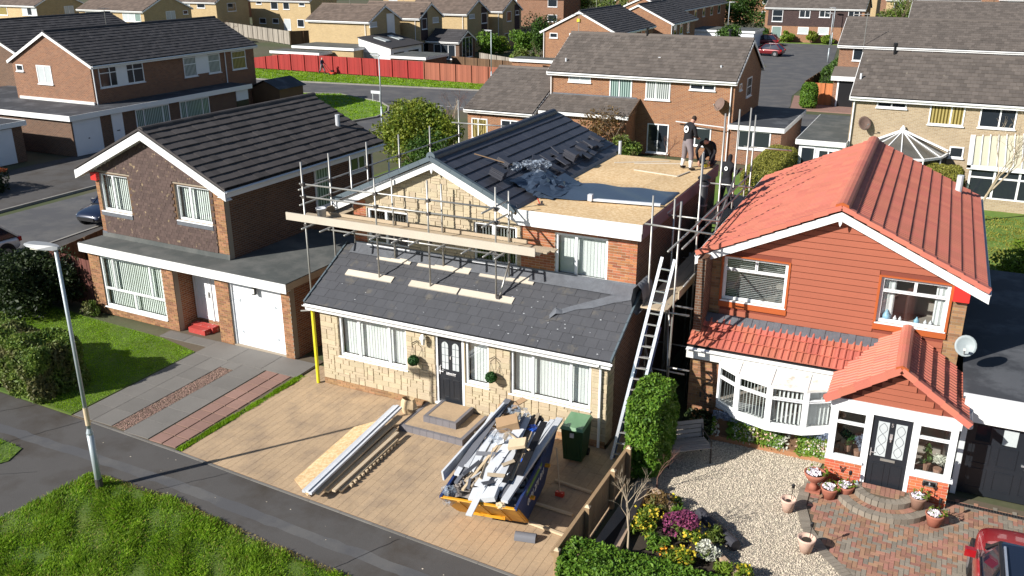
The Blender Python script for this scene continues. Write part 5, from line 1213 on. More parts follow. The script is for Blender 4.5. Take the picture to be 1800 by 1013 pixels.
q = MB(); q.box(-50.2, -33.72, 19.05, 19.1, 2.3, 2.64); q.build('fascia', 'fascia', B1); q = MB(); q.box(-33.76, -33.72, 19.1, 35.8, 2.3, 2.64); q.build('fascia', 'fascia', B1)
f = Face('right', -34.0); q = MB(); f.box(q, 19.4, 21.5, 0, .04, .03, 2.28); gg = q.build('garage_door', 'garage_far', B1)
q = MB(); f.box(q, 20.4, 20.5, .04, .07, 1.0, 1.06); q.build('handle', 'black', gg)
for i in range(9):
    q = MB(); f.box(q, 19.42, 21.48, .04, .05, .1+i*.24, .28+i*.24); q.build('garage_door_slat', 'garage_far', gg)
q = MB(); f.box(q, 22.4, 23.3, 0, .04, .3, 2.25); dd = q.build('door', 'door_white', B1); q = MB(); f.box(q, 22.7, 22.95, .04, .05, 1.1, 1.16); q.build('letterbox', 'black', dd)
wins(B1, f, [(24.4, 27.4, .9, 2.25, (25.1, 26.8), 'pane_green'), (28.4, 31.3, .8, 2.25, (29.0, 30.6), 'pane_green')])
q = MB(); f.box(q, 34.2, 35.5, 0, .04, .1, 1.5); q.build('garage_opening', 'black', B1)
q = MB(); f.box(q, 34.2, 35.5, 0, .05, 1.5, 2.3); q.build('garage_panel', 'garage_far', B1)
downpipe(B1, -36.0, 23.2, 2.6, 5.1); downpipe(B1, -36.0, 35.6, 2.6, 5.1)
MB().box(-43.5, -36.1, 23.0, 23.1, 2.62, 2.8).build('lead_flashing', 'fascia_old', B1)
g0 = thing('garage', 'white doored flat roofed garage at the left edge', 'garage', (-40, 13, 0)); MB().box(-46, -35.8, 8, 17.2, 0, 2.35).build('wall', 'bw_brown', g0)
MB().box(-46.2, -35.6, 7.8, 17.4, 2.45, 2.5).build('flat_roof', 'felt_dark', g0); MB().box(-35.62, -35.57, 7.8, 17.42, 2.22, 2.52).build('fascia', 'fascia', g0); MB().box(-46, -35.6, 17.4, 17.44, 2.22, 2.52).build('fascia', 'fascia', g0)
f = Face('right', -35.8); q = MB(); f.box(q, 13.9, 16.5, 0, .03, .02, 2.15); gg = q.build('garage_door', 'garage_far', g0)
for i in range(10):
    q = MB(); f.box(q, 13.95, 16.45, .03, .04, .06+i*.205, .22+i*.205); q.build('garage_door_slat', 'garage_far', gg)
simple_house('house', 'dark gabled house cut off by the left edge of the picture', -57.5, -48.8, 27, 40, 5.15, 7.2, 'y', 'bw_brown', 'roof_far_dark', tw=.4, gauge=.4)
# yellow brick houses along the top
h = simple_house('house', 'yellow brick house with a shaded gable, top left corner', -122, -110, 76, 84.5, 4.85, 6.9, 'x', 'bw_yellow', 'roof_far_brown', tw=.45, gauge=.42)
wins(h, Face('front', 76), [(-113.1, -109.9, 3.5, 4.65, (-112, -111), ['pane_white', 'pane_dark', 'pane_white']), (-119, -116.5, 3.4, 4.6, (), 'pane_curtain')]); wins(h, Face('right', -110), [(80.9, 82.6, 3.2, 4.64, (81.7,), 'pane_white')])
MB().box(-122, -109.9, 74, 76, 0, 2.4).build('porch', 'bw_yellow', h); MB().box(-122.1, -109.8, 73.8, 76, 2.4, 2.6).build('porch_roof', 'fascia', h)
h = simple_house('house', 'yellow brick house with two wide upper windows and a shaded side gable', -97.2, -84.7, 73, 81.7, 4.85, 6.9, 'x', 'bw_yellow', 'roof_far_brown', tw=.45, gauge=.42)
wins(h, Face('front', 73), [(-95.9, -92.5, 3.5, 4.65, (-94.8, -93.6), ['pane_white', 'pane_white', 'pane_white']), (-88.7, -85.3, 3.5, 4.65, (-87.6, -86.4), ['pane_white', 'pane_white', 'pane_green'])]); wins(h, Face('right', -84.7), [(76.9, 78.6, 3.3, 4.7, (77.8,), 'pane_white'), (80.1, 81.0, 4.1, 4.65)])
h = simple_house('house', 'yellow brick house with dark side gable behind the big brick semi', -101, -92.5, 95, 102.5, 4.85, 6.9, 'x', 'bw_yellow', 'roof_far_brown', tw=.5, gauge=.45); wins(h, Face('front', 95), [(-100, -98, 3.5, 4.7, (), 'pane_white'), (-96.5, -94.8, 4.0, 4.7)]); wins(h, Face('right', -92.5), [(97.5, 99.5, 3.4, 4.7)])
cn = thing('conservatory', 'small white conservatory with grey tent roof at the top left', 'conservatory', (-86, 85.5, 0)); MB().box(-88.5, -84, 84, 87, 0, 1.9).build('glazing', 'pane_white', cn); MB().add([(-88.7, 83.8, 1.9), (-83.8, 83.8, 1.9), (-83.8, 87.2, 1.9), (-88.7, 87.2, 1.9), (-86.2, 85.5, 3.1)], [(0, 1, 4), (1, 2, 4), (2, 3, 4), (3, 0, 4), (0, 1, 2, 3)]).build('roof', 'roof_far', cn)
h = simple_house('house', 'plain yellow brick house with four ground floor windows near the top', -94, -81.5, 104.8, 112, 4.85, 6.9, 'x', 'bw_yellow', 'roof_far_brown', tw=.5, gauge=.45)
wins(h, Face('front', 104.8), [(-92.8, -91.6, 4.2, 4.7), (-89.7, -88.2, 3.45, 4.7), (-87.1, -85.8, 3.5, 4.65), (-83.8, -82.6, 4.1, 4.6), (-92.4, -91, 1.1, 2.0), (-89.6, -88.3, 1.2, 2.0), (-87.2, -85.8, .2, 2.0, (), 'pane_white'), (-84.4, -83, .75, 2.0)])
ROW = [(-54, -45.3, 69, 75.3, 'blank yellow brick side wall, nearest house of the gabled row', [(68.95, 70.4, 4.3, 4.85), (72.5, 74.1, 3.3, 4.85)]), (-52, -43.2, 76.4, 81.7, 'second house of the yellow brick gabled row', [(76.8, 78, 3.6, 4.85), (79.4, 80.8, 4.2, 4.85)]), (-51, -42, 86, 92, 'third house of the yellow brick gabled row', [(86.5, 88, 4.3, 4.85), (89.9, 91.5, 3.5, 4.8)]), (-49, -40.6, 93.4, 99.2, 'farthest house of the yellow brick gabled row', [(94.6, 96, 3.5, 4.8), (97.3, 98.4, 4.2, 4.8)])]
for (a, b, c, d, lb, wl) in ROW:
    h = simple_house('house', lb, a, b, c, d, 4.85, 6.5, 'x', 'bw_yellow', 'roof_far_brown', 'yellow brick houses with gables to the right', tw=.4, gauge=.38); wins(h, Face('right', b), [(w[0], w[1], w[2], w[3], (), 'pane_white' if w[3]-w[2] < .8 else 'pane_dark') for w in wl])
    downpipe(h, b-.6, c-.1, 0, 4.8)
    wins(h, Face('right', b), [(c+.6, c+1.8, .9, 2.0), (d-2.2, d-1.0, .9, 2.0)])
    q = MB(); m_ = (wl[0][0]+wl[0][1])/2 if c > 76 and c < 80 else (wl[1][0]+wl[1][1])/2; Face('right', b).box(q, m_-.8, m_+.8, 0, .02, 2.3, 5.6); q.build('gable_panel', 'upvc' if c < 70 else 'tilehung_far', h)
e1 = thing('extension', 'white rendered extension with dark sloping roof and rooflights', 'extension', (-43, 70, 0))
MB().prism([(-45.2, 66.5, 0), (-41, 66.5, 0), (-41, 66.5, 2.3), (-45.2, 66.5, 3.3)], (0, 6.5, 0)).build('wall', 'upvc', e1); MB().prism([(-45.2, 66.3, 3.36), (-40.7, 66.3, 2.34), (-40.7, 73.2, 2.34), (-45.2, 73.2, 3.36)], (0, 0, .1)).build('roof', 'roof_far_dark', e1)
for y in (68, 70.8): MB().prism([(-44.2, y, 3.24), (-42.6, y, 2.88), (-42.6, y+1, 2.88), (-44.2, y+1, 3.24)], (0, 0, .1)).build('rooflight', 'pane_white', e1)
wins(e1, Face('front', 66.5), [(-44.6, -42.6, .3, 1.9, (), 'pane_blind')]); wins(e1, Face('right', -41), [(67, 69.3, .9, 1.9), (70, 72.4, .9, 1.9)])
e2 = simple_house('extension', 'dark roofed garden room with glazed white gable', -42.8, -38.5, 77.5, 81.5, 2.2, 3.4, 'x', 'bw_brown', 'roof_far_dark', cat='extension', tw=.5, gauge=.45); wins(e2, Face('right', -38.5), [(78.2, 80.8, .3, 2.7, (79.1, 80)), ]); wins(e2, Face('front', 77.5), [(-42, -39, .2, 1.9, (-41, -40))])
for (lb, a, b, c, d, z, wm) in (('long flat roofed garage beside the blank yellow wall', -52.8, -44.6, 64.6, 68.8, 2.4, 'bw_yellow'), ('low red brick garage behind the left end of the red fence', -54, -47.5, 62.2, 64.2, 2.0, 'bw_red'), ('flat roofed garage with white trim behind the red fence', -38.5, -34.2, 62.6, 67, 2.1, 'bw_red')):
    t = thing('garage', lb, 'garage', ((a+b)/2, (c+d)/2, 0)); flat_ext(t, a, b, c, d, z, wm)
# brick houses with front gables in the middle distance
h = simple_house('house', 'orange brick house with white bargeboards behind the grey roofed semi', -22.1, -14.45, 65.4, 77, 4.85, 6.85, 'y', 'bw_orange', 'roof_far_dark', tw=.4, gauge=.36)
wins(h, Face('front', 65.4), [(-21.4, -20.55, 4.3, 4.78), (-19.3, -17.4, 3.5, 4.8, (-18.3,), 'pane_white')]); wins(h, Face('right', -14.45), [(66.5, 67.6, 3.7, 4.7), (69, 70.5, 3.6, 4.7), (73, 74.5, 3.6, 4.7)]); flat_ext(h, -24.6, -16.2, 63.4, 65.4, 2.35, 'bw_orange'); q = MB(); Face('front', 65.4).box(q, -18.5, -18.2, 0, .1, 5.9, 6.2); q.build('alarm_box', 'yellow_pipe', h)
downpipe(h, -22.0, 65.3, 0, 4.8)
h = simple_house('house', 'orange brick house second in line behind the grey roofed semi', -21.2, -13.5, 80.6, 90.5, 4.85, 6.8, 'y', 'bw_orange', 'roof_far_dark', tw=.45, gauge=.38); wins(h, Face('right', -13.5), [(81.5, 82.8, 3.5, 4.7), (84, 85.2, 3.5, 4.7), (87, 88, 3.5, 4.7)]); downpipe(h, -13.4, 80.5, 0, 4.8)
h = simple_house('house', 'long brick terrace with a row of small roof vents at the top', -27.5, -19.5, 101, 131, 4.85, 6.7, 'y', 'bw_orange', 'roof_far_dark', tw=.5, gauge=.45); wins(h, Face('right', -19.5), [(103+i*4.6, 104.4+i*4.6, 3.4, 4.6) for i in range(6)])
for i in range(5): MB().tube((-21.8, 104+i*5.5, 5.5), (-21.8, 104+i*5.5, 6.4), .1).build('vent', 'plastic_white', h)
# the grey roofed semi behind the centre house
D = simple_house('house', 'brick semi with mottled grey tiled roof behind the workmen', -8.4, 3.75, 35.9, 43.5, 4.85, 7.0, 'x', 'bw_orange', 'roof_far', tw=.31, gauge=.34)
wins(D, Face('front', 35.9), [(-7.1, -5.55, 4.3, 4.72, (-6.3,), 'pane_white'), (-4.25, -2.75, 3.42, 4.68, (-3.6,), 'pane_green'), (-1.85, -.25, 3.5, 4.65, (-1.2,), 'pane_blind'), (.97, 2.55, 4.26, 4.63, (1.8,)), (-1.6, -.2, .15, 2.0, (-.9,)), (1.2, 2.5, .84, 1.97, (1.5,)), (-5.2, -4.0, .76, 1.6, (-4.5,), 'pane_white')])
wins(D, Face('right', 3.75), [(39.2, 40.6, 3.5, 4.7, (), 'pane_dark', (4.1,)), (37.0, 37.7, 4.2, 4.6)])
A, S = Vector((-8.3, 33.8, 2.62)), Vector((0, 2.1, .78)); rf = MB().prism([A, A+X_*6.1, A+X_*6.1+S, A+S], (0, 0, .04)); lt = rf.build('lean_to_roof', 'black', D); pieces(lt, 'tile', 'box', tile_list(A+Z_*.045, X_, S, 6.1, S.length, .31, .34, .03, 1.1, True), 'roof_far', 0, 'tiles')
MB().prism([(-8.1, 34.1, 0), (-8.1, 35.9, 0), (-8.1, 35.9, 3.35), (-8.1, 34.1, 2.6)], (5.7, 0, 0)).build('wall', 'bw_orange', D); MB().box(-8.3, -2.2, 33.76, 33.8, 2.45, 2.65).build('fascia', 'fascia', D)
MB().prism([(-2.2, 33.8, 2.52), (-2.2, 35.9, 3.3), (-2.2, 35.9, 3.5), (-2.2, 33.8, 2.72)], (.04, 0, 0)).build('bargeboard', 'timber_dark', D); MB().box(-8.2, -2.4, 35.86, 35.9, 3.36, 3.55).build('lead_flashing', 'lead', D)
flat_ext(D, 3.8, 6.8, 35.5, 43, 2.4, 'bw_red', roofm='felt_dark'); wins(D, Face('front', 35.5), [(4.25, 6.2, 1.0, 2.08, (5.15,)), ])
downpipe(D, 3.55, 35.8, 0, 4.8); downpipe(D, -8.3, 35.8, 0, 4.8); dish(D, (3.0, 35.6, 3.5), R(-120), 'dish_brown', 1.15)
for x, y, m_ in ((-3.1, 39.6, 'black'), (2.3, 39.8, 'black')):
    MB().tube((x, y, 6.6), (x, y, 7.55), .07).build('flue', m_, D); MB().tube((x, y, 7.5), (x, y, 7.6), .13).build('flue_cap', m_, D)
for x, y in ((-7.6, 36.6), (2.6, 36.8)): MB().tube((x, y, 5.0), (x, y, 5.7), .06).build('vent_pipe', 'plastic_white', D)
MB().box(-1.6, -1.45, 37.4, 37.6, 5.6, 5.95).build('bird_guard', 'plastic_white', D)
bg_ = simple_house('extension', 'single storey brick extension with broad mossy roof at the left of the semi', -13.4, -8.6, 33.6, 43.6, 2.4, 4.6, 'x', 'bw_orange', 'roof_far', cat='extension', tw=.31, gauge=.34, fasc='fascia_old'); wins(bg_, Face('front', 33.6), [(-13.1, -11.9, .5, 1.85, (-12.6,), 'pane_curtain'), (-10.9, -9.5, .8, 1.9, (-10.2,))])
# yellow brick semi on the right with conservatories
E_ = simple_house('house', 'pale brick semi with lichen spotted dark roof behind the red roof', 10.75, 26, 33.4, 41, 4.78, 6.75, 'x', 'bw_buff', 'roof_far', tw=.31, gauge=.34)
wins(E_, Face('front', 33.4), [(12.0, 13.5, 4.3, 4.62, (12.75,)), (14.65, 16.35, 3.58, 4.64, (15.7,), ['pane_curtain', 'pane_curtain']), (17.05, 18.75, 3.6, 4.68, (18.0,)), (20.5, 22, 3.6, 4.6, (21,)), (15.9, 16.6, 1.9, 2.5)])
downpipe(E_, 10.85, 33.3, 0, 4.75); dish(E_, (11.5, 33.1, 3.4), R(-60), 'dish_brown', 1.1)
for x, y, z, m_ in ((12.3, 37.0, 7.3, 'black'),): MB().tube((x, y, 6.3), (x, y, z), .07).build('flue', m_, E_); MB().tube((x, y, z-.1), (x, y, z+.08), .12).build('flue_cap', m_, E_)
MB().tube((10.9, 34.6, 5.2), (10.9, 34.6, 5.9), .06).build('vent_pipe', 'plastic_white', E_)
fg = thing('garage', 'flat roofed link garage between the brick semi and the pale semi', 'garage', (9.5, 37, 0)); flat_ext(fg, 8.3, 10.6, 32.6, 41.4, 2.4, 'upvc', roofm='felt'); wins(fg, Face('front', 32.6), [(8.4, 9.2, .3, 2.0), (9.35, 10.4, 1.1, 1.9, (9.9,))])
c1 = thing('conservatory', 'white conservatory with fan shaped roof bars against the pale semi', 'conservatory', (13.6, 32, 0))
ring = [(13.7+2.15*math.cos(math.pi+math.pi*i/6), 33.35+2.6*math.sin(math.pi+math.pi*i/6)) for i in range(7)]; ap = Vector((13.5, 33.2, 3.15))
for i in range(6):
    a, b = ring[i], ring[i+1]
    MB().add([(*a, .6), (*b, .6), (*b, 2.0), (*a, 2.0)], [(0, 1, 2, 3)]).build('pane', 'pane_dark', c1); MB().add([(*a, 2.08), (*b, 2.08), tuple(ap-Z_*.02)], [(0, 1, 2)]).build('roof_pane', 'cons_pane', c1)
    q = MB(); q.beam((*a, 2.08), (*b, 2.08), .1, .12); q.beam((*a, .55), (*b, .55), .1, .1); q.tube((*a, 0), (*a, 2.1), .05, n=5); q.beam((*a, 2.12), ap, .05, .04); q.build('frame', 'upvc', c1)
q = MB(); q.lathe([(.14, -.05), (.14, .12), (.03, .3)], ap, 8); q.beam((11.55, 33.33, 2.25), ap+Z_*.06, .16, .1); q.beam((15.85, 33.33, 2.25), ap+Z_*.06, .16, .1); q.build('finial', 'upvc', c1)
MB().prism([(*p, 0) for p in ring], (0, 0, .55)).build('wall', 'bw_buff', c1)
c2 = thing('conservatory', 'conservatory with cream translucent roof at the right edge', 'conservatory', (19.5, 32, 0))
MB().box(16.95, 24, 30.2, 33.35, 0, .6).build('wall', 'bw_buff', c2)
for i in range(6):
    a = 17.0+i*1.1; MB().box(a+.06, a+1.04, 30.24, 30.26, .68, 1.6).build('pane', 'pane_dark', c2); MB().box(a+.06, a+1.04, 30.24, 30.26, 1.7, 2.05).build('pane', 'pane_dark', c2)
    q = MB(); q.box(a-.05, a+.05, 30.2, 30.3, .6, 2.1); q.box(a+.05, a+1.05, 30.2, 30.29, .6, .67); q.box(a+.05, a+1.05, 30.2, 30.29, 1.61, 1.69); q.build('frame', 'upvc', c2)
    for k_ in (0, .36, .72): MB().beam((a+k_, 30.15, 2.28), (a+k_, 33.3, 3.19+.12*(i+k_)), .045, .04).build('glazing_bar', 'upvc', c2)
    MB().prism([(a, 30.15, 2.2), (a+1.07, 30.15, 2.25), (a+1.07, 33.3, 3.2+.12*i), (a, 33.3, 3.1+.12*i)], (0, 0, .03)).build('roof_pane', 'polycarb', c2)
for i in range(3): MB().box(16.98, 17.0, 30.3+i, 31.2+i, .65, 2.0).build('pane', 'pane_dark', c2)
q = MB(); q.box(16.8, 24, 30.05, 30.2, 2.05, 2.25); q.prism([(16.8, 30.05, 2.1), (16.8, 33.3, 2.95), (16.8, 33.3, 3.2), (16.8, 30.05, 2.3)], (.18, 0, 0)); q.build('frame', 'upvc', c2)
# terraces to the right and back
T2 = simple_house('house', 'brick terrace with long grey roof and garages behind the pale semi', 6.4, 30, 62.6, 70.6, 4.88, 6.85, 'x', 'bw_red', 'roof_far', tw=.38, gauge=.36)
wins(T2, Face('front', 62.6), [(7.5, 8.5, 3.7, 4.75), (9.2, 10.6, 4.25, 4.7, (9.9,)), (12, 13.6, 4.2, 4.7, (12.8,)), (14.5, 16, 4.25, 4.7, (15.2,)), (18, 20, 3.8, 4.7, (19,))])
MB().box(6.4, 30, 61.2, 62.6, 0, 2.45).build('wall', 'bw_red', T2); A, S = Vector((6.2, 60.9, 2.5)), Vector((0, 1.7, .6)); MB().prism([A, A+X_*24, A+X_*24+S, A+S], (0, 0, .08)).build('pent_roof', 'roof_far', T2); MB().box(6.2, 30, 60.85, 60.9, 2.2, 2.55).build('fascia', 'fascia', T2)
q = MB(); f = Face('front', 61.2); f.box(q, 6.85, 8.4, 0, .03, .02, 2.15); q.build('garage_door', 'black', T2); q = MB(); f.box(q, 6.72, 6.85, 0, .05, .02, 2.2); f.box(q, 8.4, 8.53, 0, .05, .02, 2.2); q.build('door_frame', 'upvc', T2)
h = simple_house('house', 'brick terrace showing only its long roof at the top right', 9.6, 34, 98.5, 106.5, 4.85, 6.7, 'x', 'bw_red', 'roof_far', tw=.45, gauge=.42)
T1 = simple_house('house', 'house with dark hung tiles above orange brick at the end of the road', -11.0, 2.6, 120, 128, 4.75, 6.7, 'x', 'bw_orange', 'roof_far', tw=.45, gauge=.42)
q = MB(); f = Face('front', 120); f.box(q, -10.6, 2.2, 0, .05, 2.3, 4.72); q.build('hung_tiles', 'tilehung_far', T1)
f = Face('front', 119.94); wins(T1, f, [(-10, -8.5, 2.85, 4.5, (), 'pane_dark', (3.6,)), (-6.2, -4.7, 3.5, 4.5, (-5.4,)), (-3.45, -1.95, 3.6, 4.55, (-2.7,)), (.45, 1.95, 3.4, 4.6, (1.2,))]); wins(T1, Face('front', 120), [(-9.9, -8.5, .3, 2.2, (), 'pane_green'), (-6.2, -4.7, 1.25, 2.2, (), 'pane_white'), (-3.4, -1.9, 1.25, 2.25, (), 'pane_white')])
for (lb, a, b, c, d, z, wm) in (('row of white garages with flat roof beyond the brick houses', -18.4, -10, 108, 114, 2.3, 'garage_far'),):
    t = thing('garage', lb, 'garage', ((a+b)/2, (c+d)/2, 0)); flat_ext(t, a, b, c, d, z, wm)
FAR = [(-150, -136, 120, 128, 'x', 'bw_yellow'), (-131, -118, 128, 136, 'x', 'bw_red'), (-112, -103, 132, 141, 'y', 'bw_yellow'), (-80, -68, 124, 132, 'x', 'bw_yellow'), (-64, -55, 112, 122, 'y', 'bw_yellow'), (-60, -48, 132, 140, 'x', 'bw_red'), (-44, -34, 150, 158, 'x', 'bw_yellow'), (-37, -30, 128, 140, 'y', 'bw_red'), (-30, -16, 158, 166, 'x', 'bw_orange'), (-13, 0, 168, 176, 'x', 'bw_yellow'), (3, 17, 150, 158, 'x', 'bw_yellow'), (20, 34, 158, 166, 'x', 'bw_red'), (38, 50, 170, 178, 'x', 'bw_yellow'), (-80, -66, 160, 168, 'x', 'bw_red'), (-104, -92, 165, 173, 'x', 'bw_yellow'), (-10, 4, 205, 213, 'x', 'bw_red'), (-40, -26, 200, 208, 'x', 'bw_yellow'), (12, 26, 195, 203, 'x', 'bw_orange')]
WH = ['leftmost', 'second', 'third', 'fourth', 'fifth', 'sixth', 'seventh', 'eighth', 'ninth', 'tenth', 'eleventh', 'twelfth', 'thirteenth', 'fourteenth', 'fifteenth', 'sixteenth', 'seventeenth', 'last']
_o = sorted(range(len(FAR)), key=lambda i: (((FAR[i][0]+FAR[i][1])/2-CAMP.x)/(FAR[i][2]-CAMP.y))); FO = {k: WH[n_] for n_, k in enumerate(_o)}
for i, (a, b, c, d, ax, wm) in enumerate(FAR):
    cn_ = {'bw_yellow': 'yellow', 'bw_red': 'red', 'bw_orange': 'orange'}[wm]
    h = simple_house('house', cn_+' brick house far off, '+FO[i]+' from the left of those along the top edge', a, b, c, d, 4.85, 6.8, ax, wm, 'roof_far_brown' if i % 2 else 'roof_far', 'far houses along the top edge', tw=.7, gauge=.6)
    wins(h, Face('front', c), [(a+1.2, a+3, 3.4, 4.6, (a+2.1,), 'pane_white' if i % 2 else 'pane_dark'), (b-3, b-1.2, 3.4, 4.6), (a+1.2, a+3, .9, 2.1), (b-3, b-1.2, .9, 2.1)])
# ------------------------------------------------------------------ fences
def fence(name, label, pts, hgt, material, panel=1.83, post=.1, board=.13, group=None, cat='fence', postmat=None):
    t = thing(name, label, cat, (*pts[0][:2], 0), 0, group); P = [Vector((p[0], p[1], 0)) for p in pts]
    hs = [p[2] if len(p) > 2 else hgt for p in pts]
    for k, (a, b) in enumerate(zip(P[:-1], P[1:])):
        L = (b-a).length; n = max(1, round(L/panel)); d = (b-a).normalized(); nn = Vector((-d.y, d.x, 0)); w = L/n
        for i in range(n):
            mb = MB(); m_ = max(1, round(w/board))
            for j in range(m_):
                u = i*w+(j+.5)*w/m_; h_ = hs[k]+(hs[k+1]-hs[k])*u/L
                mb.obox(a+d*u+nn*(.012*(j % 2))+Z_*(h_/2+.03), (d, nn, Z_), (w/m_/2*.99, .009, h_/2-.02))
            mb.build('fence_panel', material, t)
            h_ = hs[k]+(hs[k+1]-hs[k])*i/n; q = MB(); q.obox(a+d*(i*w)-nn*.05+Z_*(h_/2), (d, nn, Z_), (post/2, post/2, h_/2+.02)); q.build('post', postmat or material, t)
    return t
fence('fence', 'bright red painted board fence along the far verge', [(-56.3, 61.6, 1.15), (-51, 61.6, 1.8), (-33.7, 61.3, 1.8)], 1.8, 'fence_red', board=.3)
fence('fence', 'brown board fence to the right of the red fence', [(-33.6, 61.3), (-22.0, 60.2)], 1.75, 'fence_brown', board=.28)
fence('fence', 'grey weathered fence below the plain yellow house', [(-92, 96), (-70.5, 85.5)], 1.9, 'fence_grey', board=.4)
fence('fence', 'short dark fence in the shade beside the plain yellow house', [(-70.3, 85.5), (-66, 92)], 1.9, 'timber_dark', board=.4)
fence('fence', 'dark fence across the gardens behind the brown fence', [(-34, 68), (-24, 66)], 1.7, 'timber_dark', board=.3)
fence('fence', 'pale grey panel fence beside the orange brick house', [(-33, 72.5), (-24, 67)], 1.7, 'fence_grey', board=.4)
fence('fence', 'reddish board fence with shadow beside the dark house wall', [(-11.15, 1.25), (-13.6, 1.55)], 1.85, 'fence_dark', board=.15)
fence('fence', 'dark board fence running back along the side road', [(-13.6, 1.6), (-15.6, 10.5)], 1.75, 'timber_dark', board=.2)
fence('fence', 'fence in deep shade by the terrace at the right hand road', [(3.9, 62.5), (4.3, 80)], 1.8, 'timber_dark', board=.2)
fence('gate', 'orange stained double gate beside the clipped bush', [(5.0, 61.4), (6.4, 61.4)], 1.85, 'fence_orange', .7, .08, .14, cat='gate')
sh = thing('shed', 'dark garden shed with pale gable beside the corner verge', 'shed', (-34.5, 39.5, 0)); MB().prism([(-36, 38.3, 0), (-33.2, 38.3, 0), (-33.2, 38.3, 1.9), (-34.6, 38.3, 2.5), (-36, 38.3, 1.9)], (0, 3, 0)).build('wall', 'timber_dark', sh)
MB().prism([(-36.2, 38.1, 1.9), (-34.6, 38.1, 2.55), (-34.6, 41.5, 2.55), (-36.2, 41.5, 1.9)], (0, 0, .05)).build('roof', 'felt_dark', sh); MB().prism([(-33.0, 38.1, 1.9), (-34.6, 38.1, 2.55), (-34.6, 41.5, 2.55), (-33.0, 41.5, 1.9)], (0, 0, .05)).build('roof', 'felt_dark', sh)
# ------------------------------------------------------------------ lamps, sign
def lamp(label, x, y, h, hx, hy, r0=.078, r1=.042, col='galv'):
    t = thing('street_lamp', label, 'street lamp', (x, y, 0), 0, 'street lamps')
    MB().tube((x, y, 0), (x, y, 1.55), r0, r0, 12).build('base_column', col, t, smooth=True); MB().tube((x, y, 1.55), (x, y, h), r1*1.15, r1, 10).build('pole', col, t, smooth=True)
    MB().lathe([(r0, 1.5), (r0*1.05, 1.55), (r1*1.2, 1.66)], (x, y, 0), 12).build('collar', col, t)
    d = Vector((hx, hy, 0)).normalized(); s_ = Vector((-d.y, d.x, 0)); o = Vector((x, y, h)); hd = MB()
    P = []
    for (l, w, a, b) in ((-.1, .05, -.03, .03), (.0, .09, -.05, .05), (.35, .17, -.03, .055), (.68, .15, -.005, .05), (.8, .09, .01, .035)):
        P += [o+d*l+s_*w+Z_*a, o+d*l-s_*w+Z_*a, o+d*l-s_*w*.7+Z_*b, o+d*l+s_*w*.7+Z_*b]
    hd.add(P, [(4*i+j, 4*i+(j+1) % 4, 4*i+4+(j+1) % 4, 4*i+4+j) for i in range(4) for j in range(4)]+[(0, 1, 2, 3), (19, 18, 17, 16)]); hd.build('head', 'lamp_head', t)
    q = MB(); q.obox(o+d*.4-Z_*.065, (d, s_, Z_), (.22, .1, .01)); q.build('lens', 'lamp_glass', t); return t
l1 = lamp('tall grey lamp post at the corner of the grass verge in front', -1.36, -7.07, 6.12, -1, -.12)
MB().tube((-1.36, -7.07, 0), (-1.36, -7.07, .3), .088, .088, 12).build('base_band', 'steel_dark', l1); MB().tube((-1.36, -7.07, 1.75), (-1.36, -7.07, 2.2), .058, .057, 12).build('rust_band', 'timber', l1)
lamp('lamp post at the road junction in front of the red fence', -21.9, 36.0, 5.3, -1, .2); lamp('lamp post on the verge before the brown fence', -24.2, 58.1, 5.4, -1, .2)
lamp('lamp post beside the road on the right in front of the terrace', 1.5, 95.3, 5.6, -1, 0); lamp('lamp post far behind by the white garages', -14.5, 112, 5.8, 1, 0); lamp('distant lamp post before the house with hung tiles', -1.2, 118.6, 5.0, -1, 0)
sg = thing('street_sign', 'white street name plate on two posts on the corner verge', 'street sign', (-29.5, 46.5, 0))
for x in (-29.85, -29.15): MB().tube((x, 46.5, 0), (x, 46.5, 1.0), .04).build('post', 'plastic_white', sg)
MB().box(-30, -29.0, 46.44, 46.47, .75, 1.0).build('plate', 'plastic_white', sg)
# ------------------------------------------------------------------ trees, hedges and bushes behind
bush('tree', 'big olive green bushy tree behind the scaffolding', (-13.2, 27.2, 2.2), (3.1, 2.6, 2.5), 22000, .16, 'leaf_olive', 3, 'tree', lumps=22, flatb=.2)
bush('bush', 'dark green bush under the olive tree behind the scaffolding', (-11.2, 24.5, 1.1), (2.2, 1.8, 1.4), 7000, .15, 'leaf_hedge_dark', 4, lumps=14, flatb=.05)
bush('bush', 'yellow green shrub at the back corner of the dark tiled house', (-6.5, 12.6, .8), (.9, .8, 1.1), 2600, .12, 'leaf_lime', 5, flatb=.02)
bare_tree('bare_shrub', 'leafless reddish shrub beside the mossy roofed extension', (-14.6, 33.2, 0), 4.0, 5, 'twig', 6, .75, .05)
bare_tree('bare_shrub', 'pale branched bare shrub against the extension wall', (-13.7, 32.2, 0), 3.6, 6, 'bark_pale', 4, .5, .05)
bush('bush', 'straggling climber over the lean-to behind the stripped roof', (-3.6, 33.3, 2.0), (1.8, .7, 1.5), 1500, .13, 'leaf_brown', 8, lumps=12); bare_tree('bare_shrub', 'tangled bare climber stems beside the french doors', (-2.6, 33.0, 0), 3.8, 9, 'bark', 5, .8, .04)
bush('bush', 'dark leafy bush below the french doors', (-1.8, 31.8, .8), (1.5, 1.2, 1.2), 4200, .15, 'leaf_mixed', 10, flatb=.02); bare_tree('bare_shrub', 'brown twiggy shrub against the brick wall behind the workman', (.4, 33.6, 0), 2.0, 11, 'twig', 5, .8, .03)
def round_hedge(label, x0, x1, y0, y1, z1, n, size, material, seed): return hedge(label, x0, x1, y0, y1, z1, n, size, material, seed, wob=.05, rnd=.55)
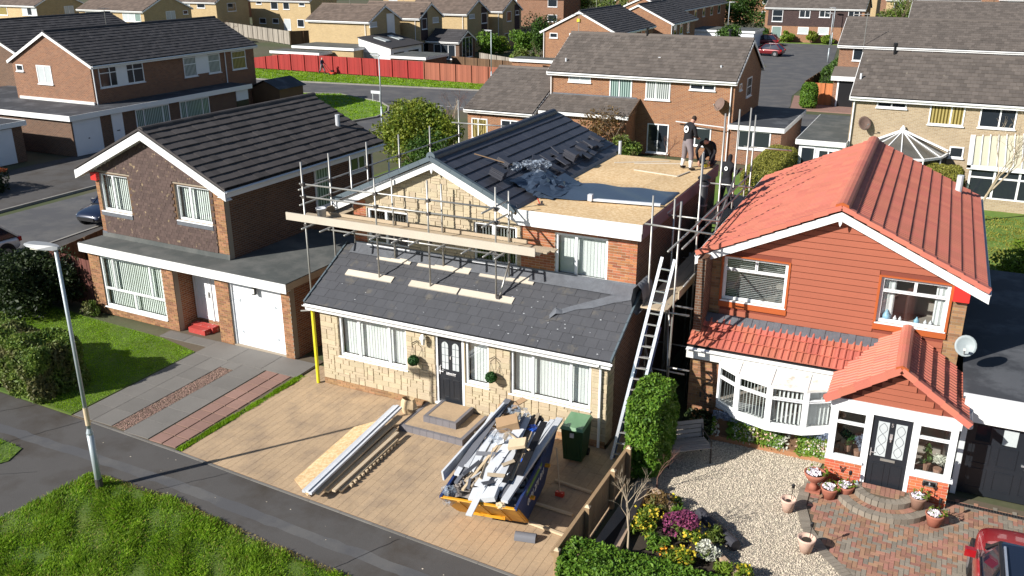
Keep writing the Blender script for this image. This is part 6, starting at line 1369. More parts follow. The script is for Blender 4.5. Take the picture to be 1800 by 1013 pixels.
round_hedge('large rounded conifer hedge behind the scaffold at the gap', 6.3, 8.3, 26.6, 33.6, 1.85, 24000, .09, 'leaf_moss', 12); round_hedge('rounded conifer hedge in front of the pale semi', 14.7, 16.8, 29.4, 32.2, 1.9, 11000, .09, 'leaf_moss', 13)
round_hedge('upright clipped bush beside the orange gate', 4.1, 5.5, 58.6, 60.2, 2.1, 3600, .16, 'leaf_hedge', 14); round_hedge('dense hedge at the corner of the brick terrace', 4.6, 6.2, 66, 78, 2.6, 5000, .22, 'leaf_hedge_dark', 15)
bare_tree('bare_tree', 'leafless garden tree in front of the right hand conservatory', (17.3, 27.6, 0), 5.2, 17, 'bark_pale', 6, .62, .09, lean=(.35, -.1))
hedge('low dark hedge beyond the right hand garage', 17.6, 24, 13.3, 14.6, 1.0, 5000, .12, 'leaf_mixed', 18); bush('bush', 'loose green shrub in the back garden at the right edge', (19.3, 19.5, .9), (1.6, 1.6, 1.2), 4200, .13, 'leaf_lime', 19, flatb=.02)
fence('fence', 'low trellis fence across the right hand back garden', [(16.9, 17.0), (24, 17.3)], .9, 'fence_grey', board=.16)
hedge('dark clipped hedge with copper tips by the side road', -32.6, -29.6, 8.2, 11.6, 1.25, 5000, .11, 'leaf_dark', 20); 
p_, n_ = box_pts(1800, -32.6, -29.6, 8.2, 11.6, 1.1, 1.32, 21, .05); o_ = leaf_mesh('hedge_tips', p_, n_, .1, 'leaf_copper', None, (-31, 10, 1.2)); tag(o_, 'orange new growth on top of the clipped hedge by the side road', None, None, 'stuff')
TR = [('dark evergreen tree behind the gabled row', (-33, 92, 2.6), (3.6, 3.0, 3.4), 'leaf_dark'), ('bright green bush at the end of the dark fence', (-37.5, 84, 1.6), (2.2, 2, 1.9), 'leaf_hedge'), ('second bright bush beyond the dark fence', (-34, 85.5, 1.7), (2.2, 2, 2.0), 'leaf_hedge'), ('brown green shrubs left of the orange brick house', (-27.5, 72.5, 1.2), (2.6, 2, 1.7), 'leaf_mixed'), ('conifer standing left of the orange brick gable', (-28.5, 79, 2.6), (1.6, 1.6, 3.0), 'leaf_hedge_dark'), ('tall tree behind the orange brick house at the top', (-33, 118, 3.8), (4.2, 4, 4.4), 'leaf_mixed'), ('small dark tree before the white garages', (-12.2, 103.5, 1.9), (2.2, 2, 2.1), 'leaf_hedge_dark'), ('big leafy tree above the white garages', (-17, 136, 3.8), (6.5, 5, 4.5), 'leaf_hedge_dark'), ('yellow flowering bush by the house with hung tiles', (-7.6, 118.9, .8), (1.3, 1, .9), 'leaf_lime'), ('small olive bush by the house with hung tiles', (-4.0, 118.9, .9), (.9, .8, 1.0), 'leaf_olive'), ('little green bush right of the olive bush', (-1.9, 118.9, .7), (1.1, .8, .8), 'leaf_lime'), ('dark green bush at the left corner of the house with hung tiles', (-10.6, 118.6, 1.0), (1.3, 1, 1.2), 'leaf_hedge_dark'), ('row of garden trees beyond the house with hung tiles', (7, 136, 2.8), (5, 4, 3.4), 'leaf_mixed'), ('green tree right of the house with hung tiles', (12, 128, 2.4), (3, 3, 2.8), 'leaf_hedge_dark'), ('round tree at the top centre', (-48, 142, 3.5), (4, 4, 4.2), 'leaf_mixed'), ('bushy tree at the top left', (-108, 106, 2.6), (4, 3, 3.2), 'leaf_mixed'), ('shrubs in the gardens behind the big brick semi', (-60, 50, 1.3), (3.5, 2.4, 1.7), 'leaf_hedge_dark'), ('evergreen beside the far terrace vents', (-33.5, 104, 2.4), (2, 2, 3), 'leaf_dark'), ('trees at the far right skyline', (30, 140, 3), (6, 5, 4), 'leaf_mixed'), ('low garden bush under the third gabled house', (-38.6, 88.5, 1.2), (1.8, 1.6, 1.4), 'leaf_lime'), ('green shrubs between the pale house and the terrace', (-1, 132, 2), (4, 3, 2.4), 'leaf_hedge')]
for i, (lb, c, rd, m_) in enumerate(TR): bush('tree' if c[2] > 1.8 else 'bush', lb, c, rd, int(1700+260*rd[0]*rd[2]), .30 if c[1] > 95 else .26, m_, 40+i, 'tree' if c[2] > 1.8 else 'bush', lumps=14, flatb=.02)
bare_tree('bare_tree', 'bare tree by the house beyond the road', (6.5, 131, 0), 6.5, 61, 'bark', 5, .6, .1); bare_tree('bare_tree', 'leafless tree near the small conservatory at the top left', (-79, 83, 0), 4, 62, 'twig', 5, .7, .06); bare_tree('bare_tree', 'bare tree at the top right skyline', (18, 140, 0), 7, 63, 'bark', 5, .6, .12)
# ================================================================== scaffolding
def roofz(y): return 2.6+(y+.27)*.52+.075
sc1 = thing('scaffold', 'tube scaffold with plank platform across the stone gable', 'scaffold', (2.3, 1.2, 0))
PR_ = .027
def pole(t, a, b, m_='steel'): return MB().tube(a, b, PR_, n=8).build('pole', m_, t, smooth=True)
def coupler(t, p): MB().box(p[0]-.05, p[0]+.05, p[1]-.06, p[1]+.06, p[2]-.045, p[2]+.045).build('coupler', 'steel_dark', t)
fr_ = [(-1.0, 0., 6.46), (1.53, roofz(.92), 6.24), (3.25, roofz(.92), 6.36), (5.33, roofz(.92), 6.4)]
for x, z0, z1 in fr_:
    pole(sc1, (x, .92, z0), (x, .92, z1))
    for z in (5.79, 5.42, 4.56): coupler(sc1, (x, .95, z))
for x, z1 in ((1.62, 6.08), (3.26, 6.1), (5.36, 6.13)): pole(sc1, (x, 1.65, roofz(1.65)), (x, 1.65, z1)); coupler(sc1, (x, 1.65, 4.58))
for z in (5.79, 5.42): pole(sc1, (-1.15, .975, z), (5.42, .975, z+.02))
pole(sc1, (-.15, .865, 4.55), (5.6, .865, 4.57)); pole(sc1, (-1.2, 1.71, 4.56), (5.6, 1.71, 4.56))
for x in (-.75, -.1, .75, 1.62, 2.35, 2.9, 3.75, 4.55, 5.2, 5.55): pole(sc1, (x, .42, 4.60), (x+.02, 1.9, 4.62)); 
for z in (5.86, 5.48): pole(sc1, (5.29, .22, z), (5.32, 1.75, z))
pole(sc1, (5.42, .9, 3.28), (5.41, 1.62, 4.2)); coupler(sc1, (5.4, .92, 3.34))
for i in range(3): MB().box(-1.72+.1*i, 6.55+.13*i, 1.0+.235*i, 1.225+.235*i, 4.65, 4.69).build('board', 'timber_old', sc1)
MB().box(-1.68, 6.5, .872, .91, 4.66, 4.89).build('toe_board', 'timber_pale', sc1); MB().box(-1.0, 5.9, 1.705, 1.73, 4.70, 4.8).build('toe_board', 'timber_old', sc1)
s_ = Vector((0, 2.25, 1.17)).normalized(); nrm = X_.cross(s_)
for a, b, y in ((.38, 1.99, .92), (2.57, 4.14, .92), (4.2, 5.85, .92), (1.05, 2.2, 1.62), (2.44, 4.15, 1.62), (4.48, 6.15, 1.62)):
    q = MB(); q.obox(Vector(((a+b)/2, y, roofz(y)-.0)), (X_, s_, nrm), ((b-a)/2, .11, .02)); q.build('sole_board', 'timber_pale', sc1)
for y, z1 in ((2.3, 6.45), (4.3, 6.44), (6.2, 6.36), (8.25, 6.32), (10.4, 6.95)): pole(sc1, (-1.05, y, 0), (-1.05, y, z1)); coupler(sc1, (-1.05, y, 5.63)); coupler(sc1, (-1.05, y, 5.17))
for y, z1 in ((2.8, 6.3), (4.9, 5.7)): pole(sc1, (-.62, y, 2.6), (-.62, y, z1))
for z in (5.63, 5.17): pole(sc1, (-1.1, .85, z), (-1.1, 10.7, z))
for i in range(2): MB().box(-1.02+.24*i, -.8+.24*i, 1.8, 10.2, 4.58, 4.62).build('board', 'timber_old', sc1)
pole(sc1, (-1.3, 10.3, 6.1), (1.4, 10.5, 6.1)); MB().box(-1.04, -1.01, 1.8, 10.2, 4.62, 4.84).build('toe_board', 'timber_old', sc1); pole(sc1, (-1.2, .6, 1.9), (-.2, 1.0, 2.0)); 
for y in (2.3, 6.2): pole(sc1, (-1.3, y+.06, 4.52), (-.3, y+.06, 4.52))
bk = thing('bucket', 'white plastic bucket at the left end of the scaffold platform', 'bucket', (-.72, 1.35, 4.69)); MB().lathe([(.12, 0), (.155, .3), (.165, .3), (.165, .33), (.145, .33), (.14, .28)], (-.72, 1.35, 4.69), 16).build('pail', 'plastic_white', bk, smooth=True); MB().lathe([(.01, .24), (.14, .24), (.14, .25), (.01, .25)], (-.72, 1.35, 4.69), 12).build('contents', 'slab', bk)
sc2 = thing('scaffold', 'tube scaffold in the dark gap beside the red roofed house', 'scaffold', (9.7, 5, 0))
pole(sc2, (9.32, 1.85, 0), (9.32, 1.85, 6.4)); pole(sc2, (10.05, 1.55, 0), (10.05, 1.84, 6.33))
for y, z1 in ((3.66, 7.2), (5.92, 7.9), (7.78, 7.75), (9.46, 7.55)): pole(sc2, (10.05, y, 0), (10.05, y, z1)); coupler(sc2, (10.05, y, 5.32)); coupler(sc2, (10.05, y, 5.02)); pole(sc2, (9.32, y, 0), (9.32, y, 3.7))
pole(sc2, (10.1, .72, 5.36), (10.1, 9.8, 5.32)); pole(sc2, (10.1, 2.02, 5.05), (10.1, 9.6, 5.0)); pole(sc2, (9.15, 1.8, 5.66), (10.95, 1.72, 5.63)); pole(sc2, (9.9, 9.52, 6.3), (11.4, 9.52, 6.3))
for y in (1.9, 3.7, 5.9, 7.8, 9.4): pole(sc2, (9.1, y+.07, 3.5), (10.5, y+.07, 3.5)); pole(sc2, (9.1, y+.07, 1.6), (10.4, y+.07, 1.6))
pole(sc2, (9.32, 6.7, 3.6), (9.32, 6.7, 6.6)); pole(sc2, (9.38, 3.66, 0), (9.38, 3.66, 5.9)); pole(sc2, (10.1, 2.4, 3.9), (10.1, 9.8, 3.9)); pole(sc2, (10.12, 3.66, 3.6), (10.12, 7.78, 5.9)); pole(sc2, (9.2, 3.74, 5.4), (10.6, 3.74, 5.4)); pole(sc2, (9.2, 7.86, 5.4), (10.6, 7.86, 5.4)); pole(sc2, (10.05, 10.3, 0), (10.05, 10.3, 7.2)); pole(sc2, (10.05, 1.6, 1.5), (9.35, 3.66, 3.4)); pole(sc2, (10.1, 1.3, 3.2), (9.9, 1.75, 3.6)); pole(sc2, (9.32, 1.85, 2.2), (10.05, 1.6, .4)); pole(sc2, (10.0, 1.6, 1.9), (10.6, 1.65, 1.88)); pole(sc2, (9.2, 1.6, 3.42), (10.5, 1.65, 3.42))
for i in range(3): MB().box(9.3+.235*i, 9.525+.235*i, 1.3, 10.3, 3.56, 3.6).build('board', 'timber_old', sc2)
MB().box(10.02, 10.05, 2.2, 10.2, 3.6, 3.82).build('toe_board', 'timber_old', sc2)
for i in range(3): MB().box(9.3+.235*i, 9.525+.235*i, 6.6, 10.3, 4.46, 4.5).build('board', 'timber_old', sc2)
fl_ = thing('flue', 'tall black flue pipe rising beside the dormer wall', 'flue', (9.45, 6.6, 3.6)); MB().tube((9.42, 6.6, 3.6), (9.42, 6.6, 5.75), .13, n=14).build('pipe', 'trim_black', fl_, smooth=True); MB().lathe([(.14, 0), (.2, .02), (.2, .06), (.1, .14)], (9.42, 6.6, 5.8), 14).build('cowl', 'trim_black', fl_); 
for z in (4.3, 5.0, 5.6): MB().lathe([(.14, 0), (.145, .01), (.145, .04), (.14, .05)], (9.42, 6.6, z), 14).build('band', 'plastic_grey', fl_)
ml = MB(); n = 14; P = []
for i in range(n+1):
    for j in range(9): t = math.pi*2*j/8; P.append((8.98+.22+.16*math.cos(t)*(1+.1*math.sin(i)), 1.3+i*.06, 3.75+.42*math.sin(t)*(1+.05*math.sin(i*2.1))))
ml.add(P, [(i*9+j, i*9+j+1, i*9+9+j+1, i*9+9+j) for i in range(n) for j in range(8)]); ml.build('lead_roll', 'lead', base=(9.2, 1.7, 3.4), smooth=True, label='big dull grey roll of lead sheet hung at the house corner', cat='lead roll')
# ladder
ld2 = thing('ladder', 'long aluminium extension ladder leaning on the scaffold', 'ladder', (9.45, -.4, 0))
a0, a1 = Vector((9.27, -.42, .0)), Vector((9.82, 1.28, 5.1)); b0, b1 = Vector((9.62, -.34, 0)), Vector((10.14, 1.28, 5.08))
MB().beam(a0, a0+(a1-a0)*.985, .03, .075, (1, 0, 0)).build('stile', 'alu', ld2); MB().beam(b0, b0+(b1-b0)*.985, .03, .075, (1, 0, 0)).build('stile', 'alu', ld2)
off = Vector((.02, .09, -.02))
MB().beam(a0+off, a0+(a1-a0)*.66+off, .03, .075, (1, 0, 0)).build('lower_stile', 'alu_blue', ld2); MB().beam(b0+off, b0+(b1-b0)*.66+off, .03, .075, (1, 0, 0)).build('lower_stile', 'alu_blue', ld2)
for i in range(18):
    t = .03+.053*i; MB().beam(a0+(a1-a0)*t, b0+(b1-b0)*t, .035, .03).build('rung', 'alu', ld2)
    if i < 12: MB().beam(a0+(a1-a0)*t+off, b0+(b1-b0)*t+off, .03, .025).build('lower_rung', 'alu', ld2)
# ================================================================== roof works
def slope_m(x, y, dz, a=0., s=(.33, .42, .025), lift=0.):
    S = Vector((-2.55, 0, 1.15)).normalized(); N = Vector((1.15, 0, 2.55)).normalized(); U = Y_
    c, n_ = math.cos(a), math.sin(a); U2, S2 = U*c+S*n_, S*c-U*n_
    z = ridgeC-.45*(x-apx)+.1+dz; return frame_m(Vector((x, y, z)), U2, S2, U2.cross(S2) if U2.cross(S2).z > 0 else -U2.cross(S2), s[0], s[1], s[2])
rr = random.Random(8)
stacks = [(4.45, 2.75, 9, .1, 'near the front verge'), (4.15, 3.85, 5, -.05, 'just below the wooden stick'), (4.95, 6.9, 9, .05, 'beside the board deck'), (4.85, 8.2, 3, .1, 'halfway along the stripped edge'), (4.85, 8.9, 3, -.1, 'towards the back of the stripped edge'), (4.75, 9.7, 4, .1, 'at the back corner near the white vent')]
for x, y, n, a, w in stacks:
    t = thing('tile_stack', 'stack of loose dark roof tiles '+w, 'tile stack', (x, y, 5.5)); L_ = []
    for i in range(n): L_.append(slope_m(x+.012*i+rr.uniform(-.01, .01), y+rr.uniform(-.015, .015), .05+i*.03, a+rr.uniform(-.03, .03)))
    pieces(t, 'roof_tile', 'box', L_, 'tile_new')
for i in range(16):
    x, y = rr.uniform(4.55, 5.15), 4.6+i*.33+rr.uniform(-.1, .1); o = thing('loose_tile', 'single dark roof tile lying loose on the stripped strip of roof', 'roof tile', (x, y, 5.5), 0, 'tiles scattered along the stripped strip')
    pieces(o, 'roof_tile', 'box', [slope_m(x, y, .05+rr.uniform(0, .06), rr.uniform(-.5, .5)), slope_m(x+.03, y+.05, .09+rr.uniform(0, .03), rr.uniform(-.5, .5))][:1], 'tile_new')
MB().beam((3.5, 3.2, 6.68), (4.45, 3.85, 6.3), .025, .025).build('stick', 'cardboard', base=(4, 3.5, 6.4), label='thin brown stick lying across the new roof tiles', cat='stick')
# membrane on the deck
me_ = MB(); nx, ny = 26, 14; P = []
for i in range(nx+1):
    for j in range(ny+1):
        u, v = i/nx, j/ny; y0 = 3.0+.85*u; y1 = 5.22+.14*u; x = 5.5+3.66*u; y = y0+(y1-y0)*v
        z = 5.63+.025*abs(math.sin(3.1*u*3+v*5))*(1-u*.5)+.012*math.sin(17*u+9*v)+.012
        if u < .14: z += (.14-u)*1.6
        if x > 9.12: z = 5.63-(x-9.12)*6; x = 9.14
        P.append((x, y, z))
me_.add(P, [(i*(ny+1)+j, (i+1)*(ny+1)+j, (i+1)*(ny+1)+j+1, i*(ny+1)+j+1) for i in range(nx) for j in range(ny)]); me_.build('roof_membrane', 'membrane', base=(7.3, 4.2, 5.63), smooth=True, label='blue black roofing membrane rolled across the board deck', cat='membrane')
hp = MB(); P = []; nx, ny = 16, 14
for i in range(nx+1):
    for j in range(ny+1):
        u, v = i/nx, j/ny; x = 4.75+1.35*u; y = 3.0+2.1*v; base_z = max(ridgeC-.45*(x-apx)+.12, 5.66)
        e = math.sin(math.pi*u)*math.sin(math.pi*v); P.append((x+rr.uniform(-.05, .05), y+rr.uniform(-.05, .05), base_z+e*(.16+.16*rr.random())))
hp.add(P, [(i*(ny+1)+j, (i+1)*(ny+1)+j, (i+1)*(ny+1)+j+1, i*(ny+1)+j+1) for i in range(nx) for j in range(ny)]); hp.build('membrane_heap', 'membrane', base=(5.4, 4, 5.7), label='crumpled heap of dark membrane at the edge of the tiles', cat='membrane')
fm = thing('plastic_film', 'crumpled clear plastic film lying on the heap at the roof edge', 'plastic film', (4.7, 4.3, 6))
for k, (x, y, z, r_) in enumerate(((4.4, 3.95, 6.25, .2), (4.65, 4.5, 6.22, .22), (4.85, 4.95, 6.15, .24), (5.0, 4.3, 6.05, .16))): MB().ico((x, y, z), r_, k, 3, (1.2, 1.1, .6), .22).build('film_fold', 'film', fm)
wg = thing('gutter_length', 'white gutter length lying on the membrane', 'gutter', (7.2, 3.3, 5.66)); MB().beam((7.1, 3.32, 5.7), (9.0, 3.6, 5.7), .1, .06).build('channel', 'plastic_white', wg); MB().obox((7.08, 3.3, 5.76), (X_, Y_, Z_), (.06, .07, .09)).build('bracket', 'plastic_white', wg)
for i, (a, b) in enumerate((((5.97, 8.3), (7.55, 9.3)), ((6.9, 7.6), (8.4, 7.3)), ((6.6, 8.5), (8.0, 9.1)), ((8.4, 7.3), (8.56, 8.1)))): MB().beam((*a, 5.64), (*b, 5.64), .05, .03).build('batten', 'timber_pale', base=(*a, 5.62), label='thin timber batten lying on the board deck', cat='batten', group='battens on the deck')
ham = thing('hammer', 'brown handled hammer left at the front corner of the deck', 'hammer', (5.9, 2.4, 5.63)); MB().beam((5.72, 2.75, 5.7), (5.95, 2.4, 5.645), .025, .025).build('handle', 'plastic_red', ham); MB().beam((5.9, 2.34, 5.65), (6.06, 2.44, 5.65), .05, .04).build('head', 'steel_dark', ham)
saw = thing('nail_gun', 'yellow and black power tool beside the kneeling man', 'power tool', (8.95, 8.95, 5.62)); MB().tube((8.85, 8.85, 5.7), (8.95, 8.97, 5.72), .06, n=10).build('body', 'yellow_pipe', saw); MB().beam((8.95, 8.97, 5.72), (9.05, 9.1, 5.66), .05, .1).build('handle', 'black', saw)
ls = MB(); pts = [(7.04, .62), (7.14, .8), (7.3, .86), (7.6, 1.05), (8.0, 1.22), (8.5, 1.5), (8.95, 1.74)]; P = []
for i, (x, y) in enumerate(pts):
    w = (.05, .09, .07, .06, .08, .1, .13)[i]+.01*math.sin(i*3.3); up = (.03, .11, .02, .015, .02, .015, .03)[i]
    w *= (1 if i < 3 else 1.25)
    P += [(x-w*.5, y+w, roofz(y+w)+up*.6), (x+w*.3, y, roofz(y)+up), (x+w*.5, y-w, roofz(y-w)+up*.5)]
ls.add(P, [(3*i+j, 3*i+3+j, 3*i+4+j, 3*i+1+j) for i in range(len(pts)-1) for j in range(2)]); ls.build('lead_strip', 'lead', base=(7.6, 1, 3.3), label='loose curled strip of lead lying on the slate lean-to roof', cat='lead strip')
# ================================================================== front of the centre house
ball = []
for x, lb in ((3.32, 'clipped topiary ball hanging left of the black door'), (5.75, 'clipped topiary ball hanging right of the black door')):
    t = thing('topiary_ball', lb, 'topiary', (x, -.24, 1.5)); g = np.random.default_rng(int(x*10)); d = g.normal(size=(1500, 3)); d /= np.linalg.norm(d, axis=1, keepdims=True)
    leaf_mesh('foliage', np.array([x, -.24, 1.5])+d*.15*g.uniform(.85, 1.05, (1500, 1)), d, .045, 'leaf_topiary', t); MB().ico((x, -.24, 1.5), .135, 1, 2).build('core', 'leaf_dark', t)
    q = MB()
    for i in range(3): q.tube((x+.12*math.cos(i*2.1), -.24+.12*math.sin(i*2.1), 1.58), (x, -.24, 1.95), .005, n=4)
    q.tube((x, 0, 1.97), (x, -.26, 1.97), .01); q.path([(x-.18, -.02, 1.9), (x-.08, -.03, 1.97), (x, -.03, 2.02), (x+.08, -.03, 1.97), (x+.18, -.02, 1.9)], .008, 4); q.build('hanger', 'wire', t)
lt = thing('wall_lantern', 'pale wall lantern high beside the black door', 'lantern', (3.6, -.1, 2.1)); MB().lathe([(.05, 0), (.085, .18), (.1, .2), (.03, .3)], (3.6, -.15, 2.0), 6).build('glass', 'lamp_glass', lt); MB().tube((3.6, 0, 2.24), (3.6, -.15, 2.28), .015).build('arm', 'steel', lt)
pb = MB(); P = []
for z, s_ in ((0, .2), (.18, .23), (.36, .2), (.44, .17)):
    for i in range(10): t = 2*math.pi*i/10; P.append((3.28+s_*1.1*math.cos(t)*(1+.12*math.sin(3*t+z*9)), -.5+s_*.8*math.sin(t), z))
pb.add(P, [(k*10+i, k*10+(i+1) % 10, k*10+10+(i+1) % 10, k*10+10+i) for k in range(3) for i in range(10)]+[tuple(range(9, -1, -1))]); pb.build('paper_sack', 'paper_bag', base=(3.28, -.5, 0), label='open brown paper sack standing beside the steps', cat='sack')
# stacked boards on the drive
bp_ = [('osb_panel', 'large tan board sheet leaning under the white planks', (2.95, -4.95), (2.72, -1.95), .62, .02, .06, 'osb', .16), ]
q = MB(); q.prism([(2.62, -4.72, .02), (3.4, -5.2, .06), (3.15, -1.6, .28), (2.42, -1.95, .03)], (.0, .0, .018)); q.build('board_sheet', 'osb', base=(2.9, -3.4, 0), label='tan board sheet lying under the white planks on the drive', cat='board')
for i, (dx, z) in enumerate(((0, .28), (.1, .31), (.19, .28))):
    q = MB(); q.beam((3.42+dx, -5.35, z), (3.14+dx, -1.0, z+.12), .085, .06); q.build('white_plank', 'plastic_white', base=(3.4+dx, -3.2, 0), label='long white plastic trim board on the stack on the drive', cat='plank', group='white trim boards on the drive')
for i, (a, b, z, w, m_) in enumerate((((3.66, -5.2), (3.43, -1.2), .2, .16, 'timber_old'), ((3.72, -4.9), (3.62, -1.7), .1, .12, 'timber'), ((3.9, -4.85), (3.8, -1.9), .14, .1, 'timber_old'), ((3.98, -4.7), (3.9, -2.1), .07, .09, 'timber'), ((3.6, -4.8), (3.5, -1.6), .05, .2, 'timber_dark'))):
    MB().beam((*a, z), (*b, z+.05), w, .05).build('timber_length', m_, base=(a[0], -3.2, 0), label='rough timber length beside the white planks on the drive', cat='timber', group='timber lengths on the drive')
for i in range(14): MB().box(4.0-.008*i, 4.09-.008*i, -4.4+.17*i, -4.32+.17*i, .03, .1).build('offcut_block', 'timber', base=(4.03, -4.36+.17*i, 0), label='small wooden block in the row beside the stacked timber', cat='wood block', group='row of small blocks by the timber')
# ------------------------------------------------------------------ skip
SKC, SKR = Vector((7.62, -3.3, 0)), R(9.5)
sk_ = thing('skip', 'builder\'s skip, dark blue sides and orange ends, heaped with waste', 'skip', SKC, SKR)
BASE[sk_.name] = Vector((0, 0, 0))                      # local building coordinates
hw, hl, bl, hz = .84, 1.82, .8, 1.12
def sheet(P, th, name, m_, parent): 
    P = [Vector(p) for p in P]; n = (P[1]-P[0]).cross(P[2]-P[0]).normalized(); return MB().prism(P, n*th).build(name, m_, parent)
for s_ in (-1, 1):
    sheet([(s_*hw*.94, -bl, .12), (s_*hw*.94, bl, .12), (s_*hw, hl, hz), (s_*hw, -hl, hz)], .02, 'side_panel', 'skip_blue', sk_)
    MB().beam((s_*hw, -hl, hz), (s_*hw, hl, hz), .06, .06).build('rim', 'skip_blue', sk_)
    e = sheet([(-hw*.94, s_*bl, .12), (hw*.94, s_*bl, .12), (hw, s_*hl, hz), (-hw, s_*hl, hz)], .02, 'end_panel', 'skip_yellow', sk_)
    MB().beam((-hw, s_*(hl-.03), hz+.0), (hw, s_*(hl-.03), hz+.0), .03, .03).build('rim', 'skip_yellow', sk_)
    for x in (-.45, .05, .45): MB().beam((x, s_*(bl+.07), .16), (x, s_*(hl-.05), hz-.06), .06, .05).build('end_rib', 'skip_yellow', sk_)
    MB().beam((-.4, s_*(bl+.3), .35), (.4, s_*(bl+.3), .35), .07, .07).build('tow_bar', 'skip_yellow', sk_)
    for y in (-.7, .7): MB().tube((s_*(hw*.97), y, .72), (s_*(hw+.12), y, .72), .05, n=10).build('lifting_lug', 'skip_yellow', sk_)
    MB().beam((s_*.86, -hl*.96, hz-.05), (s_*.82, -bl, .14), .05, .05).build('corner_post', 'skip_yellow', sk_)
MB().box(-hw*.93, hw*.93, -bl, bl, .1, .14).build('floor', 'skip_blue', sk_)
un = Vector((hw-hw*.94, 0, hz-.12)).normalized()
text_obj('0191 271 011', .26, (.862, -.2, .70), Y_, un, 'lettering', sk_, 'lettering', .004); MB().prism([(.852, -1.0, .93), (.857, .3, .93), (.859, .3, 1.04), (.855, -1.0, 1.04)], (.006, 0, 0)).build('logo_strip', 'logo_green', sk_)
def skp(x, y, z): c, s_ = math.cos(SKR), math.sin(SKR); return Vector((SKC.x+x*c-y*s_, SKC.y+x*s_+y*c, z))
# heap of rubble in the skip (not countable)
hm = MB(); rr = random.Random(14)
for i in range(420):
    u, v = rr.uniform(-.74, .74), rr.uniform(-1.4, 1.4); z = 1.0+.32*math.cos(u*1.7)*math.cos(v*.75)*rr.uniform(.5, 1.)
    p = skp(u, v, z); a = Vector((rr.gauss(0, 1), rr.gauss(0, 1), rr.gauss(0, .5))).normalized(); b = a.cross(Vector((rr.gauss(0, 1), rr.gauss(0, 1), rr.gauss(0, 1)))).normalized(); hm.obox(p, (a, b, a.cross(b)), (rr.uniform(.03, .2), rr.uniform(.02, .07), rr.uniform(.005, .03)))
tag(hm.build('rubble', 'rubble', kind='stuff'), 'mixed broken rubble and scraps filling the skip')
for nm_, m_, k_ in (('white_scraps', 'plastic_white', 8), ('wood_scraps', 'timber_old', 10), ('grey_scraps', 'plastic_grey', 16)):
    q = MB()
    for i in range(k_):
        u, v = rr.uniform(-.7, .7), rr.uniform(-1.5, 1.5); p = skp(u, v, 1.2+.24*math.cos(u*1.7)*math.cos(v*.75)+rr.uniform(-.08, .08)); a = Vector((rr.gauss(0, .7), rr.gauss(0, 1), rr.gauss(0, .35))).normalized(); b = a.cross(Vector((rr.gauss(0, 1), rr.gauss(0, 1), rr.gauss(0, 1)))).normalized(); q.obox(p, (a, b, a.cross(b)), (rr.uniform(.05, .34), rr.uniform(.012, .05), rr.uniform(.004, .014)))
    tag(q.build('rubble', m_, kind='stuff'), nm_.replace('_', ' ')+' strewn over the load in the skip')
bs = MB(); P = []
for i in range(13):
    for j in range(25):
        u, v = -.79+1.58*i/12, -1.56+3.12*j/24; P.append(skp(u, v, .96+.16*math.cos(u*1.8)*math.cos(v*.8)+rr.uniform(-.05, .05)))
bs.add(P, [(i*25+j, i*25+25+j, i*25+26+j, i*25+j+1) for i in range(12) for j in range(24)]); tag(bs.build('rubble', 'rubble', kind='stuff'), 'dark underlying waste in the skip')
PK = [((6.78, -4.6, 1.2), (7.0, -1.95, 1.72), .05, .26, 'plastic_white', 'wide white board standing along the left rim of the skip'), ((7.95, -5.55, 1.1), (7.78, -4.1, 1.42), .14, .03, 'plastic_white', 'white board sticking out over the orange end of the skip'), ((7.78, -4.75, 1.3), (7.72, -2.6, 1.62), .24, .03, 'plastic_white', 'broad white board on top in the middle of the skip'),
      ((7.93, -4.55, 1.25), (8.0, -1.9, 1.5), .12, .06, 'plastic_white', None), ((8.06, -4.5, 1.24), (8.1, -1.85, 1.5), .12, .06, 'plastic_white', None), ((8.2, -4.6, 1.25), (8.18, -1.7, 1.5), .11, .06, 'plastic_white', None), ((8.46, -4.9, 1.2), (8.3, -1.55, 1.5), .16, .07, 'plastic_white', 'long white trough shaped length along the right rim of the skip'), ((8.34, -4.8, 1.2), (8.22, -1.6, 1.47), .1, .06, 'plastic_grey', 'blue grey length added to paint the shaded lower part of the right hand trough'),  # last length puts the white trough's shaded lower part into grey colour
      ((7.2, -4.75, 1.22), (7.15, -2.2, 1.55), .09, .05, 'plastic_grey', None), ((7.35, -4.6, 1.2), (7.3, -2.6, 1.5), .07, .05, 'timber_old', None), ((7.45, -4.9, 1.2), (7.5, -3.2, 1.5), .06, .04, 'timber', None), ((7.55, -4.7, 1.2), (7.75, -2.8, 1.5), .06, .04, 'timber_old', None), ((7.05, -4.4, 1.3), (6.98, -1.7, 1.8), .16, .025, 'plastic_grey', 'grey board behind the left rim board'), ((8.2, -4.9, 1.2), (8.0, -3.0, 1.4), .1, .03, 'plastic_grey', None), ((7.6, -2.9, 1.62), (8.35, -3.4, 1.62), .04, .03, 'timber', 'thin stick lying crosswise on the skip load'), ((6.9, -2.2, 1.6), (7.3, -1.4, 1.75), .2, .02, 'cardboard', None)]
for i in range(13):
    u, v, l = -.72+1.44*((i*.618) % 1), rr.uniform(-.35, .35), rr.uniform(1.5, 2.7); a, b = skp(u, v-l/2, 1.27+.1*rr.random()), skp(u+rr.uniform(-.1, .1), v+l/2, 1.5+.22*rr.random())
    PK.append((tuple(a), tuple(b), rr.choice((.05, .08, .12, .16)), rr.choice((.02, .03, .05)), rr.choice(('plastic_white', 'plastic_white', 'plastic_grey', 'timber_old', 'fascia_old', 'black')), None))
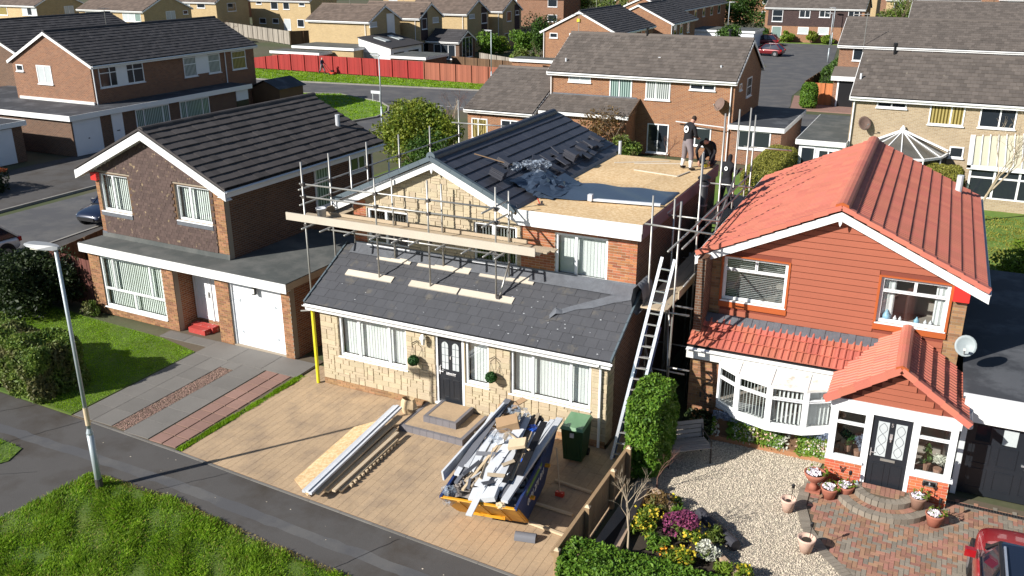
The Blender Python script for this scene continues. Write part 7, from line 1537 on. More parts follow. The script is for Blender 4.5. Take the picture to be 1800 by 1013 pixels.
for a, b, w, h_, m_, lb in PK: MB().beam(a, b, w, h_).build('skip_board', m_, base=(a[0], (a[1]+b[1])/2, 1.2), label=lb or {'plastic_white': 'one of the loose white plastic lengths heaped in the skip', 'plastic_grey': 'one of the loose grey plastic lengths heaped in the skip', 'black': 'black length lying in the skip heap', 'fascia_old': 'one of the stained off-white boards heaped in the skip', 'cardboard': 'flat brown card strip at the far end of the skip'}.get(m_, 'one of the rough wooden lengths heaped in the skip'), cat='board', group='boards heaped in the skip')
for c, sz, a, m_, lb in (((7.42, -2.6, 1.62), (.26, .2, .16), .5, 'cardboard', 'brown cardboard box on top of the skip load'), ((8.02, -3.35, 1.68), (.2, .16, .04), .3, 'timber', 'square tan board offcut on the skip load'), ((7.05, -1.75, 1.5), (.2, .2, .2), .9, 'cardboard', 'crushed box at the far end of the skip'), ((7.95, -4.85, 1.2), (.3, .2, .06), .2, 'plastic_white', 'white panel with printed square at the orange end of the skip')):
    u, v = Vector((math.cos(a), math.sin(a), .25)).normalized(), Vector((-math.sin(a), math.cos(a), .1)).normalized(); w = u.cross(v).normalized(); v = w.cross(u); q = MB(); q.obox(c, (u, v, w), sz); q.build('skip_box', m_, base=c, label=lb, cat='box', group='boxes in the skip')
for i, (c, r_, sq, m_, lb) in enumerate((((7.45, -3.05, 1.55), .26, (1, 1.3, .6), 'film', 'crumpled clear film in the middle of the skip'), ((7.15, -5.0, 1.05), .22, (.8, .8, 1.1), 'film', 'bulging clear bag at the orange end of the skip'), ((7.3, -1.9, 1.6), .28, (1.3, .9, .5), 'film', 'silver film bundle at the far end of the skip'), ((7.75, -1.75, 1.4), .2, (1, 1, .7), 'black', 'black bag at the far end of the skip'), ((8.25, -3.5, 1.35), .1, (1, 1.2, .8), 'plastic_blue', 'small blue bag near the right rim of the skip'), ((7.9, -2.3, 1.5), .12, (1, 1.6, .6), 'plastic_blue', 'blue sheet scrap behind the box in the skip'), ((8.4, -4.95, 1.12), .11, (1, .8, .6), 'timber', 'broken wood lump at the orange end of the skip'))): MB().ico(c, r_, i, 3, sq, .2).build('bag', m_, base=c, label=lb, cat='bag')
# wheelie bin
wb_ = thing('wheelie_bin', 'green wheelie bin between the skip and the house wall', 'wheelie bin', (8.42, -.72, 0), R(4)); BASE[wb_.name] = Vector((0, 0, 0))
P = [(-.24, -.28, .08), (.24, -.28, .08), (.24, .24, .08), (-.24, .24, .08), (-.29, -.37, 1.0), (.29, -.37, 1.0), (.29, .36, 1.0), (-.29, .36, 1.0)]
MB().add(P, [(3, 2, 1, 0), (0, 1, 5, 4), (1, 2, 6, 5), (2, 3, 7, 6), (3, 0, 4, 7), (4, 5, 6, 7)]).build('body', 'bin_green', wb_)
MB().add([(-.31, -.43, 1.0), (.31, -.43, 1.0), (.31, .42, 1.0), (-.31, .42, 1.0), (-.27, -.38, 1.07), (.27, -.38, 1.07), (.27, .36, 1.1), (-.27, .36, 1.1)], [(0, 1, 5, 4), (1, 2, 6, 5), (2, 3, 7, 6), (3, 0, 4, 7), (4, 5, 6, 7), (3, 2, 1, 0)]).build('lid', 'bin_lid', wb_)
MB().tube((-.27, .44, .98), (.27, .44, .98), .022).build('handle', 'bin_lid', wb_); MB().box(-.05, .05, -.392, -.36, .78, .9).build('sticker', 'plastic_white', wb_)
for s_ in (-1, 1): MB().tube((s_*.21, .26, .1), (s_*.27, .26, .1), .1, n=14).build('wheel', 'tyre', wb_)
for s_ in (-.18, .18): MB().box(s_-.02, s_+.02, -.34, -.27, .2, .98).build('rib', 'bin_green', wb_)
# timbers, channel offcut, broom on the drive
for a, b, lb in (((8.4, -2.0), (9.4, -2.1), 'timber on the shaded drive nearest the house'), ((8.35, -3.1), (9.33, -3.15), 'middle timber on the shaded drive behind the skip'), ((8.55, -3.85), (9.5, -3.95), 'timber at the edge of the skip shadow')): MB().beam((*a, .05), (*b, .05), .07, .05).build('timber_length', 'timber', base=(*a, 0), label=lb, cat='timber')
q = MB(); P = []
for i, l in enumerate((0, 1)):
    for j in range(8): t = math.pi*j/7; P.append(Vector((8.5+.46*l, -4.45+.1*l, .02))+Vector((-.22, 1, 0)).normalized()*(.12*math.cos(t))+Z_*(.16*math.sin(t)))
q.add(P, [(j, j+1, 9+j, 8+j) for j in range(7)]); q.build('ridge_offcut', 'plastic_grey', base=(8.7, -4.4, 0), smooth=True, label='grey half-round offcut lying in front of the skip', cat='offcut')
br = thing('broom', 'broom with red head leaning on the side of the skip', 'broom', (8.75, -2.5, 0)); MB().tube((8.74, -2.5, .1), (8.5, -2.2, 1.1), .014).build('handle', 'timber_old', br); MB().box(8.64, 8.84, -2.56, -2.46, .0, .12).build('head', 'plastic_red', br)
# garden fence along the right of the drive
gf = thing('fence', 'low wooden fence between the drive and the gravel garden', 'fence', (10.02, -3.2, 0))
for y in (-1.35, -2.45, -4.05, -5.7): MB().box(9.98, 10.08, y-.05, y+.05, 0, 1.02).build('post', 'fence_wood', gf); MB().add([(9.97, y-.06, 1.02), (10.09, y-.06, 1.02), (10.09, y+.06, 1.02), (9.97, y+.06, 1.02), (10.03, y, 1.07)], [(0, 1, 4), (1, 2, 4), (2, 3, 4), (3, 0, 4)]).build('post_cap', 'timber', gf)
MB().box(9.9, 9.98, -5.75, -1.1, .88, .95).build('rail', 'fence_wood', gf); MB().box(9.93, 9.975, -5.75, -1.1, .2, .28).build('rail', 'fence_wood', gf)
for i in range(30): MB().box(9.95, 9.968, -5.7+.152*i, -5.56+.152*i, .04, .88).build('pale', 'fence_wood', gf)
# ================================================================== right front garden
hedge('tall bright conifer hedge at the foot of the ladder', 9.74, 10.7, -1.15, .75, 2.2, 18000, .10, 'leaf_hedge', 70, rnd=.3, wob=.08)
hedge('clipped green hedge along the bottom edge of the picture', 10.05, 16.5, -5.95, -4.95, .98, 26000, .085, 'leaf_hedge', 71, rnd=.12, wob=.03)
hedge('large leafy hedge at the corner of the lawn', -10.6, -6.35, -4.75, -3.0, 1.7, 22000, .11, 'leaf_mixed', 72, rnd=.4, wob=.16)
bush('bush', 'tall dark round bush in front of the reddish fence', (-13.2, .2, 1.3), (2.4, 1.8, 1.6), 15000, .12, 'leaf_dark', 73, lumps=20, flatb=.02); bush('bush', 'small pale shrub at the corner of the dark tiled house', (-10.9, .75, .25), (.55, .4, .35), 900, .09, 'leaf_mixed', 74, flatb=.01)
bush('bush', 'dark bush at the left edge above the lawn hedge', (-15.6, -1.2, 1.0), (1.8, 1.6, 1.3), 6000, .13, 'leaf_dark', 75, flatb=.02)
structure('flower_bed', [(10.2, -5.0), (10.55, -1.4), (11.15, -1.75), (13.5, -4.0), (13.6, -5.0)], -.2, .04, 'soil')
for a, b, w, lb in (((10.55, -1.45), (10.72, -4.2), .14, 'left timber edging of the flower bed'), ((10.6, -1.45), (11.12, -1.85), .14, 'short timber edging at the point of the flower bed'), ((11.12, -1.85), (13.4, -3.95), .12, 'long timber edging along the gravel side of the flower bed')): MB().beam((*a, .14), (*b, .14), w, .2).build('timber_edging', 'sleeper', base=(*a, 0), label=lb, cat='edging')
q = MB(); q.tube((11.95, -1.9, .14), (12.98, -2.8, .14), .13, .13, 14); q.build('log', 'log', base=(12.2, -2.1, 0), label='black log lying along the edge of the gravel', cat='log')
bare_tree('bare_shrub', 'small pale stemmed bare tree in the flower bed', (10.95, -4.0, 0), 2.1, 81, 'bark_pale', 5, .55, .035); bare_tree('bare_shrub', 'reddish twiggy shrub by the flower bed point', (10.75, -1.3, 0), 1.2, 82, 'twig', 5, .8, .02)
def flowers(name, label, c, rad, n, size, material, green='leaf_hedge_dark', seed=0, cat='plant', gn=500):
    t = thing(name, label, cat, (c[0], c[1], 0)); p, d = crown_pts(gn, (c[0], c[1], c[2]*.8), (rad[0], rad[1], rad[2]), 8, seed, .3, .0); leaf_mesh('leaves', p, d, .1, green, t, aspect=3.)
    p, d = crown_pts(n, c, rad, 9, seed+1, .85, .02); p = p[p[:, 2] > c[2]*.6]; tag(leaf_mesh('flowers', p, np.tile([0, 0, 1.], (len(p), 1)), size, material, t, aspect=1.1), kind='stuff'); return t
flowers('flowering_shrub', 'mound of purple heather in the flower bed', (11.75, -2.95, .38), (.55, .5, .38), 2600, .05, 'heather', 'leaf_mixed', 90, gn=300); flowers('daffodils', 'yellow flowers around the bare tree in the flower bed', (11.0, -3.0, .3), (.42, .7, .3), 150, .06, 'flower_yellow', 'leaf_lime', seed=92); flowers('brown_shrub', 'low rust brown twiggy shrub at the point of the flower bed', (11.05, -2.1, .3), (.4, .35, .3), 600, .05, 'leaf_brown', 'leaf_mixed', 94, gn=100)
flowers('daffodils', 'yellow flowers beside the heather and the log', (12.15, -3.0, .3), (.4, .4, .25), 70, .06, 'flower_yellow', 'leaf_lime', seed=96); flowers('daffodils', 'dense yellow and orange flowers near the hedge in the bed', (12.05, -3.75, .25), (.5, .35, .25), 190, .06, 'flower_yellow', 'leaf_lime', seed=98); flowers('daffodils', 'orange flowers low down beside the clipped hedge', (11.75, -3.7, .22), (.3, .3, .2), 40, .06, 'flower_orange', 'leaf_mixed', seed=100); flowers('silver_shrub', 'pale silver grey shrub in the flower bed', (12.5, -3.4, .3), (.4, .36, .3), 1500, .055, 'leaf_grey', 'leaf_mixed', 102, gn=100); flowers('daffodils', 'yellow flowers at the lower end of the timber edging', (13.35, -3.75, .22), (.3, .3, .22), 80, .06, 'flower_yellow', 'leaf_lime', seed=104); flowers('daffodils', 'few pale yellow flowers at the bed point by the gravel', (11.3, -1.75, .2), (.25, .2, .2), 40, .06, 'flower_yellow', seed=106, gn=120)
for i, (x, y, r_, lb) in enumerate(((10.95, -2.6, .4, 'green foliage plant left of the heather'), (11.5, -3.55, .35, 'low green plant below the heather'), (12.45, -2.75, .35, 'strappy green leaves between the log and the silver shrub'), (12.9, -3.75, .35, 'low green plant at the lower end of the flower bed'), (11.5, -2.3, .3, 'green tuft behind the heather'))):
    t = thing('foliage_plant', lb, 'plant', (x, y, 0)); p, d = crown_pts(700, (x, y, .2), (r_, r_, .24), 8, 200+i, .3, .02); leaf_mesh('leaves', p, d*.3+[0, 0, .7], .11, ('leaf_lime', 'leaf_hedge', 'leaf_mixed')[i % 3], t, aspect=4.)
# bench in the shade
bn = thing('bench', 'weathered slatted bench in the shade of the conifer hedge', 'bench', (11.0, .35, 0), R(38)); BASE[bn.name] = Vector((0, 0, 0))
for i in range(5): MB().box(-.6, .6, -.02+.0-.12*i+.26, .08-.12*i+.26, .43, .455).build('seat_slat', 'bench_wood', bn)
for i in range(4): MB().obox((0, .36+.028*i, .52+.11*i), (X_, Vector((0, .25, .97)), Vector((0, -.97, .25))), (.6, .048, .012)).build('back_slat', 'bench_wood', bn)
for s_ in (-.56, .56):
    q = MB(); q.path([(s_, -.24, 0), (s_, -.22, .42), (s_, .3, .42), (s_, .36, 0)], .022); q.path([(s_, .3, .42), (s_, .48, .92)], .02); q.path([(s_, -.22, .42), (s_, -.2, .62), (s_, .36, .66)], .02); q.build('end_frame', 'wire', bn)
# planter wall under the bay window
pt = thing('wall_planter', 'strip of hanging succulents and ivy under the bay window', 'planter', (12.7, 1.75, 0), R(.96))
MB().box(11.3, 14.25, 1.84, 1.9, .1, .85).build('backing', 'timber_dark', pt); MB().box(11.25, 14.25, 1.72, 1.84, 0, .14).build('trough', 'brick_orange', pt)
g = np.random.default_rng(5)
for nm, n, m_, z0, z1, sz in (('blue_leaves', 1700, 'leaf_blue', .66, .86, .07), ('green_leaves', 2600, 'leaf_hedge', .1, .75, .075), ('lime_leaves', 1100, 'leaf_lime', .12, .7, .07), ('grey_leaves', 900, 'leaf_grey', .1, .6, .06), ('pink_leaves', 260, 'pot_pink', .3, .55, .06)):
    x = 11.3+2.95*g.random(n); x = x[(np.sin(x*(7 if nm[0] == 'g' else 4.3)+len(nm)) > -.35)] if nm != 'blue_leaves' else x; k = len(x); p = np.c_[x, 1.8-.1*g.random(k), z0+(z1-z0)*g.random(k)]; leaf_mesh(nm, p, np.tile([0, -1, .4], (k, 1)), sz, m_, pt, aspect=1.4)
hedge('dark shrub in the shade left of the bay window', 10.5, 11.25, 1.45, 2.2, .55, 1500, .09, 'leaf_dark', 110)
# pots
def pot(label, x, y, r_, h_, m_, fl=None, z=0., urn=False, stick=False):
    t = thing('flower_pot', label, 'flower pot', (x, y, z), 0, 'pots round the porch')
    if urn: MB().box(x-.17, x+.17, y-.17, y+.17, z, z+.06).build('plinth', m_, t); prof = [(.13, .06), (.09, .16), (.07, .22), (.16, .3), (.24, .42), (.26, .5), (.23, .5), (.2, .42)]
    else: prof = [(r_*.62, 0), (r_*.9, h_*.7), (r_, h_*.85), (r_*1.05, h_), (r_*.9, h_), (r_*.85, h_*.85)]
    MB().lathe(prof, (x, y, z), 18).build('body', m_, t, smooth=True); top = z+(.46 if urn else h_*.9); rr_ = .22 if urn else r_*.88
    MB().lathe([(.01, 0), (rr_, 0), (rr_, .01), (.01, .015)], (x, y, top-.03), 14).build('soil', 'soil', t)
    if fl:
        g = np.random.default_rng(int(x*100)); n = 190; a = g.random(n)*6.283; q = rr_*.75*np.sqrt(g.random(n)); p = np.c_[x-.02+q*np.cos(a), y-.02+q*np.sin(a), top+.03+.05*g.random(n)]; tag(leaf_mesh('flowers', p, np.tile([0, 0, 1.], (n, 1)), .065, 'flower_white', t, aspect=1.1), kind='stuff')
        n = 60; a = g.random(n)*6.283; p = np.c_[x+.05+rr_*np.cos(a), y+.05+rr_*np.sin(a), top+.12*g.random(n)]; tag(leaf_mesh('leaves', p, np.tile([0, 0, 1.], (n, 1)), .09, 'leaf_lime', t, aspect=2.5), kind='stuff')
    if stick:
        q = MB(); q.tube((x+.05, y+.06, top), (x+.06, y+.08, top+.32), .008); q.lathe([(.0, 0), (.035, .01), (.04, .09), (.0, .13)], (x+.06, y+.08, top+.28), 8); q.build('solar_light', 'black', t)
pot('pale pink pot with bare soil on the gravel nearest the porch', 13.72, -.78, .17, .34, 'pot_pink', stick=True); pot('pale pink pot with bare soil at the lower edge of the gravel', 14.34, -2.15, .19, .36, 'pot_pink', stick=True)
pot('terracotta urn on a square plinth left of the porch', 14.12, .38, .25, .5, 'terracotta', 'w', urn=True); pot('round terracotta pot with white flowers beside the urn', 14.5, .2, .2, .3, 'terracotta', 'w'); pot('terracotta pot on the lower step left of the door', 14.83, .42, .2, .32, 'terracotta', 'w', .0, stick=True); pot('brown pot with white flowers on the step right of the door', 16.4, .42, .19, .32, 'pot_brown', 'w', .15, stick=True); pot('terracotta pot with pink white flowers at the porch corner', 16.78, .08, .2, .32, 'terracotta', 'w', stick=True)
gn_ = thing('gnome', 'small grey and orange garden gnome by the porch door', 'ornament', (15.05, .66, .0)); MB().lathe([(.06, 0), (.075, .1), (.05, .2)], (15.05, .66, .0), 10).build('body', 'clad_orange', gn_); MB().lathe([(.06, .16), (.085, .22), (.05, .3), (.01, .38)], (15.05, .66, .0), 10).build('hat', 'galv', gn_)
for x, y, m_, lb in ((14.7, 1.3, 'leaf_topiary', 'teal plant inside the left porch window'), (14.95, 1.1, 'leaf_blue', 'lavender plant inside the left porch window'), (16.45, 1.2, 'leaf_hedge_dark', 'basket plant inside the right porch window'), (16.7, 1.05, 'leaf_grey', 'white flowers inside the right porch window')):
    t = thing('houseplant', lb, 'plant', (x, y, .72)); p, d = crown_pts(260, (x, y, 1.15), (.22, .15, .3), 6, int(x*10), .3); leaf_mesh('leaves', p, d, .1, m_, t); MB().lathe([(.07, 0), (.1, .18)], (x, y, .75), 10).build('pot', 'pot_brown', t)
bfl = MB(); bfl.path([PF.p(14.7+.09*math.cos(t)*abs(math.sin(t*1.0+.5)), .02, .48+.08*math.sin(2*t)) for t in [i*.42 for i in range(16)]], .008, 4); bfl.build('butterfly_ornament', 'wire', Rh)
# ================================================================== vehicles
def car(label, loc, rz, paint, L=4.3, W_=1.8, H=1.55, suv=False, rails=False, group=None, glassroof=False):
    t = thing('car', label, 'car', loc, rz, group); BASE[t.name] = Vector((0, 0, 0)); h2 = L/2; w = W_/2; b = .98 if suv else .9
    ST = [(-1., .46, b*.82, .74), (-.965, .32, b*.98, .92), (-.8, .26, b*1.05, .985), (-.4, .23, b*1.05, 1.), (.1, .23, b*1.04, 1.), (.42, .23, b*1.01, .995), (.66, .25, b*.95, .97), (.86, .28, b*.87, .9), (.96, .34, b*.76, .78), (1., .46, b*.62, .62)]
    V = []; k = 11
    for (y, z0, z1, s_) in ST:
        y *= h2; x = w*s_; sec = [(.86*x, z0), (x*.985, z0+.14), (x, (z0+z1)/2), (x*.985, z1-.14), (x*.9, z1-.02)]
        V += [(a, y, c) for a, c in sec]+[(0, y, z1+.035)]+[(-a, y, c) for a, c in reversed(sec)]
    F = [(i*k+j, i*k+(j+1) % k, (i+1)*k+(j+1) % k, (i+1)*k+j) for i in range(len(ST)-1) for j in range(k)]+[tuple(range(k-1, -1, -1)), tuple((len(ST)-1)*k+j for j in range(k))]
    o = MB().add(V, F).build('body', paint, t, smooth=True); m_ = o.modifiers.new('s', 'SUBSURF'); m_.levels = m_.render_levels = 2
    zb = b*1.0; zt = H; yb0, yb1, yt0, yt1 = -.93*h2, .40*h2, (-.78 if suv else -.62)*h2, .06*h2; wb, wt = w*.9, w*.68
    base = [(-wb*.95, yb0, zb), (wb*.95, yb0, zb), (wb, yb1*.6, zb), (wb*.86, yb1, zb), (-wb*.86, yb1, zb), (-wb, yb1*.6, zb)]; top = [(-wt*.95, yt0, zt-.03), (wt*.95, yt0, zt-.03), (wt, yt1-.1, zt), (wt*.92, yt1, zt-.015), (-wt*.92, yt1, zt-.015), (-wt, yt1-.1, zt)]
    MB().add(base+top, [(i, (i+1) % 6, 6+(i+1) % 6, 6+i) for i in range(6)]+[(6, 7, 8, 9, 10, 11)]).build('glasshouse', 'carglass', t)
    rp = [(x*.97, y, z+.012) for x, y, z in top]; MB().prism(rp, (0, 0, .03)).build('roof', 'carglass' if glassroof else paint, t)
    q = MB()
    for s_ in (-1, 1):
        q.beam((s_*wb*.87, yb1, zb), (s_*wt*.93, yt1, zt), .07, .05); q.beam((s_*wb*.95, yb0, zb), (s_*wt*.95, yt0, zt), .1, .06); q.beam((s_*wt, yt0, zt+.01), (s_*wt, yt1-.05, zt+.015), .06, .05)
    q.build('roof_frame', 'trim_black' if glassroof else paint, t)
    q = MB()
    for s_ in (-1, 1): q.beam((s_*wb*1.0, -.28*h2, zb), (s_*wt*1.01, -.28*h2, zt), .06, .03); q.beam((s_*(wb+.012), yb0+.1, zb), (s_*(wb+.012), yb1*.7, zb), .02, .03)
    q.build('pillars', 'trim_black', t)
    if rails:
        for s_ in (-1, 1): MB().beam((s_*wt*.9, yt0+.1, zt+.07), (s_*wt*.9, yt1-.25, zt+.07), .04, .035).build('roof_rail', 'alu', t)
    for s_ in (-1, 1):
        MB().obox((s_*(w+.1), yb1*.62, zb+.05), (X_, Y_, Z_), (.1, .06, .08)).build('mirror', paint, t)
        for y in (-.62*h2, .62*h2):
            wh = MB().tube((s_*(w-.2), y, .33), (s_*(w+.012), y, .33), .33, n=20).build('wheel', 'tyre', t); MB().tube((s_*(w+.0), y, .33), (s_*(w+.022), y, .33), .2, n=12).build('rim', 'rim', wh)
            MB().tube((s_*(w-.12), y, .36), (s_*(w+.004), y, .36), .4, n=20).build('arch', 'trim_black', t)
        MB().obox((s_*w*.62, h2*.90, b*.66), (X_, Vector((0, .9, -.45)).normalized(), Vector((0, .45, .9)).normalized()), (.15, .06, .05)).build('headlight', 'headlight', t)
        MB().obox((s_*w*.76, -h2*.965, b*.86), (X_, Y_, Z_), (.14, .06, .1)).build('tail_light', 'taillight', t)
    MB().box(-w*.55, w*.55, h2*.97, h2*1.005, .4, .56).build('grille', 'trim_black', t); MB().beam((-w*.8, yb1+.08, zb+.01), (w*.8, yb1+.08, zb+.01), .12, .03).build('scuttle', 'trim_black', t); return t
car('red car with dark glass roof on the block drive, cut by the corner', (18.45, -2.75, 0), R(1), 'paint_red', 4.5, 1.9, 1.66, True, True, glassroof=True)
car('dark blue car with red mirrors parked behind the dark tiled house', (-20.1, 10.3, 0), R(184), 'paint_navy', 4.1, 1.78, 1.5); car('white car at the left edge behind the bush', (-20.0, 2.3, 0), R(178), 'paint_white', 4.2, 1.78, 1.5); car('dark red car parked beyond the grey roofed semi', (-9.6, 113.5, 0), R(90), 'paint_maroon', 4.2, 1.78, 1.5); car('red car parked on the verge near the right hand road', (-6.5, 100, 0), R(80), 'paint_maroon', 4.2, 1.78, 1.5)
# ================================================================== people
def person(name_label, loc, rz, J, cols, hood=False, badge=False):
    """J: joint positions (x right, y forward, z up); one continuous skinned body"""
    N = ['pelvis', 'spine', 'chest', 'neck', 'chin', 'head', 'crown', 'nose']; rad = dict(pelvis=(.15, .12), spine=(.15, .115), chest=(.185, .125), neck=(.06, .06), chin=(.075, .08), head=(.088, .1), crown=(.06, .065), nose=(.014, .014))
    E = [('pelvis', 'spine'), ('spine', 'chest'), ('chest', 'neck'), ('neck', 'chin'), ('chin', 'head'), ('head', 'crown'), ('head', 'nose')]; lab = ['torso', 'torso', 'torso', 'neck', 'head', 'head', 'head']
    for s_ in 'lr':
        for n_, r_ in (('hip', .115), ('thigh', .108), ('knee', .085), ('calf', .078), ('ankle', .045), ('heel', .05), ('toe', .035), ('shoulder', .078), ('elbow', .052), ('wrist', .034), ('palm', .036)):
            N.append(n_+s_); rad[n_+s_] = (r_, r_)
        for a, b, l in (('pelvis', 'hip', 'leg'), ('hip', 'thigh', 'leg'), ('thigh', 'knee', 'leg'), ('knee', 'calf', 'leg'), ('calf', 'ankle', 'sock'), ('ankle', 'heel', 'foot'), ('heel', 'toe', 'foot'), ('chest', 'shoulder', 'torso'), ('shoulder', 'elbow', 'arm'), ('elbow', 'wrist', 'arm'), ('wrist', 'palm', 'hand')): E.append((a if a in ('pelvis', 'chest') else a+s_, b+s_)); lab.append(l)
    P = {k: Vector(v) for k, v in J.items()}
    for s_ in 'lr':
        P['thigh'+s_] = (P['hip'+s_]+P['knee'+s_])/2; P['calf'+s_] = P['knee'+s_]*.6+P['ankle'+s_]*.4; d = (P['wrist'+s_]-P['elbow'+s_]).normalized(); P['palm'+s_] = P['wrist'+s_]+d*.08
        sd = d.cross(Z_).normalized() if abs(d.z) < .95 else X_; dn = d.cross(sd)
        for i in range(5):
            off = sd*(.03-.02*i) if i < 4 else sd*.045-d*.04; l = (.075, .085, .08, .065, .05)[i]; n_ = 'f%d%s' % (i, s_); P[n_+'a'] = P['palm'+s_]+off+d*.03; P[n_+'b'] = P[n_+'a']+(d*.8+dn*.45*(1 if dn.z < 0 else -1)+(sd*.5 if i == 4 else Vector())).normalized()*l
            for q in 'ab': N.append(n_+q); rad[n_+q] = (.0095, .0095)
            E += [('palm'+s_, n_+'a'), (n_+'a', n_+'b')]; lab += ['hand', 'hand']
    P['nose'] = P['head']+(P.get('look', Vector((0, 1, 0))))*.115-Z_*.01
    idx = {n_: i for i, n_ in enumerate(N)}; me = bpy.data.meshes.new('p'); me.from_pydata([P[n_] for n_ in N], [(idx[a], idx[b]) for a, b in E], []); ob = bpy.data.objects.new('p', me); COL.objects.link(ob)
    md = ob.modifiers.new('skin', 'SKIN'); md.use_smooth_shade = True
    for n_ in N: sv = me.skin_vertices[0].data[idx[n_]]; sv.radius = rad[n_]; sv.use_root = n_ == 'pelvis'
    sb2 = ob.modifiers.new('sub', 'SUBSURF'); sb2.levels = sb2.render_levels = 1
    dg = bpy.context.evaluated_depsgraph_get(); dg.update(); m2 = bpy.data.meshes.new_from_object(ob.evaluated_get(dg)); bpy.data.objects.remove(ob)
    o = bpy.data.objects.new('person', m2); COL.objects.link(o); m2.materials.clear(); keys = list(dict.fromkeys(cols.values()))
    for k_ in keys: m2.materials.append(M[k_])
    segs = [(P[a], P[b]-P[a], l) for (a, b), l in zip(E, lab)]
    for pg in m2.polygons:
        c = pg.center; best = None
        for a, d, l in segs:
            t_ = max(0, min(1, (c-a).dot(d)/max(d.length_squared, 1e-9))); q = (c-a-d*t_).length
            if best is None or q < best[0]: best = (q, l)
        l = best[1]
        if l == 'head' and (c-P['head']).dot(P.get('look', Vector((0, 1, 0)))) < .035: l = 'hair'
        pg.material_index = keys.index(cols[l]); pg.use_smooth = True
    o.location = loc; o.rotation_euler = (0, 0, rz); tag(o, name_label, 'person'); BASE[o.name] = Vector((0, 0, 0))
    if badge:
        bs_ = badge[2] if len(badge) > 2 else 1.
        c = Vector(badge[0]); n_ = Vector(badge[1]).normalized(); u = Z_.cross(n_).normalized(); v = n_.cross(u); q = MB(); q.prism([c+u*.11*bs_*math.cos(i*.5236)+v*.11*bs_*math.sin(i*.5236) for i in range(12)], n_*.012); b1 = q.build('back_print', 'badge', o)
        q = MB(); q.prism([c+n_*.012+u*.05*bs_*math.cos(i*.7854)+v*.05*bs_*math.sin(i*.7854) for i in range(8)], n_*.004); q.build('print_centre', 'hoodie', o)
    return o
STAND = dict(pelvis=(0, 0, .9), spine=(0, .02, 1.1), chest=(0, .06, 1.34), neck=(0, .12, 1.5), chin=(0, .17, 1.55), head=(0, .2, 1.62), crown=(0, .21, 1.72), look=Vector((0, .75, -.66)), hipl=(-.1, 0, .86), hipr=(.1, 0, .86), kneel=(-.15, .03, .48), kneer=(.17, .04, .48), anklel=(-.19, -.02, .1), ankler=(.2, .0, .1), heell=(-.19, -.05, .05), heelr=(.2, -.03, .05), toel=(-.22, .17, .045), toer=(.24, .18, .045), shoulderl=(-.2, .06, 1.38), shoulderr=(.2, .06, 1.38), elbowl=(-.27, .1, 1.1), elbowr=(.27, .1, 1.1), wristl=(-.12, .3, 1.02), wristr=(.12, .3, 1.02))
CW = dict(torso='hoodie', neck='skin', head='skin', hair='hair', leg='trousers', sock='sock', foot='boot', arm='hoodie', hand='skin')
person('man in black hoodie and grey trousers standing with head bent on the board deck', (8.36, 8.42, 5.622), R(-35), STAND, CW, badge=((0.0, -.085, 1.3), (0, -1, .12)))
KNEEL = dict(pelvis=(0, -.12, .38), spine=(0, -.02, .55), chest=(0, .18, .72), neck=(0, .3, .8), chin=(0, .37, .8), head=(0, .41, .85), crown=(0, .4, .95), look=Vector((0, .6, -.8)), hipl=(-.11, -.1, .34), hipr=(.11, -.1, .34), kneel=(-.2, .28, .09), kneer=(.2, .28, .12), anklel=(-.18, -.22, .06), ankler=(.18, -.2, .06), heell=(-.18, -.3, .08), heelr=(.18, -.28, .08), toel=(-.18, -.34, .03), toer=(.18, -.33, .03), shoulderl=(-.21, .2, .74), shoulderr=(.21, .2, .74), elbowl=(-.32, .36, .5), elbowr=(.3, .38, .5), wristl=(-.2, .52, .22), wristr=(.16, .54, .2))
person('man in black kneeling with bent head at the corner of the board deck', (8.8, 9.45, 5.622), R(178), KNEEL, dict(CW, leg='trousers_dark', sock='trousers_dark'))
BACK = dict(STAND); BACK.update(wristl=(-.2, .35, 1.25), wristr=(.2, .35, 1.2), look=Vector((0, 1, 0)), head=(0, .1, 1.62), chin=(0, .09, 1.54), neck=(0, .07, 1.48), crown=(0, .09, 1.73))
person('man in black hood seen from behind on the scaffold beside the dormer', (9.66, 8.5, 4.5), R(-25), BACK, dict(CW, hair='hoodie', neck='hoodie', leg='trousers_dark', sock='trousers_dark'), badge=((.02, -.085, 1.28), (0, -1, .1), .6))
WALK = dict(STAND); WALK.update(kneel=(-.1, .22, .5), anklel=(-.1, .34, .1), heell=(-.1, .31, .05), toel=(-.1, .52, .05), kneer=(.1, -.08, .48), ankler=(.1, -.36, .14), heelr=(.1, -.42, .12), toer=(.1, -.24, .04), wristl=(-.2, .4, .98), wristr=(.2, .4, .98), look=Vector((0, 1, 0)), head=(0, .1, 1.62), chin=(0, .09, 1.54), neck=(0, .07, 1.48), crown=(0, .09, 1.73))
person('man in dark blue pushing a mower along the red fence', (-45.6, 60.1, .07), R(-92), WALK, dict(CW, torso='shirt_blue', arm='shirt_blue', leg='trousers', hair='hair_grey', sock='boot'))
mw = thing('lawn_mower', 'lawn mower pushed by the man at the red fence', 'mower', (-44.2, 60.05, .07)); MB().box(-44.5, -43.9, 59.8, 60.3, .17, .36).build('deck', 'plastic_red', mw); MB().box(-44.35, -44.05, 59.92, 60.18, .36, .55).build('engine', 'black', mw)
for y in (59.86, 60.24): MB().tube((-44.45, y, .3), (-45.15, y, 1.05), .018).build('handle', 'black', mw)
for x in (-44.45, -43.95):
    for y in (59.78, 60.32): MB().tube((x, y-.03, .17), (x, y+.03, .17), .1, n=12).build('wheel', 'tyre', mw)
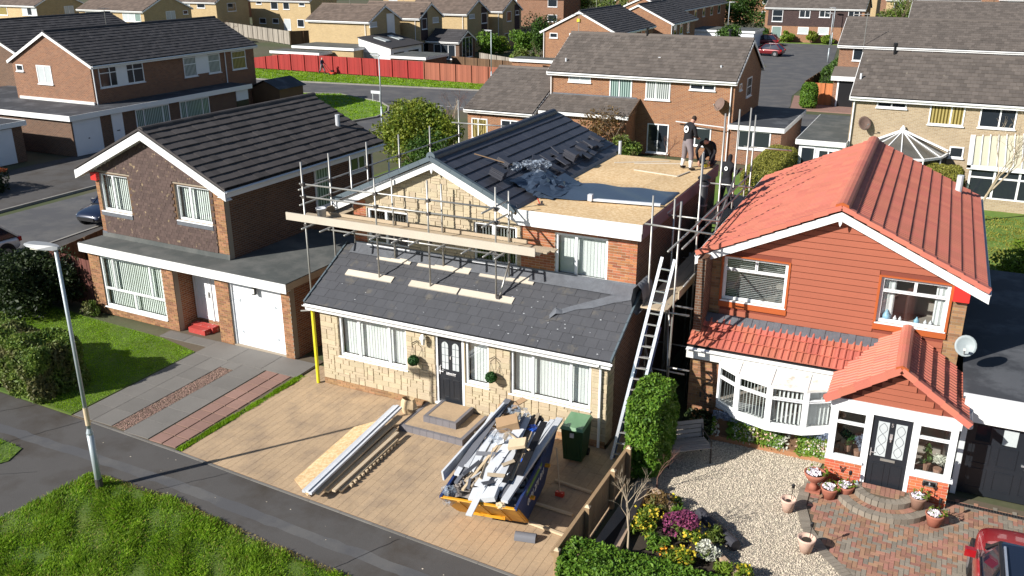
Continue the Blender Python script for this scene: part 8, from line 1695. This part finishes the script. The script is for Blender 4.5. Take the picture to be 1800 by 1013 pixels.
for i, (x, y, z, w) in enumerate(((-8.0, 39.7, 7.0, 'left end of the grey roofed semi'), (-42, 30, 7.1, 'big brick semi at the left'), (-18.3, 70, 6.8, 'orange brick house'), (-50, 72, 6.4, 'nearest yellow gabled house'), (-47, 79, 6.4, 'second yellow gabled house'), (-88, 77, 6.8, 'yellow house with two wide windows'), (22, 66.6, 6.8, 'right hand terrace'), (-4, 124, 6.6, 'house with hung tiles'))):
    t = thing('aerial', 'television aerial on the roof of the '+w, 'aerial', (x, y, z)); MB().tube((x, y, z), (x, y, z+1.3), .022, n=5).build('mast', 'steel', t); q = MB(); q.tube((x-.5, y, z+1.25), (x+.5, y, z+1.25), .015, n=4)
    for k in range(6): q.tube((x-.45+.18*k, y-.25, z+1.26), (x-.45+.18*k, y+.25, z+1.26), .009, n=4)
    q.build('elements', 'steel', t)
chips = MB(); rr = random.Random(31)
for i in range(60):
    x, y = rr.uniform(.2, 8.8), rr.uniform(-.2, 1.3)
    if rr.random() < .35 or x > 5.5: chips.ico((x, y, roofz(y)-.005), rr.uniform(.008, .024), i, 0, (1.3, 1, .4))
tag(chips.build('mortar_chips', 'plastic_white', kind='stuff'), 'white mortar chips scattered on the slate lean-to roof')
# small things in the back gardens
wl = thing('clothes_prop', 'white clothes line bar on the brick semi wall', 'clothes line', (2, 35.4, 0)); MB().beam((.3, 35.6, 2.3), (3.5, 35.3, 2.2), .06, .05).build('bar', 'plastic_white', wl); MB().tube((3.5, 35.2, 0), (3.5, 35.2, 2.3), .03).build('post', 'steel', wl)
bt = thing('garden_cart', 'blue plastic garden things beyond the tiled ridge', 'garden cart', (-9.4, 30.5, 0)); MB().box(-9.9, -8.9, 30.2, 30.8, .2, .6).build('tub', 'plastic_blue', bt); MB().beam((-9.8, 30.2, .7), (-8.7, 30.6, .95), .06, .05).build('bar', 'black', bt)
an = thing('aerial', 'tall television aerial mast on the brick terrace', 'aerial', (8.3, 62.3, 3)); MB().tube((8.3, 62.3, 3.2), (8.3, 62.3, 7.6), .03).build('mast', 'steel', an); MB().tube((7.2, 62.3, 7.4), (8.5, 62.3, 7.45), .025).build('boom', 'steel', an)
